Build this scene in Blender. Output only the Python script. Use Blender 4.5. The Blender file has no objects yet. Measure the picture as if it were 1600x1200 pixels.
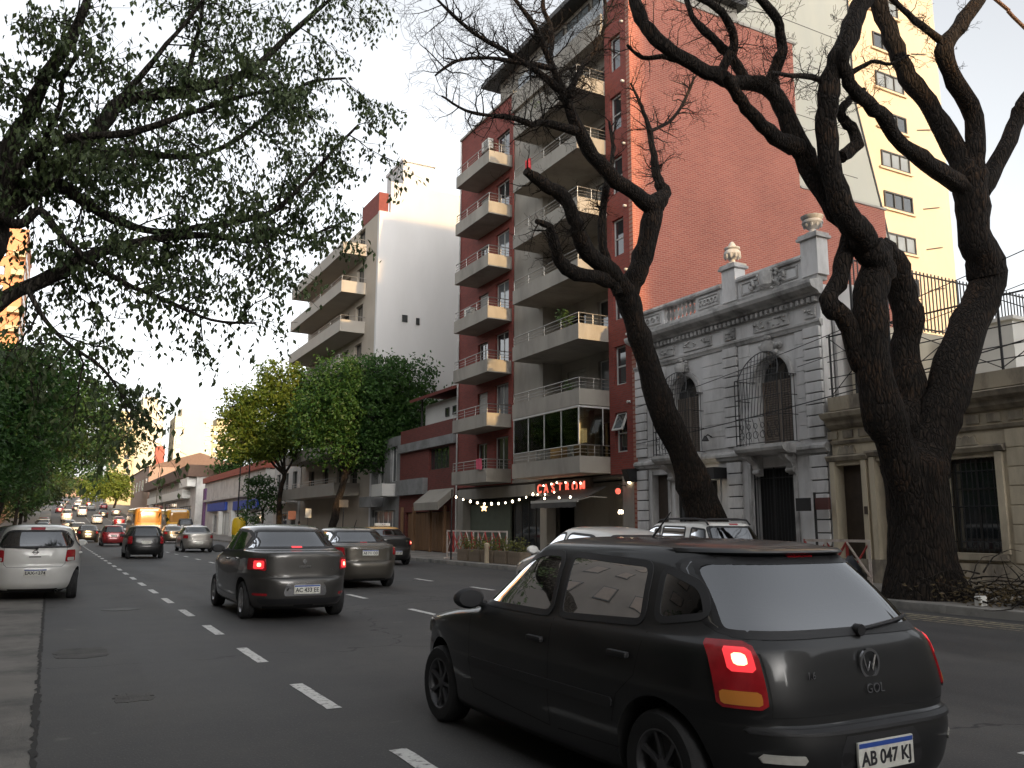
import bpy, bmesh, math, random
import numpy as np
from mathutils import Vector, Matrix
R_ = math.radians
SC = bpy.context.scene
COL = SC.collection

# ------------------------------------------------------------------ camera
cam_d = bpy.data.cameras.new('camera')
cam = bpy.data.objects.new('camera', cam_d)
COL.objects.link(cam)
CAM_ROT = Matrix(((0.88007033, -0.08248089, -0.46762498),
                  (-0.47482699, -0.14468412, -0.86810474),
                  (0.00394414, 0.98603418, -0.16649635)))
CAM_POS = Vector((0, 0, 1.5))
cam.matrix_world = Matrix.Translation(CAM_POS) @ CAM_ROT.to_4x4()
cam_d.sensor_width = 36.0
cam_d.lens = 29.7
cam_d.clip_start = 0.05
cam_d.clip_end = 6000
SC.camera = cam

# ------------------------------------------------------------------ sky and sun
SUN_EL = 12.0
SUN_DIR = Vector((0.03, -1.0, 0)).normalized()          # horizontal direction towards the sun
world = bpy.data.worlds.new('World')
SC.world = world
world.use_nodes = True
wn = world.node_tree
wn.nodes.clear()
w_out = wn.nodes.new('ShaderNodeOutputWorld')
w_bg = wn.nodes.new('ShaderNodeBackground')
w_sky = wn.nodes.new('ShaderNodeTexSky')
w_sky.sky_type = 'NISHITA'
w_sky.sun_disc = False
w_sky.sun_elevation = R_(SUN_EL)
w_sky.sun_rotation = math.atan2(SUN_DIR.x, SUN_DIR.y)
w_sky.altitude = 20
w_sky.air_density = 1.0
w_sky.dust_density = 3.0
w_sky.ozone_density = 1.0
w_bg.inputs['Strength'].default_value = 0.15
w_hs = wn.nodes.new('ShaderNodeHueSaturation')
w_hs.inputs['Saturation'].default_value = 0.16
wn.links.new(w_sky.outputs[0], w_hs.inputs['Color'])
wn.links.new(w_hs.outputs[0], w_bg.inputs['Color'])
wn.links.new(w_bg.outputs[0], w_out.inputs['Surface'])
sun_d = bpy.data.lights.new('sun', 'SUN')
sun = bpy.data.objects.new('sun', sun_d)
COL.objects.link(sun)
sun_d.energy = 1.7
sun_d.angle = R_(0.5)
sun_d.color = (1.0, 0.64, 0.28)
_sd = Vector((SUN_DIR.x * math.cos(R_(SUN_EL)), SUN_DIR.y * math.cos(R_(SUN_EL)), math.sin(R_(SUN_EL))))
sun.rotation_euler = _sd.to_track_quat('Z', 'Y').to_euler()
SC.view_settings.view_transform = 'Standard'
SC.view_settings.look = 'None'
SC.view_settings.exposure = 1.5
SC.view_settings.gamma = 1.0
SC.view_settings.use_curve_mapping = False

# ------------------------------------------------------------------ helpers
ORG = {}
PI = math.pi

def at(px, py, Y):
    """point at street distance Y seen near photo position (px, py)"""
    d = CAM_ROT @ Vector((px - 800.0, 600.0 - py, -1320.0))
    return CAM_POS + d * (Y / d.y)

def atx(px, py, X):
    d = CAM_ROT @ Vector((px - 800.0, 600.0 - py, -1320.0))
    return CAM_POS + d * (X / d.x)

def gz(y):
    """height of the street: level, then climbing away"""
    if y <= 75: return 0.0
    if y <= 165: return 0.00025 * (y - 75) ** 2
    return 2.025 + 0.045 * (y - 165)

def link(o, parent=None):
    COL.objects.link(o)
    if parent is not None:
        o.parent = parent
        ORG[o.name] = ORG.get(parent.name, (0, 0, 0))
    return o

def tag(o, label=None, cat=None, group=None, kind=None):
    if label: o['label'] = label
    if cat: o['category'] = cat
    if group: o['group'] = group
    if kind: o['kind'] = kind
    return o

def thing(name, label, cat, loc=(0, 0, 0), group=None, rz=0.0):
    o = bpy.data.objects.new(name, None)
    o.empty_display_size = 0.3
    COL.objects.link(o)
    o.location = loc
    o.rotation_euler = (0, 0, rz)
    ORG[o.name] = tuple(loc)
    return tag(o, label, cat, group)

class MB:
    def __init__(s):
        s.v = []; s.f = []
    def add(s, vs, fs):
        n = len(s.v); s.v.extend(vs); s.f.extend([tuple(i + n for i in f) for f in fs]); return s
    def box(s, x0, x1, y0, y1, z0, z1):
        if x0 > x1: x0, x1 = x1, x0
        if y0 > y1: y0, y1 = y1, y0
        if z0 > z1: z0, z1 = z1, z0
        return s.add([(x0,y0,z0),(x1,y0,z0),(x1,y1,z0),(x0,y1,z0),(x0,y0,z1),(x1,y0,z1),(x1,y1,z1),(x0,y1,z1)],
              [(0,3,2,1),(4,5,6,7),(0,1,5,4),(1,2,6,5),(2,3,7,6),(3,0,4,7)])
    def cbox(s, x0, x1, y0, y1, z0, z1, c=0.01):
        """box with chamfered edges"""
        if x0 > x1: x0, x1 = x1, x0
        if y0 > y1: y0, y1 = y1, y0
        if z0 > z1: z0, z1 = z1, z0
        c = min(c, (x1-x0)*.45, (y1-y0)*.45, (z1-z0)*.45)
        bm = bmesh.new(); bmesh.ops.create_cube(bm, size=1)
        bmesh.ops.scale(bm, vec=(x1-x0, y1-y0, z1-z0), verts=bm.verts)
        bmesh.ops.translate(bm, vec=((x0+x1)/2, (y0+y1)/2, (z0+z1)/2), verts=bm.verts)
        bmesh.ops.bevel(bm, geom=bm.edges[:], offset=c, segments=2, affect='EDGES', profile=0.6)
        bm.verts.index_update()
        s.add([tuple(v.co) for v in bm.verts], [tuple(v.index for v in f.verts) for f in bm.faces]); bm.free()
        return s
    def prism(s, poly, axis, a0, a1):
        """polygon (u,v) extruded along axis; axis x: (y,z), y: (x,z), z: (x,y)"""
        def P(u, v, a):
            return (a,u,v) if axis == 'x' else ((u,a,v) if axis == 'y' else (u,v,a))
        n = len(poly)
        vs = [P(u,v,a0) for u,v in poly] + [P(u,v,a1) for u,v in poly]
        fs = [tuple(range(n)), tuple(range(2*n-1, n-1, -1))] + [(i, i+n, (i+1)%n+n, (i+1)%n) for i in range(n)]
        return s.add(vs, fs)
    def tube(s, pts, rad, n=8, cap=True):
        pts = [Vector(p) for p in pts]
        m = len(pts)
        if not hasattr(rad, '__len__'): rad = [rad]*m
        t0 = (pts[1]-pts[0]).normalized()
        up = Vector((0,0,1)) if abs(t0.z) < .9 else Vector((1,0,0))
        u = t0.cross(up).normalized(); vs = []
        for i in range(m):
            t = (pts[min(i+1,m-1)]-pts[max(i-1,0)])
            if t.length < 1e-9: t = t0
            t.normalize()
            u = (u - t*u.dot(t))
            if u.length < 1e-6: u = t.orthogonal()
            u.normalize(); w = t.cross(u)
            for k in range(n):
                a = 2*PI*k/n
                vs.append(tuple(pts[i] + (u*math.cos(a) + w*math.sin(a))*rad[i]))
        fs = []
        for i in range(m-1):
            for k in range(n):
                fs.append((i*n+k, i*n+(k+1)%n, (i+1)*n+(k+1)%n, (i+1)*n+k))
        if cap:
            fs.append(tuple(range(n-1,-1,-1))); fs.append(tuple(range((m-1)*n, m*n)))
        return s.add(vs, fs)
    def ridged(s, pts, rad, n, rg, amp=.05):
        """tube with bark ridges that twist along it"""
        k0 = len(s.v); s.tube(pts, rad, n)
        ph = [rg.uniform(0, 6.3) for _ in range(4)]; pts = [Vector(p) for p in pts]
        for i, p in enumerate(pts):
            for k in range(n):
                a = 2*PI*k/n; m = 1+amp*(.5*math.sin(3*a+ph[0]+i*.22)+.45*math.sin(7*a+ph[1]-i*.35)+.45*math.sin(11*a+ph[2]+i*.5))+rg.uniform(-.25, .25)*amp
                v = Vector(s.v[k0+i*n+k]); s.v[k0+i*n+k] = tuple(p+(v-p)*m)
        return s
    def lathe(s, prof, c=(0,0,0), n=16, axis='z', cap=True):
        vs = []; fs = []
        for r, h in prof:
            for k in range(n):
                a = 2*PI*k/n; p = (r*math.cos(a), r*math.sin(a), h)
                if axis == 'x': p = (p[2], p[0], p[1])
                if axis == 'y': p = (p[1], p[2], p[0])
                vs.append((p[0]+c[0], p[1]+c[1], p[2]+c[2]))
        m = len(prof)
        for i in range(m-1):
            for k in range(n):
                fs.append((i*n+k, i*n+(k+1)%n, (i+1)*n+(k+1)%n, (i+1)*n+k))
        if cap:
            fs.append(tuple(range(n-1,-1,-1))); fs.append(tuple(range((m-1)*n, m*n)))
        return s.add(vs, fs)
    def grid(s, P, closed_u=False):
        """P[i][j] points"""
        m = len(P); n = len(P[0])
        vs = [tuple(p) for r in P for p in r]
        fs = []
        for i in range(m-1):
            for j in range(n if closed_u else n-1):
                fs.append((i*n+j, i*n+(j+1)%n, (i+1)*n+(j+1)%n, (i+1)*n+j))
        return s.add(vs, fs)
    def mesh(s, name, mat, off=(0,0,0), smooth=None):
        me = bpy.data.meshes.new(name)
        if off != (0,0,0):
            vs = [(a-off[0], b-off[1], c-off[2]) for a,b,c in s.v]
        else: vs = s.v
        me.from_pydata(vs, [], s.f)
        if mat is not None: me.materials.append(mat)
        if smooth is not None:
            me.polygons.foreach_set('use_smooth', [True]*len(me.polygons))
            me.set_sharp_from_angle(angle=R_(smooth))
        me.update()
        return me
    def build(s, name, mat, parent=None, smooth=None):
        off = ORG.get(parent.name, (0,0,0)) if parent is not None else (0,0,0)
        o = bpy.data.objects.new(name, s.mesh(name, mat, off, smooth))
        return link(o, parent)

def solo(name, mb, mat, label, cat, group=None, smooth=None):
    """a thing that is one mesh, with its origin at its base"""
    vs = s_ = mb.v
    xs = [v[0] for v in vs]; ys = [v[1] for v in vs]; zs = [v[2] for v in vs]
    org = ((min(xs)+max(xs))/2, (min(ys)+max(ys))/2, min(zs))
    o = bpy.data.objects.new(name, mb.mesh(name, mat, org, smooth))
    COL.objects.link(o); o.location = org; ORG[o.name] = org
    return tag(o, label, cat, group)

def inst(name, mesh, parent, loc, rot=(0,0,0), scale=(1,1,1)):
    """a piece sharing its mesh; loc is in the world when the parent has no rotation"""
    o = bpy.data.objects.new(name, mesh)
    link(o, parent)
    off = ORG.get(parent.name, (0,0,0)) if parent is not None else (0,0,0)
    o.location = (loc[0]-off[0], loc[1]-off[1], loc[2]-off[2])
    o.rotation_euler = rot; o.scale = scale
    return o

def copy_tree(o, parent=None):
    c = o.copy(); COL.objects.link(c)
    if parent is not None: c.parent = parent
    for ch in o.children: copy_tree(ch, c)
    return c

def text_mesh(txt, size=0.08, ext=0.001, material=None, bold=0.0):
    c = bpy.data.curves.new('lettering', 'FONT'); c.body = txt; c.size = size; c.extrude = ext; c.offset = bold
    c.align_x = 'CENTER'; c.align_y = 'CENTER'
    o = bpy.data.objects.new('lettering', c); COL.objects.link(o)
    bpy.context.view_layer.update()
    me = bpy.data.meshes.new_from_object(o.evaluated_get(bpy.context.evaluated_depsgraph_get()))
    bpy.data.objects.remove(o); bpy.data.curves.remove(c)
    me.materials.clear()
    if material: me.materials.append(material)
    return me


# ------------------------------------------------------------------ materials
MATS = {}
def mat(name, col, rough=0.7, metal=0.0, var=0.12, vscale=3.0, bump=0.0, bscale=40.0, spec=0.5, coat=0.0,
        dirt=None, dscale=0.6, dthr=(0.45, 0.7), emit=None, estr=0.0, space='obj', stretch=None):
    """plain material with noise variation, optional second tone (dirt) and fine relief"""
    m = bpy.data.materials.new(name); m.use_nodes = True
    nt = m.node_tree; nd = nt.nodes; b = nd['Principled BSDF']
    b.inputs['Roughness'].default_value = rough
    b.inputs['Metallic'].default_value = metal
    b.inputs['Specular IOR Level'].default_value = spec
    if coat:
        b.inputs['Coat Weight'].default_value = coat
        b.inputs['Coat Roughness'].default_value = 0.05
    c4 = (*col, 1)
    if var > 0 or dirt or bump:
        if space == 'obj':
            tc = nd.new('ShaderNodeTexCoord'); vec = tc.outputs['Object']
        else:
            tc = nd.new('ShaderNodeNewGeometry'); vec = tc.outputs['Position']
        if stretch:
            mp = nd.new('ShaderNodeMapping'); mp.inputs['Scale'].default_value = stretch
            nt.links.new(vec, mp.inputs['Vector']); vec = mp.outputs[0]
    cur = None
    if var > 0:
        n1 = nd.new('ShaderNodeTexNoise'); n1.inputs['Scale'].default_value = vscale; n1.inputs['Detail'].default_value = 6
        nt.links.new(vec, n1.inputs['Vector'])
        mx = nd.new('ShaderNodeMix'); mx.data_type = 'RGBA'
        mx.inputs['A'].default_value = tuple(max(0, x*(1-var*1.6)) for x in col) + (1,)
        mx.inputs['B'].default_value = tuple(min(1, x*(1+var*1.6)) for x in col) + (1,)
        nt.links.new(n1.outputs['Fac'], mx.inputs['Factor'])
        cur = mx.outputs['Result']
    if dirt:
        n2 = nd.new('ShaderNodeTexNoise'); n2.inputs['Scale'].default_value = dscale; n2.inputs['Detail'].default_value = 8
        n2.inputs['Roughness'].default_value = 0.65
        nt.links.new(vec, n2.inputs['Vector'])
        rp = nd.new('ShaderNodeMapRange'); rp.inputs['From Min'].default_value = dthr[0]; rp.inputs['From Max'].default_value = dthr[1]
        nt.links.new(n2.outputs['Fac'], rp.inputs['Value'])
        m2 = nd.new('ShaderNodeMix'); m2.data_type = 'RGBA'
        if cur is not None: nt.links.new(cur, m2.inputs['A'])
        else: m2.inputs['A'].default_value = c4
        m2.inputs['B'].default_value = (*dirt, 1)
        nt.links.new(rp.outputs['Result'], m2.inputs['Factor'])
        cur = m2.outputs['Result']
    if cur is not None: nt.links.new(cur, b.inputs['Base Color'])
    else: b.inputs['Base Color'].default_value = c4
    if bump:
        n3 = nd.new('ShaderNodeTexNoise'); n3.inputs['Scale'].default_value = bscale; n3.inputs['Detail'].default_value = 5
        nt.links.new(vec, n3.inputs['Vector'])
        bp = nd.new('ShaderNodeBump'); bp.inputs['Strength'].default_value = bump; bp.inputs['Distance'].default_value = 0.02
        nt.links.new(n3.outputs['Fac'], bp.inputs['Height'])
        nt.links.new(bp.outputs[0], b.inputs['Normal'])
    if emit:
        b.inputs['Emission Color'].default_value = (*emit, 1)
        b.inputs['Emission Strength'].default_value = estr
    MATS[name] = m
    return m

def mat_glass(name, tint=(0.25, 0.28, 0.28), ior=1.55, rough=0.02):
    m = bpy.data.materials.new(name); m.use_nodes = True
    nt = m.node_tree; nd = nt.nodes; nd.remove(nd['Principled BSDF'])
    fr = nd.new('ShaderNodeFresnel'); fr.inputs['IOR'].default_value = ior
    tr = nd.new('ShaderNodeBsdfTransparent'); tr.inputs['Color'].default_value = (*tint, 1)
    gl = nd.new('ShaderNodeBsdfGlossy'); gl.inputs['Roughness'].default_value = rough
    gl.inputs['Color'].default_value = (.95, .97, 1, 1)
    mx = nd.new('ShaderNodeMixShader')
    nt.links.new(fr.outputs[0], mx.inputs[0]); nt.links.new(tr.outputs[0], mx.inputs[1]); nt.links.new(gl.outputs[0], mx.inputs[2])
    nt.links.new(mx.outputs[0], nd['Material Output'].inputs['Surface'])
    MATS[name] = m
    return m

def mat_brick(name, c1, c2, mortar, bw=0.23, bh=0.075, plane='xz', mort=.009):
    m = bpy.data.materials.new(name); m.use_nodes = True
    nt = m.node_tree; nd = nt.nodes; b = nd['Principled BSDF']
    b.inputs['Roughness'].default_value = 0.85
    g = nd.new('ShaderNodeNewGeometry'); sp = nd.new('ShaderNodeSeparateXYZ'); cb = nd.new('ShaderNodeCombineXYZ')
    nt.links.new(g.outputs['Position'], sp.inputs[0])
    nt.links.new(sp.outputs['X' if plane[0] == 'x' else 'Y'], cb.inputs[0]); nt.links.new(sp.outputs['Z'], cb.inputs[1])
    br = nd.new('ShaderNodeTexBrick')
    br.inputs['Color1'].default_value = (*c1, 1); br.inputs['Color2'].default_value = (*c2, 1); br.inputs['Mortar'].default_value = (*mortar, 1)
    br.inputs['Scale'].default_value = 1.0; br.inputs['Brick Width'].default_value = bw; br.inputs['Row Height'].default_value = bh
    br.inputs['Mortar Size'].default_value = mort; br.inputs['Mortar Smooth'].default_value = 0.3
    nt.links.new(cb.outputs[0], br.inputs['Vector'])
    n = nd.new('ShaderNodeTexNoise'); n.inputs['Scale'].default_value = 0.35; n.inputs['Detail'].default_value = 9
    nt.links.new(g.outputs['Position'], n.inputs['Vector'])
    mr = nd.new('ShaderNodeMapRange'); mr.inputs['To Min'].default_value = 0.72; mr.inputs['To Max'].default_value = 1.3
    nt.links.new(n.outputs['Fac'], mr.inputs['Value'])
    hs = nd.new('ShaderNodeHueSaturation'); nt.links.new(br.outputs['Color'], hs.inputs['Color']); nt.links.new(mr.outputs[0], hs.inputs['Value'])
    nt.links.new(hs.outputs[0], b.inputs['Base Color'])
    bp = nd.new('ShaderNodeBump'); bp.inputs['Strength'].default_value = 0.5; bp.inputs['Distance'].default_value = 0.01; bp.invert = True
    nt.links.new(br.outputs['Fac'], bp.inputs['Height']); nt.links.new(bp.outputs[0], b.inputs['Normal'])
    MATS[name] = m
    return m

def mat_leaf(name, c1, c2, scale=0.6, trans=0.35):
    m = bpy.data.materials.new(name); m.use_nodes = True
    nt = m.node_tree; nd = nt.nodes; nd.remove(nd['Principled BSDF'])
    g = nd.new('ShaderNodeNewGeometry')
    n = nd.new('ShaderNodeTexNoise'); n.inputs['Scale'].default_value = scale; n.inputs['Detail'].default_value = 4
    nt.links.new(g.outputs['Position'], n.inputs['Vector'])
    ad = nd.new('ShaderNodeMath'); ad.operation = 'MULTIPLY_ADD'; ad.inputs[1].default_value = 0.5
    nt.links.new(g.outputs['Random Per Island'], ad.inputs[0]); nt.links.new(n.outputs['Fac'], ad.inputs[2])
    mr = nd.new('ShaderNodeMapRange'); mr.inputs['From Min'].default_value = 0.4; mr.inputs['From Max'].default_value = 1.05
    nt.links.new(ad.outputs[0], mr.inputs['Value'])
    mx = nd.new('ShaderNodeMix'); mx.data_type = 'RGBA'
    mx.inputs['A'].default_value = (*c1, 1); mx.inputs['B'].default_value = (*c2, 1)
    nt.links.new(mr.outputs[0], mx.inputs['Factor'])
    d = nd.new('ShaderNodeBsdfPrincipled'); d.inputs['Roughness'].default_value = 0.5; d.inputs['Specular IOR Level'].default_value = 0.35
    t = nd.new('ShaderNodeBsdfTranslucent')
    nt.links.new(mx.outputs['Result'], d.inputs['Base Color']); nt.links.new(mx.outputs['Result'], t.inputs['Color'])
    ms = nd.new('ShaderNodeMixShader'); ms.inputs[0].default_value = trans
    nt.links.new(d.outputs[0], ms.inputs[1]); nt.links.new(t.outputs[0], ms.inputs[2])
    nt.links.new(ms.outputs[0], nd['Material Output'].inputs['Surface'])
    MATS[name] = m
    return m

def mat_bark(name, c, d, e):
    """furrowed bark: dark fissures, paler plates, patches of a third tone"""
    m = bpy.data.materials.new(name); m.use_nodes = True
    nt = m.node_tree; nd = nt.nodes; b = nd['Principled BSDF']; L = nt.links.new
    b.inputs['Roughness'].default_value = .95; b.inputs['Specular IOR Level'].default_value = .25
    g = nd.new('ShaderNodeNewGeometry')
    mp = nd.new('ShaderNodeMapping'); mp.inputs['Scale'].default_value = (1, 1, .22); L(g.outputs['Position'], mp.inputs['Vector'])
    n0 = nd.new('ShaderNodeTexNoise'); n0.inputs['Scale'].default_value = 6; n0.inputs['Detail'].default_value = 4; L(mp.outputs[0], n0.inputs['Vector'])
    ad = nd.new('ShaderNodeMix'); ad.data_type = 'VECTOR'; ad.inputs['Factor'].default_value = .12; L(mp.outputs[0], ad.inputs['A']); L(n0.outputs['Color'], ad.inputs['B'])
    v = nd.new('ShaderNodeTexVoronoi'); v.feature = 'DISTANCE_TO_EDGE'; v.inputs['Scale'].default_value = 16; L(ad.outputs['Result'], v.inputs['Vector'])
    n1 = nd.new('ShaderNodeTexNoise'); n1.inputs['Scale'].default_value = 1.6; n1.inputs['Detail'].default_value = 6; L(g.outputs['Position'], n1.inputs['Vector'])
    n2 = nd.new('ShaderNodeTexNoise'); n2.inputs['Scale'].default_value = 38; n2.inputs['Detail'].default_value = 5; L(mp.outputs[0], n2.inputs['Vector'])
    def rng_(o, a, b_):
        r = nd.new('ShaderNodeMapRange'); r.inputs['From Min'].default_value = a; r.inputs['From Max'].default_value = b_; L(o, r.inputs['Value']); return r.outputs[0]
    def mx(f, a, b_):
        x = nd.new('ShaderNodeMix'); x.data_type = 'RGBA'; L(f, x.inputs['Factor'])
        for k, q in (('A', a), ('B', b_)):
            if isinstance(q, tuple): x.inputs[k].default_value = (*q, 1)
            else: L(q, x.inputs[k])
        return x.outputs['Result']
    col = mx(rng_(n1.outputs['Fac'], .50, .64), d, e)
    col = mx(rng_(n2.outputs['Fac'], .35, .7), c, col)
    col = mx(rng_(v.outputs['Distance'], .0, .16), c, col)
    L(col, b.inputs['Base Color'])
    h = nd.new('ShaderNodeMath'); h.operation = 'MULTIPLY_ADD'; h.inputs[1].default_value = .35; L(n2.outputs['Fac'], h.inputs[0]); L(rng_(v.outputs['Distance'], 0, .22), h.inputs[2])
    bp = nd.new('ShaderNodeBump'); bp.inputs['Strength'].default_value = 1.0; bp.inputs['Distance'].default_value = .045; L(h.outputs[0], bp.inputs['Height']); L(bp.outputs[0], b.inputs['Normal'])
    MATS[name] = m
    return m

def mat_paint(name, col, metal=0.3, rough=0.35, coat=0.9):
    """car paint; the inner side of the shell shows dark trim"""
    m = bpy.data.materials.new(name); m.use_nodes = True
    nt = m.node_tree; nd = nt.nodes; b = nd['Principled BSDF']
    b.inputs['Metallic'].default_value = metal; b.inputs['Roughness'].default_value = rough
    b.inputs['Coat Weight'].default_value = coat; b.inputs['Coat Roughness'].default_value = 0.06
    g = nd.new('ShaderNodeNewGeometry'); tc = nd.new('ShaderNodeTexCoord')
    n = nd.new('ShaderNodeTexNoise'); n.inputs['Scale'].default_value = 2.2; n.inputs['Detail'].default_value = 7
    nt.links.new(tc.outputs['Object'], n.inputs['Vector'])
    # road dust: lower body a little duller, in blotches
    sp = nd.new('ShaderNodeSeparateXYZ'); nt.links.new(tc.outputs['Object'], sp.inputs[0])
    dz = nd.new('ShaderNodeMapRange'); dz.inputs['From Min'].default_value = 0.75; dz.inputs['From Max'].default_value = 0.15
    nt.links.new(sp.outputs['Z'], dz.inputs['Value'])
    mu = nd.new('ShaderNodeMath'); mu.operation = 'MULTIPLY'; nt.links.new(dz.outputs[0], mu.inputs[0]); nt.links.new(n.outputs['Fac'], mu.inputs[1])
    m0 = nd.new('ShaderNodeMix'); m0.data_type = 'RGBA'
    m0.inputs['A'].default_value = (*col, 1)
    dc = tuple(x*0.6+min(0.035, .008+.3*max(col)) for x in col); m0.inputs['B'].default_value = (*dc, 1)
    nt.links.new(mu.outputs[0], m0.inputs['Factor'])
    mx = nd.new('ShaderNodeMix'); mx.data_type = 'RGBA'
    nt.links.new(m0.outputs['Result'], mx.inputs['A']); mx.inputs['B'].default_value = (0.03, 0.03, 0.032, 1)
    nt.links.new(g.outputs['Backfacing'], mx.inputs['Factor'])
    nt.links.new(mx.outputs['Result'], b.inputs['Base Color'])
    rr = nd.new('ShaderNodeMapRange'); rr.inputs['To Min'].default_value = 0.03; rr.inputs['To Max'].default_value = 0.16
    nt.links.new(n.outputs['Fac'], rr.inputs['Value']); nt.links.new(rr.outputs[0], b.inputs['Coat Roughness'])
    MATS[name] = m
    return m
# ================================================================== setting: ground, road, pavements
rng = random.Random(7)
mat('earth', (0.10, 0.09, 0.075), 0.95, space='w', vscale=0.3)
# asphalt: aggregate grain, worn wheel tracks and darker patches
def mat_asphalt():
    m = bpy.data.materials.new('asphalt'); m.use_nodes = True
    nt = m.node_tree; nd = nt.nodes; b = nd['Principled BSDF']; L = nt.links.new
    g = nd.new('ShaderNodeNewGeometry')
    def noise(sc, det, vec=g.outputs['Position'], ro=.6):
        n = nd.new('ShaderNodeTexNoise'); n.inputs['Scale'].default_value = sc; n.inputs['Detail'].default_value = det; n.inputs['Roughness'].default_value = ro
        L(vec, n.inputs['Vector']); return n.outputs['Fac']
    mp = nd.new('ShaderNodeMapping'); mp.inputs['Scale'].default_value = (1, .06, 1); L(g.outputs['Position'], mp.inputs['Vector'])
    streak = noise(1.3, 5, mp.outputs[0]); big = noise(.35, 8, ro=.7); grain = noise(55, 3); fine = noise(160, 2)
    def mix(a, b_, fac, lo, hi):
        r = nd.new('ShaderNodeMapRange'); r.inputs['From Min'].default_value = lo; r.inputs['From Max'].default_value = hi; L(fac, r.inputs['Value'])
        x = nd.new('ShaderNodeMix'); x.data_type = 'RGBA'; L(r.outputs[0], x.inputs['Factor'])
        for k, v in (('A', a), ('B', b_)):
            if isinstance(v, tuple): x.inputs[k].default_value = (*v, 1)
            else: L(v, x.inputs[k])
        return x.outputs['Result']
    c = mix((.027, .0268, .028), (.064, .063, .0645), streak, .32, .70)
    c2 = mix((.038, .037, .037), (.082, .079, .076), streak, .32, .70)
    c = mix(c, c2, big, .44, .58)
    c = mix(c, (.14, .132, .122), grain, .58, .76)
    c = mix(c, (.028, .028, .03), fine, .60, .75)
    # long repair seams and oil spots
    v = nd.new('ShaderNodeTexVoronoi'); v.feature = 'DISTANCE_TO_EDGE'; v.inputs['Scale'].default_value = .16
    wv = nd.new('ShaderNodeVectorMath'); wv.operation = 'ADD'; nn = nd.new('ShaderNodeTexNoise'); nn.inputs['Scale'].default_value = 1.5; nn.inputs['Detail'].default_value = 4
    L(g.outputs['Position'], nn.inputs['Vector']); L(g.outputs['Position'], wv.inputs[0]); L(nn.outputs['Color'], wv.inputs[1]); L(wv.outputs[0], v.inputs['Vector'])
    c = mix((.022, .022, .023), c, v.outputs['Distance'], .001, .004)
    oil = noise(.9, 3, mp.outputs[0]); c = mix(c, (.035, .035, .038), oil, .66, .74)
    pale = noise(1.1, 6); c = mix(c, (.115, .111, .104), pale, .655, .72)
    L(c, b.inputs['Base Color']); b.inputs['Roughness'].default_value = .8
    rr = nd.new('ShaderNodeMapRange'); rr.inputs['To Min'].default_value = .55; rr.inputs['To Max'].default_value = .9; L(streak, rr.inputs['Value']); L(rr.outputs[0], b.inputs['Roughness'])
    bp = nd.new('ShaderNodeBump'); bp.inputs['Strength'].default_value = .5; bp.inputs['Distance'].default_value = .008; L(grain, bp.inputs['Height']); L(bp.outputs[0], b.inputs['Normal'])
    MATS['asphalt'] = m
mat_asphalt()
mat('gutter_concrete', (0.175, 0.165, 0.15), 0.85, space='w', var=0.18, vscale=2, bump=0.4, bscale=70, dirt=(0.09, 0.087, 0.082), dscale=0.9, dthr=(.45, .62))
mat('crack', (0.03, 0.029, 0.028), 0.95, space='w')
mat('kerb_stone', (0.26, 0.25, 0.23), 0.85, space='w', var=0.2, vscale=2, bump=0.3, bscale=40, dirt=(0.10, 0.10, 0.095), dscale=1.5)
mat('pavement', (0.22, 0.205, 0.185), 0.85, space='w', var=0.2, vscale=1.2, bump=0.2, bscale=30, dirt=(0.11, 0.10, 0.09), dscale=0.8)
mat('paint_line', (0.62, 0.62, 0.60), 0.7, space='w', var=0.12, vscale=8, dirt=(0.09, 0.09, 0.09), dscale=16, dthr=(.52, .66))
mat('paint_worn', (0.42, 0.36, 0.24), 0.75, space='w', var=0.2, vscale=8, dirt=(0.08, 0.08, 0.08), dscale=9, dthr=(.40, .60))

YS = [-160, -60, -20, 0, 10, 20, 30, 40, 50, 60, 70, 75] + list(range(80, 170, 5)) + [180, 200, 240, 280, 320, 360, 400, 430]
def strip(x0, x1, dz, th=None, ys=YS, curve=None):
    mb = MB()
    rows = []
    for y in ys:
        z = gz(y)+dz
        rows.append([(x0, y, z), (x1, y, z)] if th is None else [(x0, y, z-th), (x0, y, z), (x1, y, z), (x1, y, z-th)])
    mb.grid([[p for p in r] for r in rows]); mb.f = [f[::-1] for f in mb.f]
    return mb
# ground sheet to the horizon, a little under the street
xs = [-2500, -400, -120, -40, -1.9, 14.2, 40, 120, 400, 2500]
ys = [-2500, -400] + YS + [600, 1200, 3000]
gb = MB().grid([[(x, y, gz(min(y, 430))-.06) for x in xs] for y in ys]); gb.f = [f[::-1] for f in gb.f]
tag(gb.build('ground', MATS['earth']), kind='structure')
road = tag(strip(0.03, 14.2, 0).build('road', MATS['asphalt']), kind='structure')
gut = tag(strip(-1.95, 0.03, .004).build('gutter', MATS['gutter_concrete']), kind='structure')
# crumbling joint between the concrete gutter and the asphalt
cr = MB(); P = []
y = 3.0
while y < 22:
    w = .012+.02*rng.random()+.03*max(0, math.sin(y*1.7))*rng.random()*(1 if y < 9 else .3)
    x = .03+rng.uniform(-.012, .012)
    P.append([(x-w, y, .009), (x+w*.6, y, .0085)]); y += rng.uniform(.04, .12)
cr.grid(P); cr.f = [f[::-1] for f in cr.f]
cr.build('gutter_joint', MATS['crack'], gut)
pvl = tag(strip(-6.4, -2.10, .14).build('pavement_left', MATS['pavement']), kind='structure')
pvr = tag(strip(14.42, 18.7, .14).build('pavement_right', MATS['pavement']), kind='structure')
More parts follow.
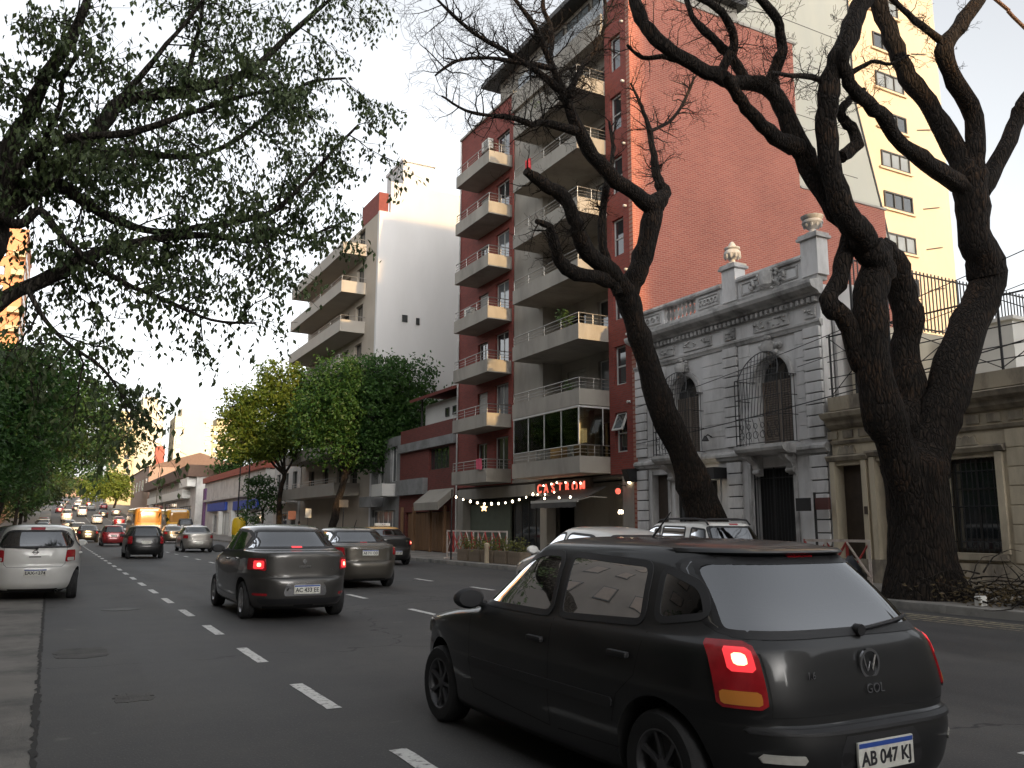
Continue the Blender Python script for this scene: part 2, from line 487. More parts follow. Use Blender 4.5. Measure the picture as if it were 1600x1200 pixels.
# kerbs: single stones where they can be told apart, then a run
kb = MB().cbox(-.11, .11, 0, .985, -.05, .145, .018).mesh('kerb_stone', MATS['kerb_stone'], smooth=40)
kl = tag(strip(-2.12, -1.95, .136, .2).build('kerb_left', MATS['kerb_stone']), kind='structure')
kr = tag(strip(14.2, 14.42, .132, .2).build('kerb_right', MATS['kerb_stone']), kind='structure')
for i in range(60):
    inst('kerb_stone', kb, kr, (14.308+rng.uniform(-.006, .006), 3+i, rng.uniform(-.004, .004)))
# lane markings
def dash_mesh(L, w, seed):
    r = random.Random(seed); P = []
    n = 9
    for i in range(n+1):
        t = i/n; a = w/2*(1+r.uniform(-.06, .06)); b = w/2*(1+r.uniform(-.06, .06))
        P.append([(b, L*t, 0), (-a, L*t, 0)])
    return MB().grid(P).mesh('lane_marking', MATS['paint_line'])
dm = [dash_mesh(1.25, .125, s) for s in range(4)]
def dash_row(x, y0, per, n, far):
    k = 0
    for i in range(n):
        inst('lane_marking', dm[i % 4], road, (x, y0+i*per, .005), rot=(0, 0, rng.uniform(-.006, .006)))
        k = y0+(i+1)*per
    mb = MB()
    while k < far:
        mb.grid([[(x+.06, k, gz(k)+.012), (x-.06, k, gz(k)+.012)], [(x+.06, k+1.25, gz(k+1.25)+.012), (x-.06, k+1.25, gz(k+1.25)+.012)]]); k += per
    if mb.v: tag(mb.build('far_lane_marking', MATS['paint_line'], road), kind='stuff')
dash_row(2.21, 1.75, 2.72, 27, 300)
dash_row(5.95, 2.45, 3.75, 20, 300)
dash_row(9.45, 3.4, 3.75, 20, 300)
# repair patches and an iron manhole cover let into the road
mat('patch_pale', (.088, .085, .081), .88, space='w', var=.3, vscale=2.5, bump=.5, bscale=60, dirt=(.055, .054, .053), dscale=3.0, dthr=(.40, .6))
def patch(x, y, w, l, m, sd):
    r = random.Random(sd); P = []
    for k in range(28):
        a = 2*PI*k/28; c_, s_ = math.cos(a), math.sin(a); q = (abs(c_)**8+abs(s_)**8)**(-1/8)
        P.append((x+w/2*c_*q+r.uniform(-.03, .03), y+l/2*s_*q+r.uniform(-.05, .05)))
    MB().prism(P[::-1], 'z', .0008, .004).build('road_patch', MATS[m], road)
patch(.78, 8.45, .30, .38, 'patch_pale', 1); patch(.45, 11.6, .55, .9, 'patch_pale', 5)
mh = MB().lathe([(.001, .001), (.33, .001), (.33, .006), (.29, .007), (.28, .004), (.001, .004)], (1.25, 17.2, 0), n=28, cap=False); mh.build('manhole_cover', mat('manhole', (.04, .038, .036), .6, metal=.6, space='w', bump=.6, bscale=30), road)
# worn yellow no-stopping lines beside the right kerb, near the big tree
for x, w in ((13.55, .05), (13.32, .05), (13.06, .04), (12.8, .03)):
    inst('edge_line', MB().box(-w, w, 0, 9.5, 0, .001).mesh('edge_line', MATS['paint_worn']), road, (x, 1.5, .005))

# ================================================================== shared building pieces
def wall_x(mb, x0, x1, y0, y1, z0, z1, ops):
    """wall slab between x0 and x1 with rectangular openings (ya, yb, za, zb)"""
    cuts = sorted(set([y0, y1]+[v for o in ops for v in o[:2] if y0 < v < y1]))
    for a, b in zip(cuts[:-1], cuts[1:]):
        z = z0
        for o in sorted([o for o in ops if o[0] < (a+b)/2 < o[1]], key=lambda o: o[2]):
            if o[2] > z: mb.box(x0, x1, a, b, z, o[2])
            z = o[3]
        if z < z1: mb.box(x0, x1, a, b, z, z1)
    return mb

mat('pane', (0.025, 0.030, 0.034), 0.05, var=0, spec=0.9, coat=0.6)
mat('pane_pale', (0.16, 0.18, 0.19), 0.08, var=0.2, vscale=1.2, spec=0.9, coat=0.5)
mat('frame_white', (0.55, 0.55, 0.53), 0.5, var=0.08)
mat('frame_dark', (0.035, 0.033, 0.03), 0.5, var=0.15)
mat('shutter_pale', (0.40, 0.39, 0.36), 0.6, var=0.1)
mat('iron', (0.016, 0.016, 0.017), 0.55, var=0.3, vscale=9, bump=0.2)
mat('steel_rail', (0.34, 0.33, 0.31), 0.38, metal=0.7, var=0.1)
mat('lit_window', (0.8, 0.6, 0.3), 0.5, var=0.2, vscale=3, emit=(1.0, 0.66, 0.28), estr=1.0)
mat('dark_inside', (0.012, 0.012, 0.012), 0.9, var=0.3, vscale=2)  # near-black, the darkness of an unlit interior put into the colour
mat('bulb', (1, .9, .7), .4, var=0, emit=(1.0, .82, .55), estr=5.0)
mat('red_neon', (.8, .1, .08), .4, var=0, emit=(1.0, .16, .10), estr=.45)
mat('ac_white', (0.55, 0.54, 0.50), 0.5, var=0.1, dirt=(0.35, 0.33, 0.28), dscale=4)
UC = MB().cbox(-.5, .5, -.5, .5, -.5, .5, .03)
def win_x(parent, X, ya, yb, za, zb, fm='frame_white', gm='pane', fw=.05, mid=1, bar=None, name='window', d=.06):
    """window in the plane x = X facing -x: frame with mullions, panes as pieces of it"""
    f = MB()
    f.box(X, X+d, ya, ya+fw, za, zb); f.box(X, X+d, yb-fw, yb, za, zb)
    f.box(X, X+d, ya+fw, yb-fw, za, za+fw); f.box(X, X+d, ya+fw, yb-fw, zb-fw, zb)
    n = mid+1; ys = [ya+fw+(yb-ya-2*fw)*i/n for i in range(n+1)]
    for y in ys[1:-1]: f.box(X+.004, X+d-.004, y-fw*.4, y+fw*.4, za+fw, zb-fw)
    if bar: f.box(X+.002, X+d-.002, ya+fw, yb-fw, bar-fw*.4, bar+fw*.4)
    o = f.build(name, MATS[fm], parent)
    if ORG.get(o.name) is None: ORG[o.name] = ORG[parent.name]
    for i in range(n):
        MB().box(X+d*.5, X+d*.5+.012, ys[i], ys[i+1], za+fw*.5, zb-fw*.5).build('pane', MATS[gm], o)
    return o
def win_y(parent, Y, xa, xb, za, zb, fm='frame_dark', gm='pane', fw=.06, mid=1, d=.06, name='window'):
    """window in the plane y = Y facing -y"""
    f = MB()
    f.box(xa, xa+fw, Y, Y+d, za, zb); f.box(xb-fw, xb, Y, Y+d, za, zb)
    f.box(xa+fw, xb-fw, Y, Y+d, za, za+fw); f.box(xa+fw, xb-fw, Y, Y+d, zb-fw, zb)
    n = mid+1; xs_ = [xa+fw+(xb-xa-2*fw)*i/n for i in range(n+1)]
    for x in xs_[1:-1]: f.box(x-fw*.4, x+fw*.4, Y+.004, Y+d-.004, za+fw, zb-fw)
    o = f.build(name, MATS[fm], parent)
    for i in range(n):
        MB().box(xs_[i], xs_[i+1], Y+d*.5, Y+d*.5+.012, za+fw*.5, zb-fw*.5).build('pane', MATS[gm], o)
    return o
def shutter_x(parent, X, ya, yb, za, zb, m='shutter_pale', step=.11):
    mb = MB(); z = za
    while z < zb-.01:
        z2 = min(z+step*.86, zb); mb.prism([(X, z), (X+.03, z), (X+.03, z2), (X+.012, z2)], 'y', ya, yb); z += step
    mb.box(X+.03, X+.04, ya, yb, za, zb)
    o = mb.build('roller_shutter', MATS[m], parent); return tag(o, kind='stuff')
# ================================================================== the red apartment building
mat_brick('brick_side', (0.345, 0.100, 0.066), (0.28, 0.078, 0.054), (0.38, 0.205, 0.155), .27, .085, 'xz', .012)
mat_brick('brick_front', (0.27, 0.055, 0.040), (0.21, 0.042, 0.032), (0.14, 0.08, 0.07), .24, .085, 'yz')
mat('concrete_grey', (0.34, 0.315, 0.275), 0.85, space='w', var=0.12, vscale=1.0, bump=0.15, bscale=25, dirt=(0.22, 0.205, 0.18), dscale=0.7, stretch=(1, 1, .35))
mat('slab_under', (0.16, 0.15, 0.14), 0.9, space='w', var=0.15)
mat('fascia_dark', (0.035, 0.03, 0.028), 0.7, var=0.2)
X0 = 18.5
RB = thing('apartment_building', 'eight storey red brick apartment building with grey balconies and a blank brick side wall', 'building', (X0, 32.6, 0.0))
LV = [3.5, 6.05, 8.58, 11.12, 13.68, 16.3, 18.88]
TOP = 22.9
# blank side wall towards the camera (polygon in x,z), stepping down at the back
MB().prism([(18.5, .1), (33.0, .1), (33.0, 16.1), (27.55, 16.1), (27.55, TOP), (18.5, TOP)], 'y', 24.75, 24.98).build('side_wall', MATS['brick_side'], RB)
# back volume so that the building is solid
MB().prism([(19.9, .1), (32.8, .1), (32.8, 15.9), (27.4, 15.9), (27.4, TOP-.3), (19.9, TOP-.3)], 'y', 24.99, 40.4).build('rear_volume', MATS['concrete_grey'], RB)
MB().box(18.42, 27.7, 24.70, 24.80, TOP, TOP+.12).build('wall_coping', MATS['concrete_grey'], RB)
MB().box(27.56, 33.1, 24.70, 24.80, 16.1, 16.2).build('wall_coping', MATS['concrete_grey'], RB)
# front strip of brick with one window per floor
ops = [(25.35, 26.1, z+.75, z+2.25) for z in LV]
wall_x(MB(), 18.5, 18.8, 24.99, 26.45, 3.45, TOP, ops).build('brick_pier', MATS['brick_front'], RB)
for i, o in enumerate(ops):
    w = win_x(RB, 18.62, *o, mid=0, fw=.06, bar=o[2]+.72)
    if i == 0:      # the tilted sash that stands open
        ca, sa = math.cos(R_(24)), math.sin(R_(24)); zt = o[3]-.03
        def hinge(mb, y0, y1, u0, u1, t0, t1):
            q = MB().box(t0, t1, y0, y1, u0, u1)
            mb.add([(18.60+x*ca-u*sa, y, zt-u*ca-x*sa) for x, y, u in q.v], [f[::-1] for f in q.f])
        q = MB()
        for args in ((25.40, 25.46, 0, .72), (25.99, 26.05, 0, .72), (25.46, 25.99, 0, .06), (25.46, 25.99, .66, .72)): hinge(q, *args, -.03, .03)
        sash = q.build('open_sash', MATS['frame_white'], RB)
        q = MB(); hinge(q, 25.45, 26.0, .05, .67, -.006, .006); q.build('pane', MATS['pane'], sash)
    MB().lathe([(.001, -.02), (.05, 0), (.06, .16), (.001, .17)], (18.38, 25.15, o[3]+.32), n=10, axis='x').build('wall_spot', MATS['frame_white'], RB, 50)
# recessed grey wall behind the right balconies and grey pilaster
ops2 = []
for z in LV:
    ops2 += [(27.0, 28.5, z+.16, z+2.2), (29.4, 30.9, z+.75, z+2.1)]
wall_x(MB(), 19.4, 19.7, 26.46, 31.4, 3.45, TOP, ops2).build('recessed_wall', MATS['concrete_grey'], RB)
MB().box(18.45, 19.9, 31.4, 34.2, 3.45, 22.3).build('pilaster', MATS['concrete_grey'], RB)
for i, z in enumerate(LV):
    win_x(RB, 19.52, 27.0, 28.5, z+.16, z+2.2, mid=1, gm='pane_pale' if i in (1, 4) else 'pane', name='balcony_door')
    if i % 3 == 1: shutter_x(RB, 19.46, 29.4, 30.9, z+.75, z+2.1)
    else: win_x(RB, 19.52, 29.4, 30.9, z+.75, z+2.1, mid=1)
    if i in (2, 4): MB().box(19.38, 19.41, 26.62, 26.86, z+1.2, z+1.9).build('lit_pane', MATS['lit_window'], RB)
# red left section
ops3 = []
for z in LV:
    ops3 += [(34.7, 36.1, z+.16, z+2.2), (36.9, 38.0, z+.75, z+2.05)]
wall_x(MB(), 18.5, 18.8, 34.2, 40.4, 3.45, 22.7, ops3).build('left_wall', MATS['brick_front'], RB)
for i, z in enumerate(LV):
    win_x(RB, 18.62, 34.7, 36.1, z+.16, z+2.2, mid=1, gm='pane_pale' if i in (1, 3, 4) else 'pane', name='balcony_door')
    if i % 2: shutter_x(RB, 18.60, 36.9, 38.0, z+.75, z+2.05)
    else: win_x(RB, 18.62, 36.9, 38.0, z+.75, z+2.05, mid=1)
# balconies
RAIL = MB().lathe([(.5, -.5), (.5, .5)], n=8).mesh('rail', MATS['steel_rail'], smooth=40)
def rod(parent, a, b, r=.018, name='rail'):
    a = Vector(a); b = Vector(b); d = b-a
    o = inst(name, RAIL, parent, tuple((a+b)/2), scale=(2*r, 2*r, d.length))
    o.rotation_euler = d.to_track_quat('Z', 'Y').to_euler()
    return o
def balcony(z, y0, y1, xf, xb, ph=.62, glass=False):
    mb = MB()
    # underside slab, front parapet, end parapets: butted end to end, the far corner chamfered
    mb.prism([(xf, y0), (xb, y0), (xb, y1), (xf+.0, y1)], 'z', z, z+.15)
    mb.box(xf, xf+.10, y0, y1, z+.15, z+ph)
    mb.box(xf+.10, xb, y0, y0+.10, z+.15, z+ph)
    mb.box(xf+.10, xb, y1-.10, y1, z+.15, z+ph)
    b = mb.build('balcony', MATS['concrete_grey'], RB)
    hz = [z+ph+.14, z+ph+.26, z+ph+.42]
    xm = xf+.05
    for k, h in enumerate(hz):
        r = .022 if k == 2 else .011
        rod(b, (xm, y0+.05, h), (xm, y1-.05, h), r)
        rod(b, (xm, y0+.05, h), (xb, y0+.05, h), r)
    n = max(2, round((y1-y0)/1.2))
    for i in range(n+1):
        y = y0+.05+(y1-y0-.1)*i/n
        rod(b, (xm, y, z+ph), (xm, y, hz[2]), .016, 'rail_post')
    rod(b, (xf+.7, y0+.05, z+ph), (xf+.7, y0+.05, hz[2]), .016, 'rail_post')
    return b
bals = []
for i, z in enumerate(LV):
    bals.append(balcony(z, 34.4, 38.2, 17.22, 18.5))
    bals.append(balcony(z, 26.46, 31.75, 17.12, 19.4))
# first-floor balcony glazed in
zb = LV[0]
eb = bals[1]
mb = MB()
for y in (26.56, 27.8, 29.1, 30.4, 31.65): mb.box(17.14, 17.18, y-.02, y+.02, zb+1.05, zb+2.46)
mb.box(17.12, 17.20, 26.5, 31.7, zb+2.46, zb+2.53); mb.box(17.21, 19.38, 26.5, 26.56, zb+2.46, zb+2.53); mb.box(18.2, 18.24, 26.5, 26.54, zb+1.05, zb+2.46)
enc = mb.build('glazing_frame', MATS['frame_white'], RB)
mat_glass('terrace_glass', (.62, .66, .66), 1.5)
for a, b in ((26.58, 27.78), (27.82, 29.08), (29.12, 30.38), (30.42, 31.63)):
    MB().box(17.155, 17.165, a, b, zb+1.06, zb+2.45).build('pane', MATS['terrace_glass'], enc)
MB().box(17.2, 19.3, 26.51, 26.52, zb+1.06, zb+2.45).build('pane', MATS['terrace_glass'], enc)
MB().box(19.30, 19.36, 29.9, 31.0, zb+1.55, zb+2.35).build('lit_pane', MATS['lit_window'], RB)
mat('curtain_pale', (.50, .48, .43), .9, var=.1)
for y0, y1, m_ in ((30.2, 31.5, 'curtain_pale'), (28.4, 28.9, 'curtain_pale'), (26.9, 27.3, 'wood_tan')):
    if m_ == 'wood_tan' and m_ not in MATS: mat('wood_tan', (.30, .20, .11), .7, var=.2)
    q_ = MB().grid([[(18.1+.03*math.sin(j*1.7), y0+(y1-y0)*j/16, zb+.7+1.75*i/3) for j in range(17)] for i in range(4)])
    q_.build('curtain', MATS[m_], RB, 60)
# top: cornice, set back penthouse with glass screen
MB().box(18.3, 20.4, 26.46, 34.2, 21.55, 21.75).build('roof_slab', MATS['concrete_grey'], RB)
MB().box(18.34, 18.44, 26.47, 34.19, 21.75, 22.5).build('roof_parapet', MATS['concrete_grey'], RB)
MB().box(19.95, 26.5, 27.0, 38.5, TOP-.3, 25.6).build('penthouse', MATS['concrete_grey'], RB)
MB().box(19.2, 26.8, 26.6, 39.4, 25.6, 25.85).build('penthouse_roof', MATS['frame_dark'], RB)
for y in (27.4, 29.6, 31.8): win_x(RB, 19.86, y, y+1.9, 23.0, 25.3, fm='frame_dark', gm='pane_pale', mid=1)
MB().box(18.55, 18.57, 26.6, 33.9, 22.5, 23.3).build('glass_screen', MATS['pane_pale'], RB)
MB().box(18.42, 18.82, 34.2, 40.45, 22.7, 22.82).build('parapet_cap', MATS['concrete_grey'], RB)
# downpipe on the far corner, small vents
MB().tube([(18.44, 40.3, .2), (18.44, 40.3, 22.6)], .045, 8).build('downpipe', MATS['frame_white'], RB, 40)
MB().tube([(18.40, 34.08, 3.6), (18.40, 34.08, 22.2)], .04, 8).build('downpipe', MATS['brick_front'], RB, 40)
# ground floor: beams, columns, dark sheet in place of the shop interior
gf = MB()
wall_x(gf, 19.9, 20.1, 24.99, 40.4, .14, 3.45, [(35.0, 38.6, .14, 2.9), (26.3, 31.2, .14, 3.3), (32.4, 34.4, .14, 2.9)])
gf.build('shop_wall', MATS['concrete_grey'], RB)
MB().box(20.3, 20.4, 25, 40.3, .14, 3.44).build('shop_dark_sheet', MATS['dark_inside'], RB)  # near-black sheet stands in for the unlit room behind
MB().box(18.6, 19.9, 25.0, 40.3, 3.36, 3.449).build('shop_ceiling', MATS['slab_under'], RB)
mat('shop_green', (0.10, 0.115, 0.085), 0.8, var=0.15)
for y0, y1, m in ((31.2, 31.75, 'concrete_grey'), (39.6, 40.4, 'concrete_grey'), (25.0, 25.7, 'concrete_grey')):
    MB().box(18.5, 18.95, y0, y1, .14, 3.35).build('column', MATS[m], RB)
MB().box(18.5, 18.9, 31.76, 39.59, 2.85, 3.35).build('beam', MATS['concrete_grey'], RB)
MB().box(18.9, 18.98, 35.2, 39.5, .14, 2.6).build('shop_panel', MATS['shop_green'], RB)
win_x(RB, 18.95, 32.2, 34.9, .2, 2.75, fm='frame_dark', mid=3, fw=.06, name='shop_window')
MB().box(18.35, 18.47, 27.6, 31.9, 2.78, 3.40).build('sign_board', MATS['fascia_dark'], RB)
# letters of the bar sign: bulb letters in red frames
SG = thing('bar_sign', 'red lit letters of the bar sign under the lowest balcony', 'sign', (18.34, 29.8, 2.8))
for i, ch in enumerate('CASTROM'):
    o = bpy.data.objects.new('letter', text_mesh(ch, .52, .025, MATS['red_neon'], .006)); link(o, SG)
    o.location = (0, 1.72-i*.56, .28); o.rotation_euler = (PI/2, 0, -PI/2)
BU = MB().lathe([(.001, -.045), (.03, -.03), (.036, 0), (.025, .03), (.012, .05), (.001, .05)], n=8).mesh('bulb', MATS['bulb'], smooth=60)
for i, (dy, dz) in enumerate(((1.80, .06), (1.30, .42), (1.18, .04), (.66, .46), (.42, .10), (.22, .50), (-.10, .12), (-.46, .48), (-.62, .10), (-1.10, .44), (-1.58, .40))):
    inst('bulb', BU, SG, (18.29, 29.8+dy, 2.8+dz), scale=(.8, .8, .8))
# awning over the bar entrance
AW = thing('awning', 'dark fabric awning with a pale front bar over the bar entrance', 'awning', (18.5, 28.2, 2.4))
mat('awning_cloth', (0.075, 0.072, 0.068), 0.85, var=0.12, bump=0.2, bscale=150)
aw = MB(); Pa = []
for i in range(9):
    t = i/8; x = 18.40-1.35*t; z = 3.02-.52*t-.05*math.sin(PI*t)
    Pa.append([(x, 26.55+3.35*j/12, z+.012*math.sin(j*2.1)*t) for j in range(13)])
aw.grid(Pa); aw.build('cloth', MATS['awning_cloth'], AW, 60)
MB().box(17.01, 17.07, 26.5, 29.95, 2.42, 2.52).build('front_bar', MATS['shutter_pale'], AW)
va = MB(); va.grid([[(17.0, 26.55+3.35*j/24, 2.42) for j in range(25)], [(17.0+.02*math.sin(j*1.3), 26.55+3.35*j/24, 2.22+.015*math.sin(j*1.9)) for j in range(25)]]); va.build('valance', MATS['awning_cloth'], AW, 60)
for y in (26.6, 29.85): MB().tube([(18.4, y, 2.6), (17.7, y, 2.62), (17.05, y, 2.47)], .02, 6).build('arm', MATS['shutter_pale'], AW, 40)
for y in (27.0, 27.8, 28.9): inst('bulb', BU, AW, (17.04, y, 2.60))
# bar wall lights
BL = thing('bulb_row', 'row of five warm bulbs low on the dark bar wall', 'lamp', (19.6, 26.35, 2.0))
for k in range(5): inst('bulb', BU, BL, (18.9, 25.98+.13*k, 2.06), scale=(1.2, 1.2, 1.6))
MB().box(18.93, 18.99, 25.9, 26.6, 1.96, 2.0).build('shelf', MATS['frame_dark'], BL)
WL = thing('wall_lantern', 'red wall lantern glowing beside the bar awning', 'lamp', (18.45, 25.35, 2.7))
MB().lathe([(.001, -.12), (.07, -.10), (.10, -.03), (.10, .03), (.06, .09), (.001, .10)], (18.15, 25.5, 2.80), n=14).build('shade', MATS['red_neon'], WL, 50)
MB().tube([(18.5, 25.5, 3.0), (18.2, 25.5, 3.05), (18.15, 25.5, 2.93)], .02, 6).build('bracket', MATS['iron'], WL, 40)
inst('bulb', BU, WL, (18.44, 25.2, 3.12), scale=(1.5, 1.5, 1.5))
# string of lights from the post to the beam
ST = thing('string_lights', 'string of bulbs sagging between the black post and the bar', 'string lights', (17.0, 34.0, 2.2))
Ps = []
pa = Vector((14.75, 32.6, 2.82)); pb = Vector((18.4, 31.9, 3.0))
for i in range(25):
    t = i/24; p = pa.lerp(pb, t); p.z -= .48*4*t*(1-t)*.85; Ps.append(p)
MB().tube(Ps, .008, 5).build('cable', MATS['iron'], ST)
for i in range(1, 24, 2): inst('bulb', BU, ST, tuple(Ps[i]+Vector((0, 0, -.05))), scale=(.9+.4*((i*7) % 3)/2,)*3)
sm = []
star = MB(); pts = []
for k in range(10):
    a = PI/2+PI*k/5; r = .17 if k % 2 == 0 else .075; pts.append((r*math.cos(a), r*math.sin(a)))
star.prism([(16.1+p, 2.28+q) for p, q in pts], 'y', 32.32, 32.36)
mat('star_lit', (.9, .6, .25), .5, var=0, emit=(1, .62, .25), estr=1.6)
star.build('star_lamp', MATS['star_lit'], ST)
solo('signpost', MB().lathe([(.035, .14), (.03, 1.5), (.026, 3.0), (.04, 3.01), (.001, 3.06)], (14.72, 32.6, 0), n=10), MATS['iron'], 'thin black post standing at the kerb before the bar', 'post', smooth=40)
# balcony clutter on the red building: air conditioners, plants, laundry
def ac_unit(x, y, z, label, ry=0):
    t = thing('air_conditioner', label, 'air conditioner', (x, y, z), 'air conditioners on the red building')
    MB().cbox(x, x+.30, y, y+.78, z, z+.55, .02).build('case', MATS['ac_white'], t)
    g = MB()
    for k in range(7): g.box(x-.012, x-.002, y+.06, y+.50, z+.07+.06*k, z+.09+.06*k)
    tag(g.build('grille', MATS['frame_dark'], t), kind='stuff')
    for yy in (y+.12, y+.62): MB().box(x+.02, x+.5, yy, yy+.04, z-.05, z).build('bracket', MATS['frame_dark'], t)
ac_unit(18.15, 36.35, LV[6]+1.75, 'air conditioner on the red wall above the top left balcony')
ac_unit(19.05, 28.6, LV[6]+1.75, 'air conditioner above the sunlit top right balcony')
ac_unit(18.15, 38.25, LV[3]+1.0, 'air conditioner beside the middle left balcony')
mat_leaf('pot_leaf', (0.035, 0.075, 0.02), (0.09, 0.14, 0.04), 6, .3)
mat('terracotta', (0.30, 0.13, 0.07), 0.85, var=0.15)
def leaf_ball(mb, c, r, n, s, rg, flat=1.0):
    for _ in range(n):
        d = Vector((rg.gauss(0, 1), rg.gauss(0, 1), rg.gauss(0, 1)*flat))
        d.normalize(); p = Vector(c)+d*r*(rg.random()**.45)
        a = Vector((rg.gauss(0, 1), rg.gauss(0, 1), rg.gauss(0, .6))).normalized(); b = a.orthogonal().normalized()
        l = s*rg.uniform(.6, 1.3)
        mb.add([tuple(p), tuple(p+a*l*.5+b*l*.22), tuple(p+a*l), tuple(p+a*l*.5-b*l*.22)], [(0, 1, 2, 3)])
def pot_plant(x, y, z, r, h, label, group=None, n=90):
    t = thing('potted_plant', label, 'plant', (x, y, z), group)
    MB().lathe([(r*.5, 0), (r*.72, h*.38), (r*.75, h*.4), (r*.6, h*.38)], (x, y, z), n=12).build('pot', MATS['terracotta'], t, 40)
    m = MB(); leaf_ball(m, (x, y, z+h*.75), r*1.2, n, .16, rng)
    for _ in range(10):
        a = rng.uniform(0, 6.3); m.tube([(x, y, z+h*.35), (x+.6*r*math.cos(a), y+.6*r*math.sin(a), z+h*.8)], .006, 4)
    tag(m.build('foliage', MATS['pot_leaf'], t), kind='stuff')
pot_plant(17.5, 28.0, LV[2]+.16, .34, 1.35, 'bushy plant on the third balcony of the red building, behind its rail', n=160)
pot_plant(17.5, 30.2, LV[6]+.16, .28, 1.1, 'plant hanging over the grey parapet of the top balcony', n=90)
pot_plant(17.45, 27.7, LV[1]+.16, .22, .95, 'small plant on the balcony above the glazed one', n=60)
mat('cloth_red', (0.55, 0.05, 0.06), 0.85, var=0.15)
mat('cloth_pink', (0.6, 0.10, 0.16), 0.85, var=0.15)
def cloth(y, x, z, w, h, m, label, sg=1):
    P = []
    for i in range(7):
        P.append([(x+.03*math.sin(j*1.3+i*.4), y+w*j/8, z-h*i/6-.03*math.sin(j*.9)*i/6) for j in range(9)])
    q = MB().grid(P)
    n = len(q.v); q.v += [(a+.012, b, c) for a, b, c in q.v]; q.f += [tuple(k+n for k in f[::-1]) for f in q.f]
    solo('laundry', q, MATS[m], label, 'laundry', 'laundry on the balconies', 60)
cloth(30.1, 17.08, LV[5]+1.05, .42, .75, 'cloth_red', 'red cloth hanging over the rail of a high balcony')
cloth(34.75, 17.14, LV[0]+1.08, .5, .5, 'cloth_pink', 'pink towel over the rail of the lowest left balcony')
# ================================================================== the ornate house
mat('stone_grey', (0.66, 0.65, 0.645), 0.85, space='w', var=0.14, vscale=1.3, bump=0.25, bscale=30, dirt=(0.36, 0.35, 0.34), dscale=1.1, dthr=(.48, .72), stretch=(1, 1, .3))
mat('stone_trim', (0.52, 0.51, 0.50), 0.85, space='w', var=0.18, vscale=2.0, bump=0.3, bscale=40, dirt=(0.19, 0.185, 0.18), dscale=1.6, dthr=(.44, .68), stretch=(1, 1, .4))
mat('joint', (0.06, 0.058, 0.055), 0.95, var=0)
mat('wood_dark', (0.05, 0.035, 0.025), 0.6, var=0.3, vscale=6)
mat('louver_brown', (0.20, 0.16, 0.13), 0.7, var=0.15)
HO = thing('ornate_house', 'ornate two storey stone house with urns, arched windows and iron grilles', 'house', (X0, 20.4, 0.0))
HY0, HY1 = 16.15, 24.72
W1, W2 = (17.35, 18.75), (21.35, 22.75)      # upper windows
ops = [(*W1, 3.95, 6.55), (*W2, 3.95, 6.55), (17.4, 19.05, .14, 3.25), (23.0, 23.85, .14, 3.3), (21.95, 22.7, 1.3, 3.1), (20.55, 21.75, .14, 3.0)]
MB().box(18.95, 20.2, HY0+.05, HY1-.05, .1, 8.3).build('rear_volume', MATS['stone_grey'], HO)
MB().box(20.21, 29, HY0+.05, HY1-.05, .1, 5.2).build('back_wing', MATS['stone_grey'], HO)
wall_x(MB(), 18.5, 18.9, HY0, HY1, .1, 8.3, ops).build('front_wall', MATS['stone_grey'], HO)
# arch heads: spandrels filling the top corners of each upper opening
for ya, yb in (W1, W2):
    r = (yb-ya)/2; c = (ya+yb)/2; zc = 6.55-r; mb = MB()
    for sg in (-1, 1):
        arc = [(c+sg*r*math.sin(t), zc+r*math.cos(t)) for t in np.linspace(0, PI/2, 13)]
        mb.prism(arc + [(c+sg*r, 6.552)], 'x', 18.504, 18.86)
    mb.build('arch_head', MATS['stone_grey'], HO)
    # moulded archivolt
    mb = MB(); P = []
    for k, (ro, xo) in enumerate(((.0, 18.5), (.0, 18.42), (.06, 18.40), (.14, 18.42), (.16, 18.5))):
        P.append([(xo, c+(r+ro)*math.cos(t), zc+(r+ro)*math.sin(t)) for t in np.linspace(0, PI, 25)])
    mb.grid(P); mb.build('archivolt', MATS['stone_trim'], HO, 40)
    # louvred shutters behind the grille
    for s0, s1 in ((ya+.04, c-.01), (c+.01, yb-.04)):
        q = MB(); z = 3.97
        while z < zc-.02:
            q.prism([(18.76, z), (18.80, z+.05), (18.79, z+.06), (18.75, z+.01)], 'y', s0+.06, s1-.06); z += .07
        o = MB().box(18.74, 18.82, s0, s0+.06, 3.96, zc).box(18.74, 18.82, s1-.06, s1, 3.96, zc).box(18.84, 18.85, s0, s1, 3.96, zc).build('louvre_shutter', MATS['louver_brown'], HO)
        tag(q.build('slats', MATS['louver_brown'], o), kind='stuff')
    MB().box(18.86, 18.90, ya, yb, 3.95, 6.55).build('window_back', MATS['pane'], HO)
    # carved cartouche over the arch
    q = MB(); rg = random.Random(int(c*10))
    for k in range(26):
        a = rg.uniform(0, 2*PI); rr = rg.uniform(.05, .36); s = rg.uniform(.05, .12)
        q.lathe([(.001, -s), (s*.7, -s*.6), (s, 0), (s*.7, s*.6), (.001, s)], (18.42, c+rr*math.cos(a)*1.1, 6.78+rr*.75*math.sin(a)), n=7)
    q.lathe([(.001, -.20), (.17, -.15), (.22, 0), (.16, .16), (.001, .2)], (18.36, c, 6.80), n=12)
    q.lathe([(.001, -.08), (.09, -.05), (.11, 0), (.09, .06), (.001, .08)], (18.36, c, 7.08), n=9)
    q.build('carved_cartouche', MATS['stone_trim'], HO, 50)
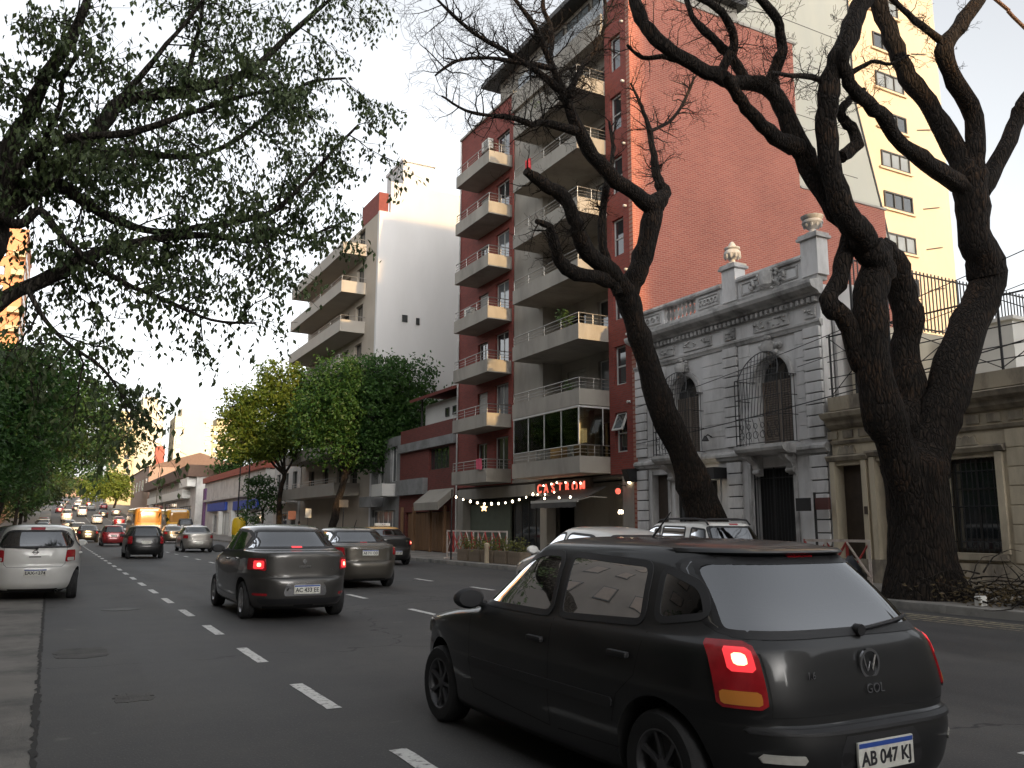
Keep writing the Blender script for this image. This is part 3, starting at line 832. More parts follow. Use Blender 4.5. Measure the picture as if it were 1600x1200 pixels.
# rusticated courses: shallow recessed joints across the upper wall (each course stone is proud of them)
blk = MB().cbox(-.5, .5, -.5, .5, -.5, .5, .06).mesh('stone_block', MATS['stone_grey'], smooth=30)
def quoins(y0, y1, z0, z1, n, xo=.10):
    h = (z1-z0)/n
    for k in range(n):
        inst('stone_block', blk, HO, (18.5-xo/2+.004, (y0+y1)/2, z0+h*(k+.5)), scale=(xo, (y1-y0), h-.035))
    MB().box(18.46, 18.499, y0+.02, y1-.02, z0, z1).build('joint_backing', MATS['joint'], HO)
quoins(16.17, 16.75, 3.95, 7.1, 10); quoins(19.45, 20.05, 3.95, 7.1, 10); quoins(24.12, 24.70, 3.95, 7.1, 10)
quoins(16.17, 16.75, .3, 3.5, 9); quoins(19.45, 20.05, .3, 3.5, 9); quoins(24.12, 24.70, .3, 3.5, 9)
wb = MB().cbox(-.5, .5, -.5, .5, -.5, .5, .02).mesh('wall_course', MATS['stone_grey'], smooth=30)
for (a, b) in ((16.80, 17.12), (18.95, 19.40), (20.10, 21.10), (23.0, 24.08)):
    for k in range(8):
        inst('wall_course', wb, HO, (18.492, (a+b)/2, 3.95+.39*(k+.5)), scale=(.05, b-a-.012, .372))
# ledge between the floors, with balconies
def moulding(name, prof, y0, y1, m, parent):
    """profile (out from the wall, z) swept along y"""
    return MB().prism([(18.5-o, z) for o, z in prof], 'y', y0, y1).build(name, MATS[m], parent)
moulding('string_course', [(-.02, 3.55), (.10, 3.55), (.14, 3.62), (.20, 3.66), (.20, 3.74), (.12, 3.80), (-.02, 3.84)], 16.10, 24.74, 'stone_trim', HO)
for y0, y1 in ((17.1, 19.0), (21.1, 23.0)):
    moulding('balcony_slab', [(0.205, 3.58), (.55, 3.60), (.70, 3.68), (.74, 3.76), (.74, 3.86), (.205, 3.86)], y0, y1, 'stone_trim', HO)
    for y in (y0+.18, y1-.42):
        q = MB().prism([(18.49, 3.0), (18.42, 3.0), (18.34, 3.12), (18.28, 3.32), (18.06, 3.46), (18.0, 3.575), (18.49, 3.575)], 'y', y, y+.24)
        q.lathe([(.07, -.14), (.07, .14)], (18.36, y+.12, 3.12), n=10, axis='y'); q.build('scroll_bracket', MATS['stone_trim'], HO, 40)
# frieze, dentils, cornice
moulding('architrave', [(-.02, 7.08), (.06, 7.08), (.09, 7.16), (.12, 7.20), (.12, 7.26), (-.02, 7.27)], 16.10, 24.74, 'stone_trim', HO)
for (a, b) in ((17.3, 18.7), (20.6, 22.0), (22.5, 24.0), (16.3, 16.7), (19.5, 20.0)):
    q = MB(); rg = random.Random(int(a*100))
    q.box(18.44, 18.497, a, b, 7.36, 7.70)
    for k in range(int((b-a)*16)):
        s = rg.uniform(.03, .06); q.lathe([(.001, -s), (s, 0), (.001, s)], (18.44, rg.uniform(a+.05, b-.05), rg.uniform(7.42, 7.64)), n=6)
    q.build('carved_panel', MATS['stone_trim'], HO, 50)
den = MB().cbox(-.06, .06, -.05, .05, -.07, .07, .008).mesh('dentil', MATS['stone_trim'])
y = 16.25
while y < 24.7:
    inst('dentil', den, HO, (18.40, y, 7.86)); y += .20
moulding('cornice', [(-.02, 7.78), (.04, 7.785), (.04, 7.95), (.16, 7.98), (.20, 8.05), (.36, 8.10), (.44, 8.14), (.50, 8.24), (.50, 8.32), (.10, 8.42), (-.02, 8.42)], 16.02, 24.76, 'stone_trim', HO)
# balustrade with pedestals, panels and turned balusters
moulding('balustrade_base', [(.02, 8.421), (.10, 8.421), (.10, 8.55), (-.30, 8.55), (-.30, 8.421)], 16.1, 24.74, 'stone_trim', HO)
def seg(y0, y1): return MB().box(18.42, 18.74, y0, y1, 8.551, 9.10)
seg(16.62, 19.25).build('parapet_panel', MATS['stone_grey'], HO)
seg(19.95, 21.25).build('parapet_panel', MATS['stone_grey'], HO); seg(22.95, 24.70).build('parapet_panel', MATS['stone_grey'], HO)
moulding('balustrade_cap', [(.16, 9.101), (.18, 9.16), (.14, 9.24), (-.36, 9.24), (-.36, 9.101)], 16.62, 19.24, 'stone_trim', HO)
moulding('balustrade_cap', [(.16, 9.101), (.18, 9.16), (.14, 9.24), (-.36, 9.24), (-.36, 9.101)], 19.96, 24.74, 'stone_trim', HO)
bal = MB().lathe([(.07, 0), (.07, .06), (.035, .10), (.075, .24), (.07, .32), (.035, .44), (.06, .50), (.07, .549)], n=10).mesh('baluster', MATS['stone_trim'], smooth=40)
for k in range(8): inst('baluster', bal, HO, (18.56, 21.36+.21*k, 8.5515))
for (a, b) in ((16.8, 19.1), (20.1, 21.1), (23.1, 24.6)):
    mb = MB()
    for (p, q_, r, s) in ((a, b, 8.62, 8.67), (a, b, 8.98, 9.03), (a, a+.05, 8.672, 8.978), (b-.05, b, 8.672, 8.978)): mb.box(18.38, 18.418, p, q_, r, s)
    mb.build('panel_frame', MATS['stone_trim'], HO)
    if b-a < 2:
        for k in range(5): MB().lathe([(.10, -.02), (.10, .02), (.07, .03), (.07, -.03), (.10, -.02)], (18.40, a+.15+(b-a-.3)*k/4, 8.82), n=12, axis='x', cap=False).build('carved_ring', MATS['stone_trim'], HO, 40)
q = MB(); rg = random.Random(3)
for k in range(60):
    a = rg.uniform(0, 2*PI); rr = rg.random()**.5; s = rg.uniform(.04, .09)
    q.lathe([(.001, -s), (s*.8, -s*.4), (s*.8, s*.4), (.001, s)], (18.36, 17.95+rr*.78*math.cos(a), 8.85+rr*.30*math.sin(a)), n=7)
q.lathe([(.001, -.28), (.2, -.2), (.25, 0), (.2, .22), (.001, .28)], (18.34, 17.95, 8.88), n=14)
q.build('carved_medallion', MATS['stone_trim'], HO, 50)
for yc in (16.32, 19.60):
    MB().box(18.36, 18.80, yc-.30, yc+.30, 8.552, 9.62).build('pedestal', MATS['stone_grey'], HO)
    MB().box(18.28, 18.88, yc-.38, yc+.38, 9.621, 9.70).box(18.32, 18.84, yc-.34, yc+.34, 9.701, 9.78).build('pedestal_cap', MATS['stone_trim'], HO)
    u = MB().lathe([(.20, 0), (.20, .05), (.09, .10), (.08, .18), (.20, .26), (.27, .36), (.26, .44), (.20, .50), (.25, .54), (.25, .58), (.14, .62), (.10, .70), (.05, .78), (.001, .80)] if yc > 18 else
                   [(.20, 0), (.20, .05), (.10, .10), (.09, .16), (.22, .24), (.30, .34), (.29, .40), (.24, .44), (.31, .50), (.32, .55), (.22, .57), (.001, .56)], (18.58, yc, 9.781), n=20)
    for k in range(10):
        a = 2*PI*k/10; u.lathe([(.001, -.09), (.045, -.03), (.04, .06), (.001, .09)], (18.58+.235*math.cos(a), yc+.235*math.sin(a), 10.07), n=6)
    solo('stone_urn', u, MATS['stone_trim'], 'carved stone urn with a pointed lid on the middle parapet pedestal' if yc > 18 else 'wide open stone urn on the right corner pedestal of the ornate house', 'urn', 'urns on the ornate parapet', 40)
# iron grilles in front of the upper windows, bar by bar
BAR = MB().lathe([(.5, -.5), (.5, .5)], n=6).mesh('bar', MATS['iron'], smooth=40)
def bar(parent, a, b, r=.010, name='bar'):
    a = Vector(a); b = Vector(b); d = b-a
    o = inst(name, BAR, parent, tuple((a+b)/2), scale=(2*r, 2*r, d.length)); o.rotation_euler = d.to_track_quat('Z', 'Y').to_euler(); return o
ring = MB().lathe([(.10+.010*math.cos(t), .010*math.sin(t)) for t in np.linspace(0, 2*PI, 7)], n=18, axis='x', cap=False).mesh('scroll', MATS['iron'], smooth=60)
def grille(y0, y1, label):
    g = thing('window_grille', label, 'grille', (18.0, (y0+y1)/2, 3.86), 'iron grilles of the ornate house')
    xf = 17.86; zc = 5.85; c = (y0+y1)/2; r = (y1-y0)/2
    for y in (y0, y0+.14, y1-.14, y1): bar(g, (xf, y, 3.86), (xf, y, zc), .017)
    for z in (3.92, 4.68, 5.25, zc):
        bar(g, (xf, y0, z), (xf, y1, z), .012, 'rail')
        for y in (y0, y1): bar(g, (xf, y, z), (18.5, y, z), .012, 'rail')
    n = 13
    for k in range(1, n):
        y = y0+.14+(y1-y0-.28)*k/n
        h = zc+math.sqrt(max(0, (r-.14)**2-(y-c)**2))*1.0
        bar(g, (xf+.004, y, 4.68), (xf+.004+.35*max(0, h-zc), y, h))
    for y in (y0, y1):
        for k in range(1, 5): bar(g, (xf+.64*k/5, y, 3.92), (xf+.64*k/5, y, zc))
    ap = [Vector((xf+.30*math.sin(t), c+(r-.14)*math.cos(t), zc+(r-.14)*math.sin(t))) for t in np.linspace(0, PI, 17)]
    MB().tube(ap, .016, 6).build('arch_bar', MATS['iron'], g, 40)
    for z in (.18, .36, .54):
        w = math.sqrt(max(.01, (r-.14)**2-z*z)); bar(g, (xf+.4*z, c-w, zc+z), (xf+.4*z, c+w, zc+z), .008, 'rail')
    for k in range(6):
        y = y0+.24+(y1-y0-.48)*k/5
        inst('scroll', ring, g, (xf, y, 4.16)); inst('scroll', ring, g, (xf, y, 4.42), scale=(1, .75, .75))
        bar(g, (xf, y-.12, 3.95), (xf, y+.12, 4.64), .008, 'rail')
grille(17.12, 18.98, 'black arched iron grille on the right upper window of the ornate house')
grille(21.12, 22.98, 'black arched iron grille on the left upper window of the ornate house')
# ground floor openings
def gate(y0, y1, z1, label):
    g = thing('iron_gate', label, 'gate', (18.55, (y0+y1)/2, .14))
    for y in (y0+.02, (y0+y1)/2, y1-.02): bar(g, (18.55, y, .14), (18.55, y, z1), .02)
    for z in (.25, 1.1, z1-.3, z1-.04): bar(g, (18.55, y0, z), (18.55, y1, z), .015, 'rail')
    n = int((y1-y0)/.12)
    for k in range(1, n): bar(g, (18.56, y0+(y1-y0)*k/n, .2), (18.56, y0+(y1-y0)*k/n, z1-.04), .009)
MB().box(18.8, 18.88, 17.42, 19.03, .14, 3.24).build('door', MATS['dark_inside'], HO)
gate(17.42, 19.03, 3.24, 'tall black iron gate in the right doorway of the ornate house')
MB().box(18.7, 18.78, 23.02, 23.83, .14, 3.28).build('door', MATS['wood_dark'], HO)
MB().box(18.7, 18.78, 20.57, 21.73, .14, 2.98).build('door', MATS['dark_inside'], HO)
win_x(HO, 18.66, 21.97, 22.68, 1.32, 3.08, fm='frame_dark', mid=1)
MB().box(18.40, 18.497, 21.9, 22.75, 1.16, 1.30).build('window_sill', MATS['stone_trim'], HO)
for y0, y1, z1 in ((17.4, 19.05, 3.25), (23.0, 23.85, 3.3), (20.55, 21.75, 3.0)):
    for a, b in ((y0-.13, y0-.005), (y1+.005, y1+.13)): MB().box(18.44, 18.497, a, b, .14, z1+.12).build('door_jamb', MATS['stone_trim'], HO)
def sconce(y, z, label):
    t = thing('wall_lamp', label, 'lamp', (18.2, y, z))
    MB().tube([(18.5, y, z), (18.3, y, z+.08), (18.2, y, z)], .02, 6).build('arm', MATS['iron'], t, 40)
    MB().lathe([(.03, .06), (.12, -.10), (.11, -.11), (.001, .0)], (18.2, y, z-.02), n=12).build('shade', MATS['iron'], t, 40)
sconce(20.75, 4.35, 'small dark wall lamp on a bent arm between the arched windows')
t = thing('lit_lantern', 'black box lantern with a lit bulb beside the leaning trunk', 'lamp', (18.2, 20.3, 3.0))
MB().box(17.95, 18.49, 20.14, 20.55, 3.0, 3.35).build('case', MATS['iron'], t)
inst('bulb', BU, t, (18.0, 20.66, 3.02), scale=(2, 2, 1.4))
t = thing('box_speaker', 'black angled box on the corner between the red building and the ornate house', 'speaker', (18.1, 24.85, 3.1))
MB().prism([(18.49, 3.1), (18.1, 3.12), (17.95, 3.55), (18.49, 3.6)], 'y', 24.68, 25.0).build('case', MATS['iron'], t)
t = thing('hanging_sign', 'small dark sign plate on a post beside the ornate house doorway', 'sign', (18.0, 16.4, .14))
MB().tube([(18.2, 16.45, .14), (18.2, 16.45, 2.45)], .035, 8).build('post', MATS['iron'], t, 40)
mat('sign_rust', (0.11, 0.04, 0.035), .7, var=.2)
MB().box(17.96, 18.0, 16.40, 16.90, 1.95, 2.3).build('plate', MATS['iron'], t)
MB().box(18.16, 18.24, 15.95, 16.40, 1.98, 2.3).build('side_plate', MATS['sign_rust'], t)
# corner block behind (party wall above the lower neighbour)
MB().box(18.95, 20.2, 16.05, 16.149, 4.8, 8.4).build('party_wall', MATS['stone_grey'], HO)

# ================================================================== the pale single storey house with the roof terrace
mat('plaster_cream', (0.54, 0.47, 0.35), 0.85, space='w', var=0.12, vscale=1.2, bump=0.2, bscale=30, dirt=(0.24, 0.20, 0.15), dscale=1.0, dthr=(.46, .72), stretch=(1, 1, .35))
mat('plaster_trim', (0.38, 0.33, 0.25), 0.85, space='w', var=0.15, vscale=2, bump=0.25, bscale=40, dirt=(0.14, 0.12, 0.10), dscale=1.8, dthr=(.44, .66), stretch=(1, 1, .4))
mat('cream_wall', (0.55, 0.50, 0.40), 0.85, space='w', var=0.1, vscale=.6)
YH = thing('cream_house', 'cream single storey house with tall doors and a fenced roof terrace', 'house', (X0, 11, 0.0))
ops = [(15.08, 15.92, .14, 3.15), (13.72, 14.66, .14, 3.2), (11.5, 12.78, .95, 3.1), (8.6, 9.9, .95, 3.1)]
wall_x(MB(), 18.5, 18.9, 4.0, 16.02, .1, 4.75, ops).build('front_wall', MATS['plaster_cream'], YH)
MB().box(18.91, 30, 4.0, 16.02, .1, 4.70).build('rear_volume', MATS['plaster_cream'], YH)
def ymould(name, prof, y0, y1): return MB().prism([(18.5-o, z) for o, z in prof], 'y', y0, y1).build(name, MATS['plaster_trim'], YH)
ymould('architrave', [(-.02, 3.72), (.06, 3.72), (.10, 3.80), (-.02, 3.82)], 3.98, 16.0)
ymould('cornice', [(-.02, 4.12), (.08, 4.14), (.20, 4.22), (.24, 4.34), (.40, 4.40), (.46, 4.52), (.10, 4.60), (-.02, 4.62)], 3.95, 16.02)
ymould('parapet', [(.06, 4.63), (.08, 5.0), (-.22, 5.0), (-.22, 4.63)], 3.95, 16.02)
for k in range(24):
    MB().box(18.46, 18.497, 4.3+.5*k, 4.62+.5*k, 3.87, 4.07).build('frieze_tile', MATS['plaster_trim'], YH)
for y0, y1, z0, z1 in ops:
    for a, b in ((y0-.16, y0-.004), (y1+.004, y1+.16)): MB().box(18.42, 18.497, a, b, z0, z1+.10).build('jamb', MATS['plaster_cream'], YH)
    MB().prism([(18.497, z1+.11), (18.40, z1+.12), (18.34, z1+.22), (18.36, z1+.26), (18.497, z1+.28)], 'y', y0-.24, y1+.24).build('hood_mould', MATS['plaster_trim'], YH)
    q = MB(); c = (y0+y1)/2
    q.prism([(c-.28, z1+.281), (c+.28, z1+.281), (c+.20, z1+.50), (c+.1, z1+.44), (c, z1+.52), (c-.1, z1+.44), (c-.20, z1+.50)], 'x', 18.40, 18.497)
    q.build('carved_keystone', MATS['plaster_trim'], YH)
    MB().box(18.78, 18.86, y0, y1, z0, z1).build('door_leaf' if z0 < .5 else 'shutter', MATS['wood_dark'], YH)
    if z0 > .5:
        MB().box(18.38, 18.495, y0-.12, y1+.12, .80, .945).build('window_sill', MATS['plaster_trim'], YH)
        g = thing('window_bars', 'dark bars of the window behind the big trunk' if y0 > 10 else 'dark bars of the far right window on the cream house', 'grille', (18.55, c, .95), 'window bars of the cream house')
        for k in range(11): bar(g, (18.55, y0+(y1-y0)*k/10, .96), (18.55, y0+(y1-y0)*k/10, 3.09), .010)
        for z in (1.2, 2.0, 2.8): bar(g, (18.54, y0, z), (18.54, y1, z), .012, 'rail')
        win_x(YH, 18.72, y0+.05, y1-.05, 1.0, 3.05, fm='frame_dark', mid=1, bar=2.4)
wb2 = MB().cbox(-.5, .5, -.5, .5, -.5, .5, .02).mesh('wall_course', MATS['plaster_cream'], smooth=30)
for k in range(7):
    for a, b in ((4.2, 6.2), (6.25, 8.35), (10.15, 11.25), (13.02, 13.5)):
        inst('wall_course', wb2, YH, (18.492, (a+b)/2, .75+.42*(k+.5)), scale=(.045, b-a-.012, .40))
MB().box(18.40, 18.497, 4.0, 16.0, .14, .72).build('plinth', MATS['plaster_trim'], YH)
MB().box(18.36, 18.40, 14.92, 15.0, 1.85, 2.05).build('meter_box', MATS['wood_dark'], YH)
# terrace railing along the street: posts, rails and crossed braces
TR = thing('terrace_railing', 'black iron terrace railing with crossed braces on the cream house', 'railing', (18.3, 11, 5.0))
posts = [15.9, 14.0, 11.15, 8.3, 5.4]
for y in posts: bar(TR, (18.5, y, 5.0), (18.5, y, 6.75), .03, 'post')
for z in (5.25, 5.55, 6.0, 6.7): bar(TR, (18.5, 4.0, z), (18.5, 16.0, z), .022 if z > 6.5 else .014, 'rail')
for a, b in zip(posts[:-1], posts[1:]):
    bar(TR, (18.48, a, 5.05), (18.48, b, 6.65), .012, 'brace'); bar(TR, (18.46, a, 6.65), (18.46, b, 5.05), .012, 'brace')
# tall slatted fence at the back of the terrace (facing the camera side)
TF = thing('slat_fence', 'tall fence of thin vertical slats at the back of the roof terrace', 'fence', (24, 15.6, 4.7))
SL = MB().box(-.018, .018, -.012, .012, 0, 1).mesh('slat', MATS['frame_dark'])
k = 0; x = 19.3
while x < 29.8:
    inst('slat', SL, TF, (x, 15.6, 7.21), scale=(1, 1, 1.82)); x += .17
for z in (7.3, 8.95): bar(TF, (19.2, 15.63, z), (29.9, 15.63, z), .025, 'rail')
for x in (19.2, 24, 29.9): bar(TF, (x, 15.66, 4.7), (x, 15.66, 9.03), .035, 'post')
MB().box(19.2, 29.9, 15.7, 15.8, 4.71, 7.2).build('low_wall', MATS['cream_wall'], TF)
# box room on the terrace
t = thing('terrace_room', 'small pale grey box room on the roof terrace', 'shed', (22, 13, 4.7))
mat('white_plaster', (0.62, 0.61, 0.58), 0.85, space='w', var=0.08, vscale=1)
MB().box(22.5, 25.5, 13.2, 15.0, 4.71, 7.1).build('room', MATS['white_plaster'], t)
MB().box(22.4, 25.6, 13.1, 15.1, 7.1, 7.2).build('room_roof', MATS['white_plaster'], t)

# ================================================================== cream tower and stepped neighbour behind
mat('tower_cream', (0.50, 0.385, 0.265), 0.85, space='w', var=0.06, vscale=.5, dirt=(0.38, 0.325, 0.215), dscale=.25, dthr=(.45, .8), stretch=(1, 1, .4))
mat('tower_dull', (0.42, 0.40, 0.33), 0.85, space='w', var=0.08, vscale=.4, dirt=(0.38, 0.37, 0.32), dscale=.3, stretch=(1, 1, .3))
TW = thing('cream_tower', 'tall cream tower with a column of small dark windows behind the trees', 'building', (47, 40, 0))
MB().box(41.7, 52.1, 34.0, 50.0, .0, 62).build('tower_body', MATS['tower_cream'], TW)
for k in range(17):
    z = 8.0+2.79*k-.2
    win_y(TW, 33.90, 45.35, 48.1, z, z+1.15, mid=2, fw=.10, d=.14, gm='pane' if k % 2 else 'pane_pale')
    MB().box(45.1, 48.3, 33.86, 33.995, z-.14, z-.01).build('window_sill', MATS['tower_cream'], TW)
    MB().tube([(49.2, 33.95, z+.6), (50.8, 33.9, z+1.0)], .03, 5).build('clothes_arm', MATS['frame_dark'], TW)
NB = thing('stepped_building', 'dull pale building with a slanting edge above the red brick wall', 'building', (36, 36, 0))
MB().prism([(33.2, 0), (41.6, 0), (41.6, 17.5), (41.03, 20.0), (39.3, 26.3), (39.3, 48), (27.9, 48), (27.9, 16.4), (33.2, 16.4)], 'y', 31.0, 33.8).build('wall', MATS['tower_dull'], NB)
MB().tube([(41.65, 30.97, 17.5), (41.06, 30.97, 20.0), (39.33, 30.97, 26.3), (39.33, 30.97, 48)], .06, 6).build('edge_pipe', MATS['frame_dark'], NB)
for k in range(8):
    MB().box(28.0, 39.2, 30.985, 30.999, 18.5+2.8*k, 18.53+2.8*k).build('wall_joint', MATS['joint'], NB)
# ================================================================== low buildings between the red and the white block
mat('brick_dark', (0.20, 0.05, 0.04), .85, space='w', var=.2, vscale=4)
mat_brick('brick_dark2', (0.17, 0.040, 0.032), (0.13, 0.032, 0.026), (0.10, 0.06, 0.05), .24, .10, 'yz')
mat('render_grey', (0.25, 0.25, 0.25), .85, space='w', var=.15, vscale=1, dirt=(.14, .14, .135), dscale=.8)
mat('wood_warm', (0.20, 0.11, 0.055), .65, space='w', var=.25, vscale=3, stretch=(1, 6, .4))
SB = thing('low_brick_building', 'low dark brick building with a wooden front and a pale slanted canopy', 'building', (X0, 44.8, 0))
wall_x(MB(), 18.5, 18.9, 40.45, 48.7, .1, 7.2, [(41.4, 44.2, 4.6, 5.8), (41.2, 47.6, .14, 2.3)]).build('front_wall', MATS['brick_dark2'], SB)
MB().box(18.91, 28, 40.45, 48.7, .1, 7.1).build('rear_volume', MATS['render_grey'], SB)
MB().box(18.3, 18.499, 40.46, 48.6, 5.85, 6.35).build('concrete_band', MATS['render_grey'], SB)
MB().box(18.2, 18.499, 44.3, 48.6, 3.3, 4.2).build('concrete_band', MATS['render_grey'], SB)
win_x(SB, 18.66, 41.4, 44.2, 4.6, 5.8, fm='frame_dark', mid=3)
q = MB().prism([(18.49, 3.5), (18.49, 3.1), (17.6, 2.35), (17.55, 2.75)], 'y', 40.7, 44.0); q.build('slanted_canopy', MATS['concrete_grey'], SB)
PLK = MB().cbox(-.02, .02, -.17, .17, 0, 2.1, .01).mesh('plank', MATS['wood_warm'])
for k in range(16): inst('plank', PLK, SB, (18.62, 41.45+.385*k, .16))
for y in (41.3, 43.2, 45.6, 47.5): MB().box(18.2, 18.35, y, y+.15, .14, 2.6).build('wood_post', MATS['wood_warm'], SB)
q = MB().box(19.2, 24, 41.0, 46.5, 7.2, 8.6); q.build('roof_hut', MATS['white_plaster'], SB)
win_x(SB, 19.14, 42.0, 42.5, 7.6, 8.1, fm='frame_dark', mid=0); win_x(SB, 19.14, 43.0, 43.5, 7.6, 8.1, fm='frame_dark', mid=0)
q = MB(); q.prism([(18.3, 8.9), (19.4, 9.3), (24, 9.3), (24, 9.15), (19.4, 9.15), (18.35, 8.75)], 'y', 40.8, 46.9); q.build('tiled_eave', MATS['brick_dark'], SB)
for y in (41.2, 46.4): MB().box(18.9, 19.0, y, y+.1, 7.2, 8.95).build('eave_post', MATS['frame_dark'], SB)
GB = thing('grey_flats', 'grey flats with small balconies behind the green street trees', 'building', (X0, 51.3, 0))
ops = [(49.2, 50.4, 4.2, 6.4), (51.4, 52.6, 4.2, 6.4), (49.3, 53.6, .14, 2.5)]
wall_x(MB(), 18.5, 18.9, 48.72, 53.95, .1, 7.0, ops).build('front_wall', MATS['render_grey'], GB)
MB().box(18.91, 30, 48.72, 53.95, .1, 6.9).build('rear_volume', MATS['render_grey'], GB)
for o in ops[:2]: win_x(GB, 18.66, *o, fm='frame_white', mid=1)
win_x(GB, 18.66, *ops[2], fm='frame_white', mid=4, fw=.07, gm='pane_pale', name='shop_window')
for z, y0, y1 in ((3.3, 49.0, 51.0),):
    MB().box(17.5, 18.5, y0, y1, z, z+.14).box(17.5, 17.58, y0, y1, z+.14, z+.75).box(17.59, 18.5, y0, y0+.08, z+.14, z+.75).build('balcony', MATS['white_plaster'], GB)
MB().box(17.7, 18.49, 51.6, 53.9, 2.7, 3.35).build('shop_fascia', MATS['render_grey'], GB)

# ================================================================== white block with the blank wall
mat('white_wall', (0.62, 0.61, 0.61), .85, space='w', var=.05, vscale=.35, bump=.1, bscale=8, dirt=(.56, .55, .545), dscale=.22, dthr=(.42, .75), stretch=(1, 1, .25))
mat('balcony_shaded', (0.36, 0.33, 0.29), .85, space='w', var=.1, vscale=.8)  # balconies darkened: shade of the street side put into the colour
mat('white_front_shaded', (0.40, 0.35, 0.29), .85, space='w', var=.1, vscale=.8)  # darker copy of the white wall, street-side shade put into the colour
WB = thing('white_block', 'tall white apartment block with a blank side wall and corner balconies', 'building', (X0, 62, 0))
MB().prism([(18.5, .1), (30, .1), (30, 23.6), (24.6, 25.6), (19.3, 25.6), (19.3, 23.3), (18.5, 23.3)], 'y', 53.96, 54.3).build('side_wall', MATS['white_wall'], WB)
MB().box(18.9, 30, 54.31, 72, .1, 23.2).build('rear_volume', MATS['white_front_shaded'], WB)
ops = []
for k in range(7): ops += [(57.0, 58.6, 3.8+2.85*k, 5.9+2.85*k), (60.2, 61.8, 3.8+2.85*k, 5.9+2.85*k), (64.0, 65.6, 3.8+2.85*k, 5.9+2.85*k), (68.0, 69.6, 3.8+2.85*k, 5.9+2.85*k)]
wall_x(MB(), 18.5, 18.89, 54.31, 72, .1, 23.2, ops).build('front_wall', MATS['white_front_shaded'], WB)
for k, o in enumerate(ops): win_x(WB, 18.7, *o, fm='frame_dark', mid=1)
MB().box(20.4, 22.8, 54.6, 58, 25.6, 27.6).build('stair_tower', MATS['white_wall'], WB)
MB().box(20.3, 22.9, 54.5, 58.1, 27.6, 27.8).build('stair_tower_cap', MATS['white_wall'], WB)
for k in range(7):
    z = 3.55+2.85*k
    b = MB().box(16.7, 18.5, 56.4, 71, z, z+.16).box(16.7, 16.8, 56.4, 71, z+.16, z+.85).box(16.81, 18.5, 56.4, 56.5, z+.16, z+.85).build('balcony', MATS['balcony_shaded'], WB)
    for h in (1.0, 1.18): rod(b, (16.75, 56.45, z+h), (16.75, 70.9, z+h), .02)
    rod(b, (16.75, 56.45, z+1.18), (18.5, 56.45, z+1.18), .02)
    for y in (56.45, 59, 62, 65, 68, 70.9): rod(b, (16.75, y, z+.85), (16.75, y, z+1.18), .02, 'rail_post')
win_y(WB, 53.90, 20.35, 20.75, 15.5, 16.0, mid=0, fw=.03, d=.05); win_y(WB, 53.90, 21.4, 21.65, 15.4, 15.9, mid=0, fw=.03, d=.05)
MB().tube([(18.6, 54.4, 23.4), (18.6, 56.9, 23.4)], .03, 6).tube([(18.6, 54.4, 24.2), (18.6, 60, 24.2)], .03, 6).build('roof_rail', MATS['frame_dark'], WB)
MB().box(18.55, 19.25, 54.31, 58, 23.3, 24.8).build('roof_room', MATS['brick_dark'], WB)

# ================================================================== shops and houses further along the right
mat('shop_white', (0.60, 0.58, 0.55), .8, space='w', var=.1, vscale=.8, dirt=(.42, .40, .38), dscale=.7)
mat('roof_red', (0.34, 0.09, 0.06), .8, space='w', var=.15)
mat('sign_blue', (0.02, 0.07, 0.42), .5, var=.05)
mat('sign_white', (0.75, 0.74, 0.70), .5, var=.05)
mat('band_brown', (0.14, 0.085, 0.06), .8, space='w', var=.15)
mat('shop_purple', (0.16, 0.07, 0.18), .7, var=.1)
PH = thing('pale_house', 'pale two storey house with a front balcony behind the trees', 'house', (X0, 77, 0))
ops = [(73.5, 75, 4.0, 6.2), (76.5, 78, 4.0, 6.2), (79.5, 81, 4.0, 6.2), (73.5, 75.2, .2, 2.6), (76.5, 79.8, .2, 2.6)]
wall_x(MB(), 18.5, 18.9, 72.3, 82, .1, 7.6, ops).build('front_wall', MATS['shop_white'], PH)
MB().box(18.91, 30, 72.3, 82, .1, 7.5).build('rear_volume', MATS['shop_white'], PH)
for o in ops: win_x(PH, 18.68, *o, fm='frame_dark', mid=1)
b = MB().box(17.5, 18.5, 73, 81.5, 3.4, 3.55).build('balcony', MATS['shop_white'], PH)
for z in (3.8, 4.1, 4.4): rod(b, (17.55, 73, z), (17.55, 81.5, z), .02)
for k in range(9): rod(b, (17.55, 73+k*1.06, 3.55), (17.55, 73+k*1.06, 4.4), .02, 'rail_post')
BS = thing('corner_shop', 'white shop with a red roof edge and a blue fascia', 'shop', (X0, 103, gz(100)))
g0 = gz(88)
ops = [(87, 92, g0+.2, g0+3.0), (94, 100, g0+.2, g0+3.0), (102, 108, g0+.3, g0+3.0), (110, 116, g0+.5, g0+3.0)]
wall_x(MB(), 18.5, 18.9, 86, 124, .0, 7.2, ops).build('front_wall', MATS['shop_white'], BS)
MB().box(18.91, 34, 86, 124, .0, 7.1).build('rear_volume', MATS['shop_white'], BS)
MB().box(18.2, 34, 85.8, 124.2, 7.2, 7.9).build('roof_edge', MATS['roof_red'], BS)
MB().box(18.1, 18.49, 86, 122, 4.6, 4.9).build('ledge', MATS['shop_white'], BS)
MB().box(18.2, 18.49, 88, 101, 3.2, 4.2).build('blue_fascia', MATS['sign_blue'], BS)
MB().box(18.2, 18.49, 106, 119, 3.3, 4.3).build('blue_fascia', MATS['sign_blue'], BS)
for o in ops: win_x(BS, 18.6, *o, fm='frame_white', mid=2, fw=.1)
for y in (93, 101, 109): MB().box(18.0, 18.48, y-.5, y+.5, .1, 3.2).build('pillar', MATS['sign_white'], BS)
MB().box(18.3, 18.495, 122.2, 123.9, 1.0, 6.5).build('purple_pier', MATS['shop_purple'], BS)
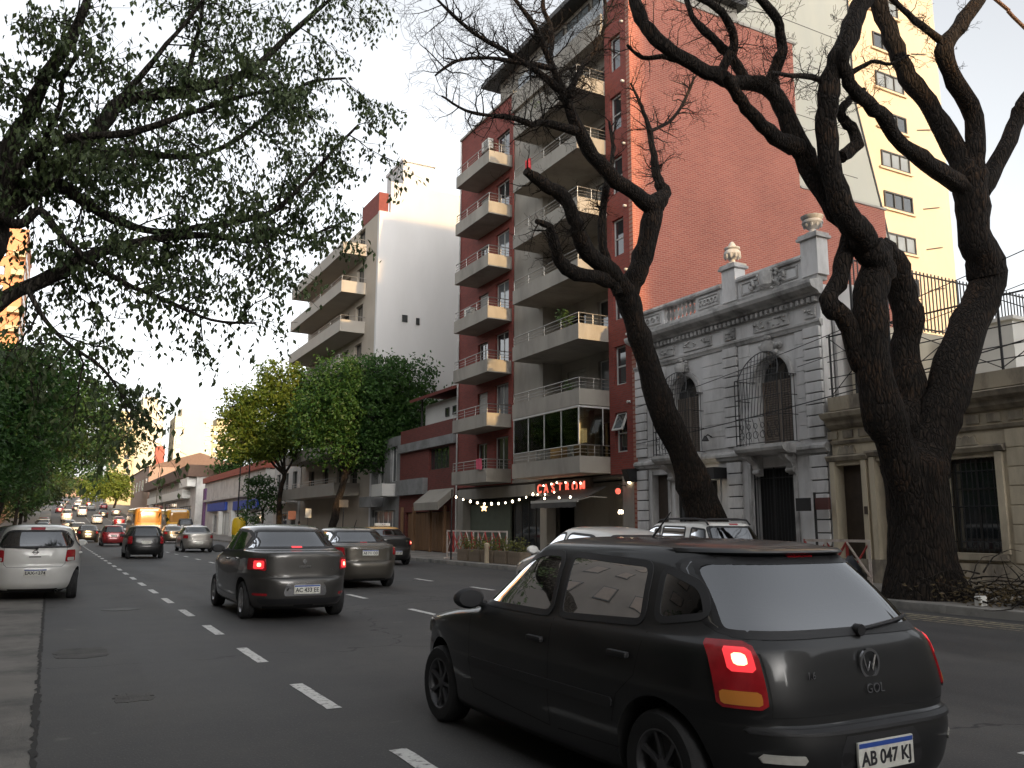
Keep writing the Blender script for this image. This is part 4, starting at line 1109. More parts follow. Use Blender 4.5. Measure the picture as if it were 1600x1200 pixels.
CS = thing('canopy_shop', 'shop with a dark brown roof band and a long white sign', 'shop', (X0, 165, gz(150)))
g0 = gz(140)
ops = [(136, 150, g0+.3, g0+3.4), (153, 170, g0+1.2, g0+4.4), (173, 190, g0+2.2, g0+5.4)]
wall_x(MB(), 18.5, 18.9, 132, 200, .0, 10.2, ops).build('front_wall', MATS['shop_white'], CS)
MB().box(18.91, 40, 132, 200, 0, 10.1).build('rear_volume', MATS['shop_white'], CS)
MB().box(17.2, 40, 131.7, 200, 8.6, 10.3).build('roof_band', MATS['band_brown'], CS)
MB().box(17.4, 18.49, 138, 192, 5.6, 6.9).build('long_sign', MATS['sign_white'], CS)
MB().box(17.3, 18.49, 133, 142, 7.2, 8.5).build('blue_sign', MATS['sign_white'], CS)
for o in ops: win_x(CS, 18.6, *o, fm='frame_dark', mid=5, fw=.15)
mat('low_brick', (.30, .20, .15), .85, space='w', var=.2)
LB = thing('brown_house', 'brown brick house with a chimney past the shops', 'house', (X0, 225, gz(215)))
MB().box(18.5, 40, 205, 250, 0, 14.5).build('wall', MATS['low_brick'], LB)
MB().prism([(18.2, 14.5), (40, 14.5), (29, 18)], 'y', 204.8, 250.2).build('roof', MATS['band_brown'], LB)
MB().box(20, 22, 210, 212, 14.5, 19.5).build('chimney', MATS['roof_red'], LB)
for k in range(5): win_x(LB, 18.42, 208+8*k, 211+8*k, 9.5, 12, fm='frame_white', mid=1, fw=.12)
# sunlit towers closing the view
mat('sun_cream', (0.44, 0.36, 0.21), .85, space='w', var=.05, vscale=.2)
mat('sun_white', (0.50, 0.45, 0.34), .85, space='w', var=.04, vscale=.2)
def slab_tower(x0, x1, y0, y1, zt, m, label, cols, rows, parapet=None):
    zb = gz(min(y0, 430))-1
    t = thing('far_tower', label, 'building', ((x0+x1)/2, (y0+y1)/2, zb), 'sunlit towers at the end of the street')
    MB().box(x0, x1, y0, y1, zb, zt).build('tower_body', MATS[m], t)
    for i in cols:
        for k in range(rows):
            z = zt-3.2-3.0*k
            win_y(t, y0-.10, i, i+1.6, z, z+1.4, mid=1, fw=.12, d=.12)
            win_x(t, x0-.10, y0+2+(i-x0)*.8, y0+3.6+(i-x0)*.8, z, z+1.4, mid=1, fm='frame_dark', fw=.12, d=.12)
    MB().box(x0+2, x1-2, y0+1, y1-2, zt, zt+3.0).build('roof_tank', MATS[m], t)
    return t
slab_tower(14.5, 21.5, 290, 305, 34.0, 'sun_cream', 'pale yellow tower with dark windows at the street end, leftmost of the sunlit towers', (15.2, 18.6), 7)
slab_tower(21.8, 30.5, 300, 316, 40.5, 'sun_white', 'tallest white tower at the street end, sunlit and almost blank', (28.2,), 4)
slab_tower(34.0, 46.0, 300, 315, 37.5, 'sun_white', 'broad white sunlit slab at the street end, right of the tallest white tower', (34.6, 43.8), 6)
slab_tower(47.0, 58.0, 310, 330, 36.0, 'sun_cream', 'cream tower at the street end beside the green crown, rightmost of the sunlit towers', (48, 51.5, 55), 6)
# buildings closing the street beyond the crest
for i, (x0, x1, zt, m, lab) in enumerate(((-30, -6, 36, 'sun_cream', 'cream far block on the left beyond the crest of the street'), (-6, 14.4, 22.5, 'low_brick', 'brown far block standing across the street at its crest'))):
    t = thing('far_block', lab, 'building', ((x0+x1)/2, 438, 10), 'blocks beyond the crest')
    MB().box(x0, x1, 432, 450, 9, zt).build('wall', MATS[m], t)
    for k in range(3):
        for j in range(4): win_y(t, 431.9, x0+2+4.5*j, x0+3.8+4.5*j, 15.5+2.9*k, 17.0+2.9*k, mid=1, fw=.15, d=.1) if 15.5+2.9*k < zt-2 else None

# ================================================================== left side of the street, mostly behind foliage
mat('orange_brick', (0.50, 0.22, 0.10), .85, space='w', var=.12, vscale=.8)
mat('left_wall', (0.17, 0.15, 0.13), .85, space='w', var=.15, vscale=.6)
def left_block(y0, y1, h, m, label, xf=-6.6, depth=16, fl=3.0):
    t = thing('left_block', label, 'building', (xf-depth/2, (y0+y1)/2, 0), 'blocks along the left pavement')
    MB().box(xf-depth, xf, y0, y1, 0, h).build('wall', MATS[m], t)
    n = int((y1-y0-2)/3.4)
    for k in range(int((h-3.5)/fl)):
        z = 4.0+fl*k
        for j in range(n):
            y = y0+1.6+3.4*j
            f = MB().box(xf, xf+.06, y, y+1.5, z, z+1.5).build('window', MATS['frame_dark'], t)
            MB().box(xf+.06, xf+.075, y+.1, y+1.4, z+.1, z+1.4).build('pane', MATS['pane' if y0 > 140 else 'louver_brown'], f)  # near blocks get matte brown shutters, put in to dull car reflections
    MB().box(xf-depth-.1, xf+.15, y0+.01, y1-.01, h, h+.4).build('cornice', MATS[m], t)
    for k in range(int((h-3.5)/fl)):
        if n: win_y(t, y0-.08, xf-4, xf-2.6, 4+fl*k, 5.4+fl*k, mid=1, fw=.1, d=.08)
    return t
left_block(9, 52, 17, 'left_wall', 'tall plain block added out of view beside the parked white hatchback to cut sky light')  # unseen block added to keep sky light off the street and facades
left_block(53, 78, 16, 'left_wall', 'low plain block behind the bushy trees of the left pavement')
left_block(80, 138, 17, 'left_wall', 'longer plain block behind the far trees of the left pavement')
t = left_block(150, 172, 47.5, 'orange_brick', 'tall orange brick tower on the left behind the leaves', xf=-6.9)
for k in range(14): MB().box(-8.6, -6.9, 148.8, 149.99, 4.0+3*k, 4.9+3*k).build('balcony', MATS['sun_cream'], t)
left_block(176, 200, 29, 'sun_cream', 'pale block beyond the orange tower on the left', xf=-4.9)
# unseen blocks added behind the photographer: they keep the low sun off the street
def back_block(x0, x1, y0, y1, h, label):
    t = thing('shade_block', label, 'building', ((x0+x1)/2, (y0+y1)/2, 0), 'added shade blocks behind the photographer')
    MB().box(x0, x1, y0, y1, -.1, h).build('wall', MATS['concrete_grey'], t)
    for k in range(int((h-4)/3)):
        for j in range(int((y1-y0-2)/4)):
            MB().box(x0-.06, x0, y0+1.5+4*j, y0+3.3+4*j, 4+3*k, 5.5+3*k).build('window', MATS['pane'], t)
for x0, x1, y0, y1, h, lab in ((18.5, 30, -30, 3.5, 8, 'low grey house out of view beside the cream house'), (22.0, 44.5, -75, -40, 43, 'tall grey sun blocker added out of view behind the photographer on the right'),
        (29.6, 42.6, -70, -46, 62, 'slim grey tower added out of view behind on the right to shade the stepped building'), (18.5, 44, -118, -78, 30, 'grey sun blocker added out of view further behind on the right'), (-30, -6.6, -100, 8, 18, 'grey block out of view behind the photographer on the left'),
        (-30, 19.5, -140, -122, 43, 'high grey sun blocker added out of view across the street behind')):
    back_block(x0, x1, y0, y1, h, lab)
# ================================================================== trees
def bark(name, c, d):
    mat(name, c, .95, space='w', var=.3, vscale=5, bump=1.0, bscale=11, dirt=d, dscale=3.5, dthr=(.45, .68), stretch=(1.6, 1.6, .45))
mat_bark('bark_dark', (0.010, 0.008, 0.007), (0.040, 0.029, 0.021), (0.075, 0.044, 0.025))
mat_bark('bark_grey', (0.020, 0.017, 0.014), (0.060, 0.050, 0.040), (0.085, 0.072, 0.058))
mat_leaf('leaf_dark', (0.028, 0.050, 0.018), (0.085, 0.115, 0.042), 1.2, .30)
mat_leaf('leaf_mid', (0.018, 0.060, 0.013), (0.060, 0.125, 0.024), .5, .35)
mat_leaf('leaf_yellow', (0.040, 0.090, 0.012), (0.14, 0.175, 0.022), .35, .4)
mat_leaf('leaf_shade', (0.024, 0.066, 0.018), (0.075, 0.145, 0.042), .5, .35)
mat_leaf('leaf_far', (0.09, 0.14, 0.02), (0.20, 0.24, 0.04), .3, .4)

def cam_depth(p): return -((CAM_ROT.transposed() @ (Vector(p)-CAM_POS)).z)
def catmull(P, k=4):
    P = [Vector(p) for p in P]; out = []
    for i in range(len(P)-1):
        a = P[max(i-1, 0)]; b = P[i]; c = P[i+1]; d = P[min(i+2, len(P)-1)]
        for j in range(k):
            t = j/k
            out.append(.5*((2*b)+(c-a)*t+(2*a-5*b+4*c-d)*t*t+(-a+3*b-3*c+d)*t**3))
    out.append(P[-1]); return out
def interp(v, n):
    x = np.linspace(0, len(v)-1, n); return [float(q) for q in np.interp(x, range(len(v)), v)]
class TreeMaker:
    def __init__(s, seed): s.rg = random.Random(seed); s.wood = MB(); s.tw = MB(); s.main = []
    def limb(s, pts, rad, n=9, jit=.0, k=4):
        C = catmull(pts, k); R = interp(rad, len(C)); rg = s.rg
        off = Vector((0, 0, 0)); rv = 0.0
        for i in range(1, len(C)-1):
            off = off*.45+Vector((rg.gauss(0, 1), rg.gauss(0, 1), rg.gauss(0, 1)))*jit*2.2
            rv = (rv*.55+rg.gauss(0, .065)) if jit > .01 else 0
            C[i] = C[i]+off*R[i]; R[i] *= 1+max(-.14, min(.2, rv))+(.14 if jit > .01 and rg.random() < .05 else 0)
        # bulge where it leaves the parent
        if max(R) > .10: s.wood.ridged(C, R, max(n, 22), rg, .05)
        else: s.wood.tube(C, R, n)
        s.main.append((C, R)); return C, R
    def crook(s, p, d, L, r, lev, n=5):
        """crooked twig, recursive"""
        rg = s.rg; P = [Vector(p)]; d = Vector(d).normalized(); m = max(3, int(L/.16)) if lev < 2 else 4
        for i in range(m):
            d = (d+Vector((rg.gauss(0, .32), rg.gauss(0, .32), rg.gauss(0, .30)+.05))).normalized()
            P.append(P[-1]+d*L/m)
        R = [max(.0035, r*(1-.75*i/m)) for i in range(m+1)]
        s.tw.tube(P, R, n if lev < 2 else 3, cap=False)
        if lev < 3:
            for i in range(1, m+1):
                for _ in range(1 if rg.random() < .75 else 2):
                    if rg.random() < .85:
                        a = (P[i]-P[i-1]).normalized(); b = Vector((rg.gauss(0, 1), rg.gauss(0, 1), rg.gauss(.15, 1))).normalized()
                        s.crook(P[i], a*.7+b*.8, L*rg.uniform(.35, .62), R[i]*.62, lev+1, 4)
        return P

def px_limb(T, pts, Y, w, n=10, jit=.05, dy=None):
    """limb traced through photo points at street distance Y (dy: drift in depth), w: widths in photo pixels"""
    P = []; Rr = []
    for i, (a, b) in enumerate(pts):
        yy = Y+(dy or 0)*i/max(1, len(pts)-1)
        P.append(at(a, b, yy))
    ww = interp(w, len(pts)); Rr = [ww[i]*.5*cam_depth(P[i])/1320 for i in range(len(P))]
    return T.limb(P, Rr, n, jit)
def sprout(T, C, R, every, Lr, rmax, t0=.3, up=.25, side=None):
    rg = T.rg; acc = 0
    for i in range(1, len(C)):
        acc += (C[i]-C[i-1]).length
        if i/len(C) < t0: continue
        while acc > every:
            acc -= every; a = (C[i]-C[i-1]).normalized()
            b = Vector((rg.gauss(0, 1), rg.gauss(0, 1), rg.gauss(up, 1))).normalized(); b = (b-a*a.dot(b)*.5).normalized()
            T.crook(C[i]+b*R[i]*.5, b+a*.5, rg.uniform(*Lr), min(rmax, R[i]*.5), 1)
def finish_tree(T, name, label, base, bark_m, group=None, cat='tree'):
    t = thing(name, label, cat, base, group)
    T.wood.build('trunk', MATS[bark_m], t, 60)
    if T.tw.v: tag(T.tw.build('twigs', MATS[bark_m], t, 60), kind='stuff')
    return t

# ---- leaning bare tree in front of the ornate house
A = TreeMaker(11); YA = 17.4
px_limb(A, [(1118, 872), (1108, 830), (1098, 785), (1072, 718), (1036, 642), (1012, 562), (988, 495), (976, 455)], YA, [74, 62, 56, 46, 39, 36, 35, 36], 14, .02)
l1 = px_limb(A, [(978, 470), (992, 435), (1005, 400), (1020, 335), (1024, 318)], YA, [32, 30, 28, 30, 28], 10, .03, -.3)
l2 = px_limb(A, [(1022, 325), (985, 300), (940, 256), (906, 206), (882, 150), (862, 102), (845, 60), (822, 20), (792, -14)], YA-.3, [26, 24, 22, 20, 15, 11, 9, 7, 4], 10, .06, -1.2)
l3 = px_limb(A, [(1020, 322), (1040, 302), (1028, 282), (1024, 262), (1018, 225), (1012, 192), (1000, 160), (985, 130)], YA-.3, [26, 22, 14, 13, 10, 8, 5, 3], 8, .06, .6)
l4 = px_limb(A, [(978, 462), (955, 425), (914, 384), (898, 355), (883, 311), (851, 289), (822, 267)], YA, [34, 29, 24, 22, 21, 19, 14], 10, .06, -.8)
l5 = px_limb(A, [(958, 440), (898, 425), (876, 406), (864, 374), (857, 355), (838, 346)], YA-.1, [22, 20, 18, 15, 12, 8], 8, .06, -.6)
l6 = px_limb(A, [(966, 460), (946, 403), (940, 346), (949, 280), (958, 240), (952, 190)], YA-.2, [16, 13, 12, 11, 7, 4], 8, .06, .5)
l7 = px_limb(A, [(900, 205), (848, 191), (829, 195), (803, 184), (765, 180), (727, 172), (690, 150)], YA-.9, [15, 11, 9, 8, 6, 5, 3], 7, .05, -.8)
l8 = px_limb(A, [(876, 140), (835, 108), (785, 76), (740, 50), (700, 16), (670, -15)], YA-1.0, [14, 10, 8, 6, 5, 3], 7, .06, -.9)
l9 = px_limb(A, [(864, 106), (812, 98), (760, 90), (715, 95), (680, 118)], YA-1.1, [10, 8, 6, 5, 3], 7, .06, -.5)
l10 = px_limb(A, [(858, 96), (862, 50), (848, 8), (858, -30)], YA-1.1, [10, 8, 6, 4], 7, .06, .8)
l11 = px_limb(A, [(886, 160), (905, 110), (935, 70), (948, 20), (940, -20)], YA-.8, [11, 9, 7, 5, 4], 7, .06, .9)
l12 = px_limb(A, [(1014, 205), (1045, 190), (1068, 160), (1085, 120)], YA, [7, 6, 5, 3], 6, .06, .4)
for l, e, Lr, t0 in ((l2, .18, (.5, 1.2), .45), (l3, .15, (.35, .9), .3), (l4, .28, (.35, .9), .4), (l5, .22, (.35, .8), .4), (l6, .22, (.3, .8), .4), (l7, .13, (.5, 1.1), .15), (l8, .13, (.5, 1.2), .1), (l9, .13, (.5, 1.1), .15), (l10, .14, (.5, 1.1), .15), (l11, .14, (.5, 1.1), .15), (l12, .14, (.3, .8), .1)):
    sprout(A, *l, e, Lr, .02, t0)
b = atx(1118, 872, 15.0)
finish_tree(A, 'bare_tree', 'bare crooked tree leaning out over the pavement before the ornate house', (15.2, YA, .14), 'bark_dark', 'bare trees on the right pavement')
# ---- big bare tree at the right
B = TreeMaker(23); YB = 11.2
px_limb(B, [(1456, 972), (1450, 935), (1443, 880), (1438, 820), (1432, 765), (1426, 725), (1424, 700)], YB, [190, 136, 102, 92, 92, 96, 40], 26, .0)
px_limb(B, [(1428, 800), (1408, 720), (1378, 640), (1362, 540), (1362, 460), (1372, 410), (1364, 392)], YB-.1, [50, 66, 58, 52, 50, 47, 46], 12, .02)
m1 = px_limb(B, [(1376, 430), (1362, 398), (1344, 366), (1320, 330), (1298, 258), (1292, 182), (1294, 134), (1308, 92), (1338, 26), (1362, -24)], YB-.1, [46, 44, 42, 40, 34, 30, 30, 31, 30, 28], 12, .05, -.8)
m2 = px_limb(B, [(1330, 350), (1300, 315), (1256, 240), (1220, 160), (1188, 134), (1132, 124), (1080, 100), (1030, 66), (1006, 38), (990, -6)], YB-.2, [36, 36, 33, 30, 27, 25, 24, 22, 20, 17], 12, .05, 1.4)
px_limb(B, [(1262, 246), (1236, 226), (1200, 208), (1166, 168), (1144, 136), (1130, 116)], YB+.2, [28, 27, 25, 21, 18, 15], 10, .06, -.6)
m3 = px_limb(B, [(1208, 140), (1216, 100), (1222, 70), (1214, 32), (1182, -6)], YB+.4, [22, 20, 17, 14, 11], 9, .06, -.5)
m4 = px_limb(B, [(1168, 128), (1150, 100), (1128, 74), (1110, 58), (1082, 26), (1070, -10)], YB+.5, [17, 15, 14, 13, 10, 8], 8, .06, .6)
m5 = px_limb(B, [(1128, 112), (1146, 70), (1140, 40), (1118, 12), (1080, -8)], YB+.6, [16, 14, 13, 11, 8], 8, .06, -.6)
px_limb(B, [(1314, 246), (1336, 226), (1330, 200), (1314, 176), (1330, 152), (1350, 140)], YB-.3, [19, 18, 16, 15, 12, 8], 8, .06)
m6 = px_limb(B, [(1302, 134), (1270, 120), (1232, 118), (1205, 112)], YB-.4, [11, 9, 7, 5], 7, .06, -.7)
m7 = px_limb(B, [(1330, 114), (1362, 96), (1392, 100), (1420, 86)], YB-.5, [9, 7, 5, 4], 7, .06, -.7)
px_limb(B, [(1430, 790), (1420, 720), (1419, 660), (1421, 600), (1420, 520), (1406, 456), (1386, 412), (1372, 388)], YB+.35, [40, 56, 50, 46, 44, 43, 42, 40], 12, .05)
px_limb(B, [(1364, 610), (1340, 550), (1316, 494), (1298, 476), (1312, 430), (1326, 384), (1334, 350)], YB+.1, [40, 33, 31, 30, 27, 25, 24], 10, .07)
px_limb(B, [(1434, 800), (1440, 735), (1454, 690), (1476, 620), (1510, 518), (1540, 455), (1541, 420), (1524, 376), (1517, 310), (1515, 272)], YB, [50, 70, 66, 60, 56, 55, 55, 53, 50, 50], 14, .02, -.4)
m8 = px_limb(B, [(1512, 280), (1498, 240), (1460, 176), (1420, 118), (1394, 60), (1370, -6)], YB-.4, [38, 34, 31, 28, 26, 24], 10, .05, .8)
m9 = px_limb(B, [(1518, 275), (1521, 240), (1520, 182), (1486, 114), (1480, 70), (1508, 30), (1534, -8)], YB-.4, [34, 31, 28, 27, 25, 22, 19], 10, .06, -.5)
mr = px_limb(B, [(1530, 300), (1558, 256), (1588, 182), (1602, 156), (1640, 100), (1660, 20)], YB-.4, [33, 28, 25, 24, 20, 15], 10, .05, -.8)
m10 = px_limb(B, [(1498, 288), (1450, 262), (1400, 212), (1366, 170), (1332, 138), (1320, 100), (1322, 70)], YB-.4, [30, 27, 24, 22, 20, 15, 10], 9, .06, -.7)
m11 = px_limb(B, [(1482, 72), (1440, 40), (1400, 4), (1370, -20)], YB-.6, [14, 11, 9, 7], 7, .06, -.4)
m12 = px_limb(B, [(1060, 92), (1035, 88), (1005, 90), (980, 70)], YB+1.1, [10, 8, 7, 5], 7, .06, .4)
for l, e, Lr, t0 in ((m1, .5, (.3, .7), .5), (m2, .30, (.3, .9), .4), (m3, .15, (.3, .9), .2), (m4, .13, (.3, .9), .2), (m5, .13, (.3, .9), .2), (m6, .15, (.3, .6), .2), (m7, .15, (.3, .6), .2), (m9, .4, (.25, .5), .5), (m10, .45, (.25, .5), .5), (m11, .2, (.3, .6), .2), (m12, .15, (.3, .6), .2)):
    sprout(B, *l, e, Lr, .012, t0)
def extend_limb(T, l, L):
    """carry a limb on above the picture, thinning out into twigs"""
    C, R = l; d = (C[-1]-C[-3]).normalized(); P = [C[-2], C[-1]]; rg = T.rg
    for i in range(5):
        d = (d+Vector((rg.gauss(0, .28), rg.gauss(0, .28), rg.gauss(.12, .2)))).normalized(); P.append(P[-1]+d*L/5)
    q = T.limb(P, [R[-1], R[-1]*.95, R[-1]*.8, R[-1]*.65, R[-1]*.45, R[-1]*.3, .008], 9, .06); sprout(T, *q, .17, (.4, 1.0), .016, .25)
for l, L in ((m1, 2.6), (m2, 2.4), (m3, 1.5), (m4, 1.4), (m5, 1.4), (m8, 2.4), (m9, 2.2), (m11, 1.2), (mr, 2.0)): extend_limb(B, l, L)
finish_tree(B, 'bare_tree', 'massive dark bare tree splitting into thick limbs before the cream house', (15.3, YB, .14), 'bark_dark', 'bare trees on the right pavement')

# ---- leaf trees
def leaf(mb, p, d, l, w, rg):
    d = d.normalized(); b = Vector((rg.gauss(0, 1), rg.gauss(0, 1), rg.gauss(0, 1))); b = (b-d*b.dot(d))
    if b.length < 1e-4: b = d.orthogonal()
    b.normalize(); n = d.cross(b)*l*.10
    mb.add([tuple(p), tuple(p+d*l*.42+b*w+n), tuple(p+d*l), tuple(p+d*l*.42-b*w+n)], [(0, 1, 2, 3)])
def clump(mb, c, r, n, l, rg, droop=.7):
    for _ in range(n):
        p = c+Vector((rg.gauss(0, 1), rg.gauss(0, 1), rg.gauss(0, .8)))*r*.5
        d = Vector((rg.gauss(0, .7), rg.gauss(0, .7), -droop+rg.gauss(0, .5)))
        ll = l*rg.uniform(.65, 1.3); leaf(mb, p, d, ll, ll*.26, rg)
def crown_tree(name, label, base, lean, ell, n, lf, leafm, barkm, seed, group=None, tr=.16, per=12, droop=.5, cl=.55):
    """ell: list of (cx,cy,cz,rx,ry,rz) ellipsoids making up the crown"""
    rg = random.Random(seed); T = TreeMaker(seed); base = Vector(base)
    fork = base+Vector(lean)
    T.limb([base, base.lerp(fork, .3)+Vector((rg.gauss(0, .08), rg.gauss(0, .08), 0)), base.lerp(fork, .7)+Vector((rg.gauss(0, .1), rg.gauss(0, .1), 0)), fork], [tr*1.35, tr, tr*.9, tr*.8], 10, .06)
    lv = MB(); vol = [e[3]*e[4]*e[5] for e in ell]; tot = sum(vol)
    for e, v in zip(ell, vol):
        c = Vector(e[:3]); rad = Vector(e[3:])
        mid = fork.lerp(c, .5)+Vector((rg.gauss(0, .2), rg.gauss(0, .2), rg.gauss(0, .2)))
        T.limb([fork, mid, c], [tr*.55, tr*.4, tr*.2], 7, .08)
        k = max(6, int(n*v/tot))
        lumps = [Vector((rg.gauss(0, 1), rg.gauss(0, 1), rg.gauss(0, 1))).normalized() for _ in range(9)]
        for i in range(k):
            d = Vector((rg.gauss(0, 1), rg.gauss(0, 1), rg.gauss(0, 1))).normalized()
            lump = max(q.dot(d) for q in lumps)
            rr = (.35+.65*rg.random()**.5)*(.72+.38*max(0, lump)**3)
            p = c+Vector((d.x*rad.x, d.y*rad.y, d.z*rad.z))*rr
            clump(lv, p, cl, per, lf, rg, droop)
            if i % 9 == 0:
                q = c.lerp(p, .25); T.tw.tube([q, q.lerp(p, .55)+Vector((0, 0, .1)), p], [tr*.16, tr*.1, tr*.03], 4, cap=False)
    t = finish_tree(T, name, label, tuple(base), barkm, group)
    tag(lv.build('crown', MATS[leafm], t), kind='stuff')
    return t
G1 = 'green trees on the right pavement'; G2 = 'green trees on the left pavement'
crown_tree('street_tree', 'yellow green street tree left of the darker one on the right pavement', (15.2, 66, .14), (.3, -.5, 5.2),
    [(14.4, 66.5, 9.6, 3.4, 3.2, 2.9), (13.0, 65.5, 7.8, 2.5, 2.4, 1.9), (15.4, 66, 12.0, 2.6, 2.6, 2.4), (16.8, 66.5, 9.0, 2.3, 2.4, 2.4), (12.0, 66, 10.6, 1.8, 2, 1.6)], 1400, .30, 'leaf_yellow', 'bark_dark', 31, G1, .2, 14, cl=.6)
crown_tree('street_tree', 'broad dark green street tree beside the white block', (15.4, 52.5, .14), (.9, 0, 4.6),
    [(17.4, 53, 9.0, 3.5, 3.3, 2.9), (20.4, 52.2, 8.4, 2.9, 2.6, 2.8), (20.0, 52.2, 11.2, 2.0, 2.0, 1.7), (15.4, 53, 9.8, 2.8, 2.8, 2.6), (17.6, 52.4, 11.2, 2.6, 2.6, 1.8), (23.2, 51.4, 9.6, 1.3, 1.4, 1.3), (16.6, 52.6, 6.4, 3.0, 2.6, 1.7), (19.6, 52.4, 6.4, 2.4, 2.2, 1.6), (14.2, 52.6, 8.2, 1.8, 2, 2)], 2000, .27, 'leaf_mid', 'bark_dark', 37, G1, .24, 14, cl=.6)
crown_tree('small_tree', 'small dark street tree under the yellow green crown', (15.3, 72, .14), (.1, 0, 2.6), [(15.2, 72, 4.6, 1.5, 1.6, 1.2), (14.4, 71.5, 2.6, .9, 1, 1.3), (16.2, 72, 3.6, 1.2, 1.2, 1)], 160, .26, 'leaf_shade', 'bark_grey', 41, G1, .12, 12, cl=.45)
lt = [(-4.2, -6, [(-4.2, -6, 4.6, 2.2, 2.6, 2.0), (-4.0, -4, 3.0, 1.6, 2, 1.4)], 'leaf_shade', 'street tree added out of view behind the photographer to darken reflections', 300, .22, .5),  # first three trees are unseen, added to darken car reflections
      (-4.4, 2, [(-4.4, 2, 4.8, 2.2, 2.6, 2.0), (-4.4, 4, 3.0, 1.7, 2, 1.5)], 'leaf_shade', 'street tree added out of view beside the photographer to darken reflections', 300, .22, .5),
      (-4.5, 8, [(-4.6, 8, 4.6, 2.0, 2.4, 1.8), (-4.4, 8, 2.8, 1.7, 2, 1.4)], 'leaf_shade', 'street tree added out of view on the left just ahead to darken reflections', 300, .22, .5),
      (-3.9, 26, [(-3.8, 26.5, 5.2, 2.6, 2.6, 1.9), (-2.6, 27, 3.6, 1.5, 1.8, 1.4), (-3.6, 25, 2.7, 1.7, 1.7, 1.3)], 'leaf_shade', 'bushy dark green tree nearest behind the white parked car', 800, .16, .40),
      (-3.8, 38, [(-3.0, 39, 6.8, 3.2, 3.0, 2.4), (-1.4, 38.5, 5.2, 2.2, 2.2, 1.7), (-3.2, 37, 3.6, 2.2, 2.2, 1.6), (-.9, 39, 7.6, 2.2, 2.2, 1.5)], 'leaf_mid', 'fuller green tree on the left pavement, second behind the white parked car', 1300, .20, .46),
      (-3.6, 54, [(-2.0, 55, 8.6, 3.8, 3.4, 3.0), (0.8, 54.5, 7.4, 2.8, 2.6, 2.2), (-2.8, 53, 5.0, 2.6, 2.6, 1.8), (1.6, 55, 9.0, 2.0, 2.0, 1.3)], 'leaf_shade', 'dark tree reaching over the left lane half way up the street', 1300, .24, .52),
      (-3.6, 74, [(-2.0, 75, 9.0, 4.0, 3.6, 3.2), (2.0, 75, 8.6, 3.2, 3.0, 2.6), (-2.6, 74, 5.6, 2.8, 2.8, 2.0), (4.4, 75, 8.4, 2.0, 2.0, 1.6)], 'leaf_dark', 'dark tree arching over the road in front of the far traffic', 900, .30, .6),
      (-3.4, 104, [(-1.0, 105, 9.4, 4.2, 4, 3.4), (3.2, 105, 9.0, 3.4, 3.2, 2.8), (-2.6, 104, 5.8, 3.0, 3.0, 2.4)], 'leaf_shade', 'distant dark tree on the left pavement beyond the arching one', 600, .38, .8)]
for x, y, ell, m, lab, n, lf, cl in lt:
    crown_tree('street_tree', lab, (x, y, .14+gz(y)), (.3, .3, ell[0][2]*.55), ell, n, lf, m, 'bark_grey', int(y)+200, G2, .17, 13, cl=cl)
crown_tree('street_tree', 'bright yellow green sunlit tree at the street end', (12.6, 215, gz(215)), (0, 0, 4), [(12.0, 215, gz(215)+6.2, 4.2, 4, 3.4), (8.4, 216, gz(215)+5.2, 3.0, 3, 2.6)], 420, .7, 'leaf_far', 'bark_grey', 71, 'far street trees', .25, 10, cl=1.2)
crown_tree('street_tree', 'olive tree spreading over the shop roofs', (26, 128, 0), (0, 0, 8), [(26, 128, 11.5, 5, 4.5, 3.0), (30.5, 127, 10.4, 4.0, 4, 2.6), (22.5, 129, 10.4, 2.8, 3, 2.2)], 500, .5, 'leaf_mid', 'bark_grey', 73, 'far street trees', .25, 10, cl=.9)

for i, (x, y, h, m, lab) in enumerate(((-3.6, 132, 7.5, 'leaf_dark', 'dark tree on the climbing left pavement, first of four'), (-3.6, 158, 8, 'leaf_shade', 'green tree on the climbing left pavement, second of four'), (-3.4, 190, 8, 'leaf_yellow', 'yellowing tree on the climbing left pavement, third of four'), (-3.0, 230, 8.5, 'leaf_dark', 'dark tree near the crest on the left, last of four'), (1.5, 330, 8, 'leaf_dark', 'dark tree on the crest above the last cars'), (9.5, 350, 8.5, 'leaf_far', 'sunlit tree on the crest right of the dark one'))):
    z = gz(y)
    crown_tree('street_tree', lab, (x, y, z+.1), (.2, 0, h*.45), [(x+.8, y, z+h*.85, 4.0, 4.0, 3.2), (x+3.4, y+1, z+h*.8, 3.0, 3, 2.4), (x-.5, y, z+h*.5, 3, 3, 2.2)], 330, .6, m, 'bark_grey', 90+i, 'far street trees', .2, 10, cl=1.0)
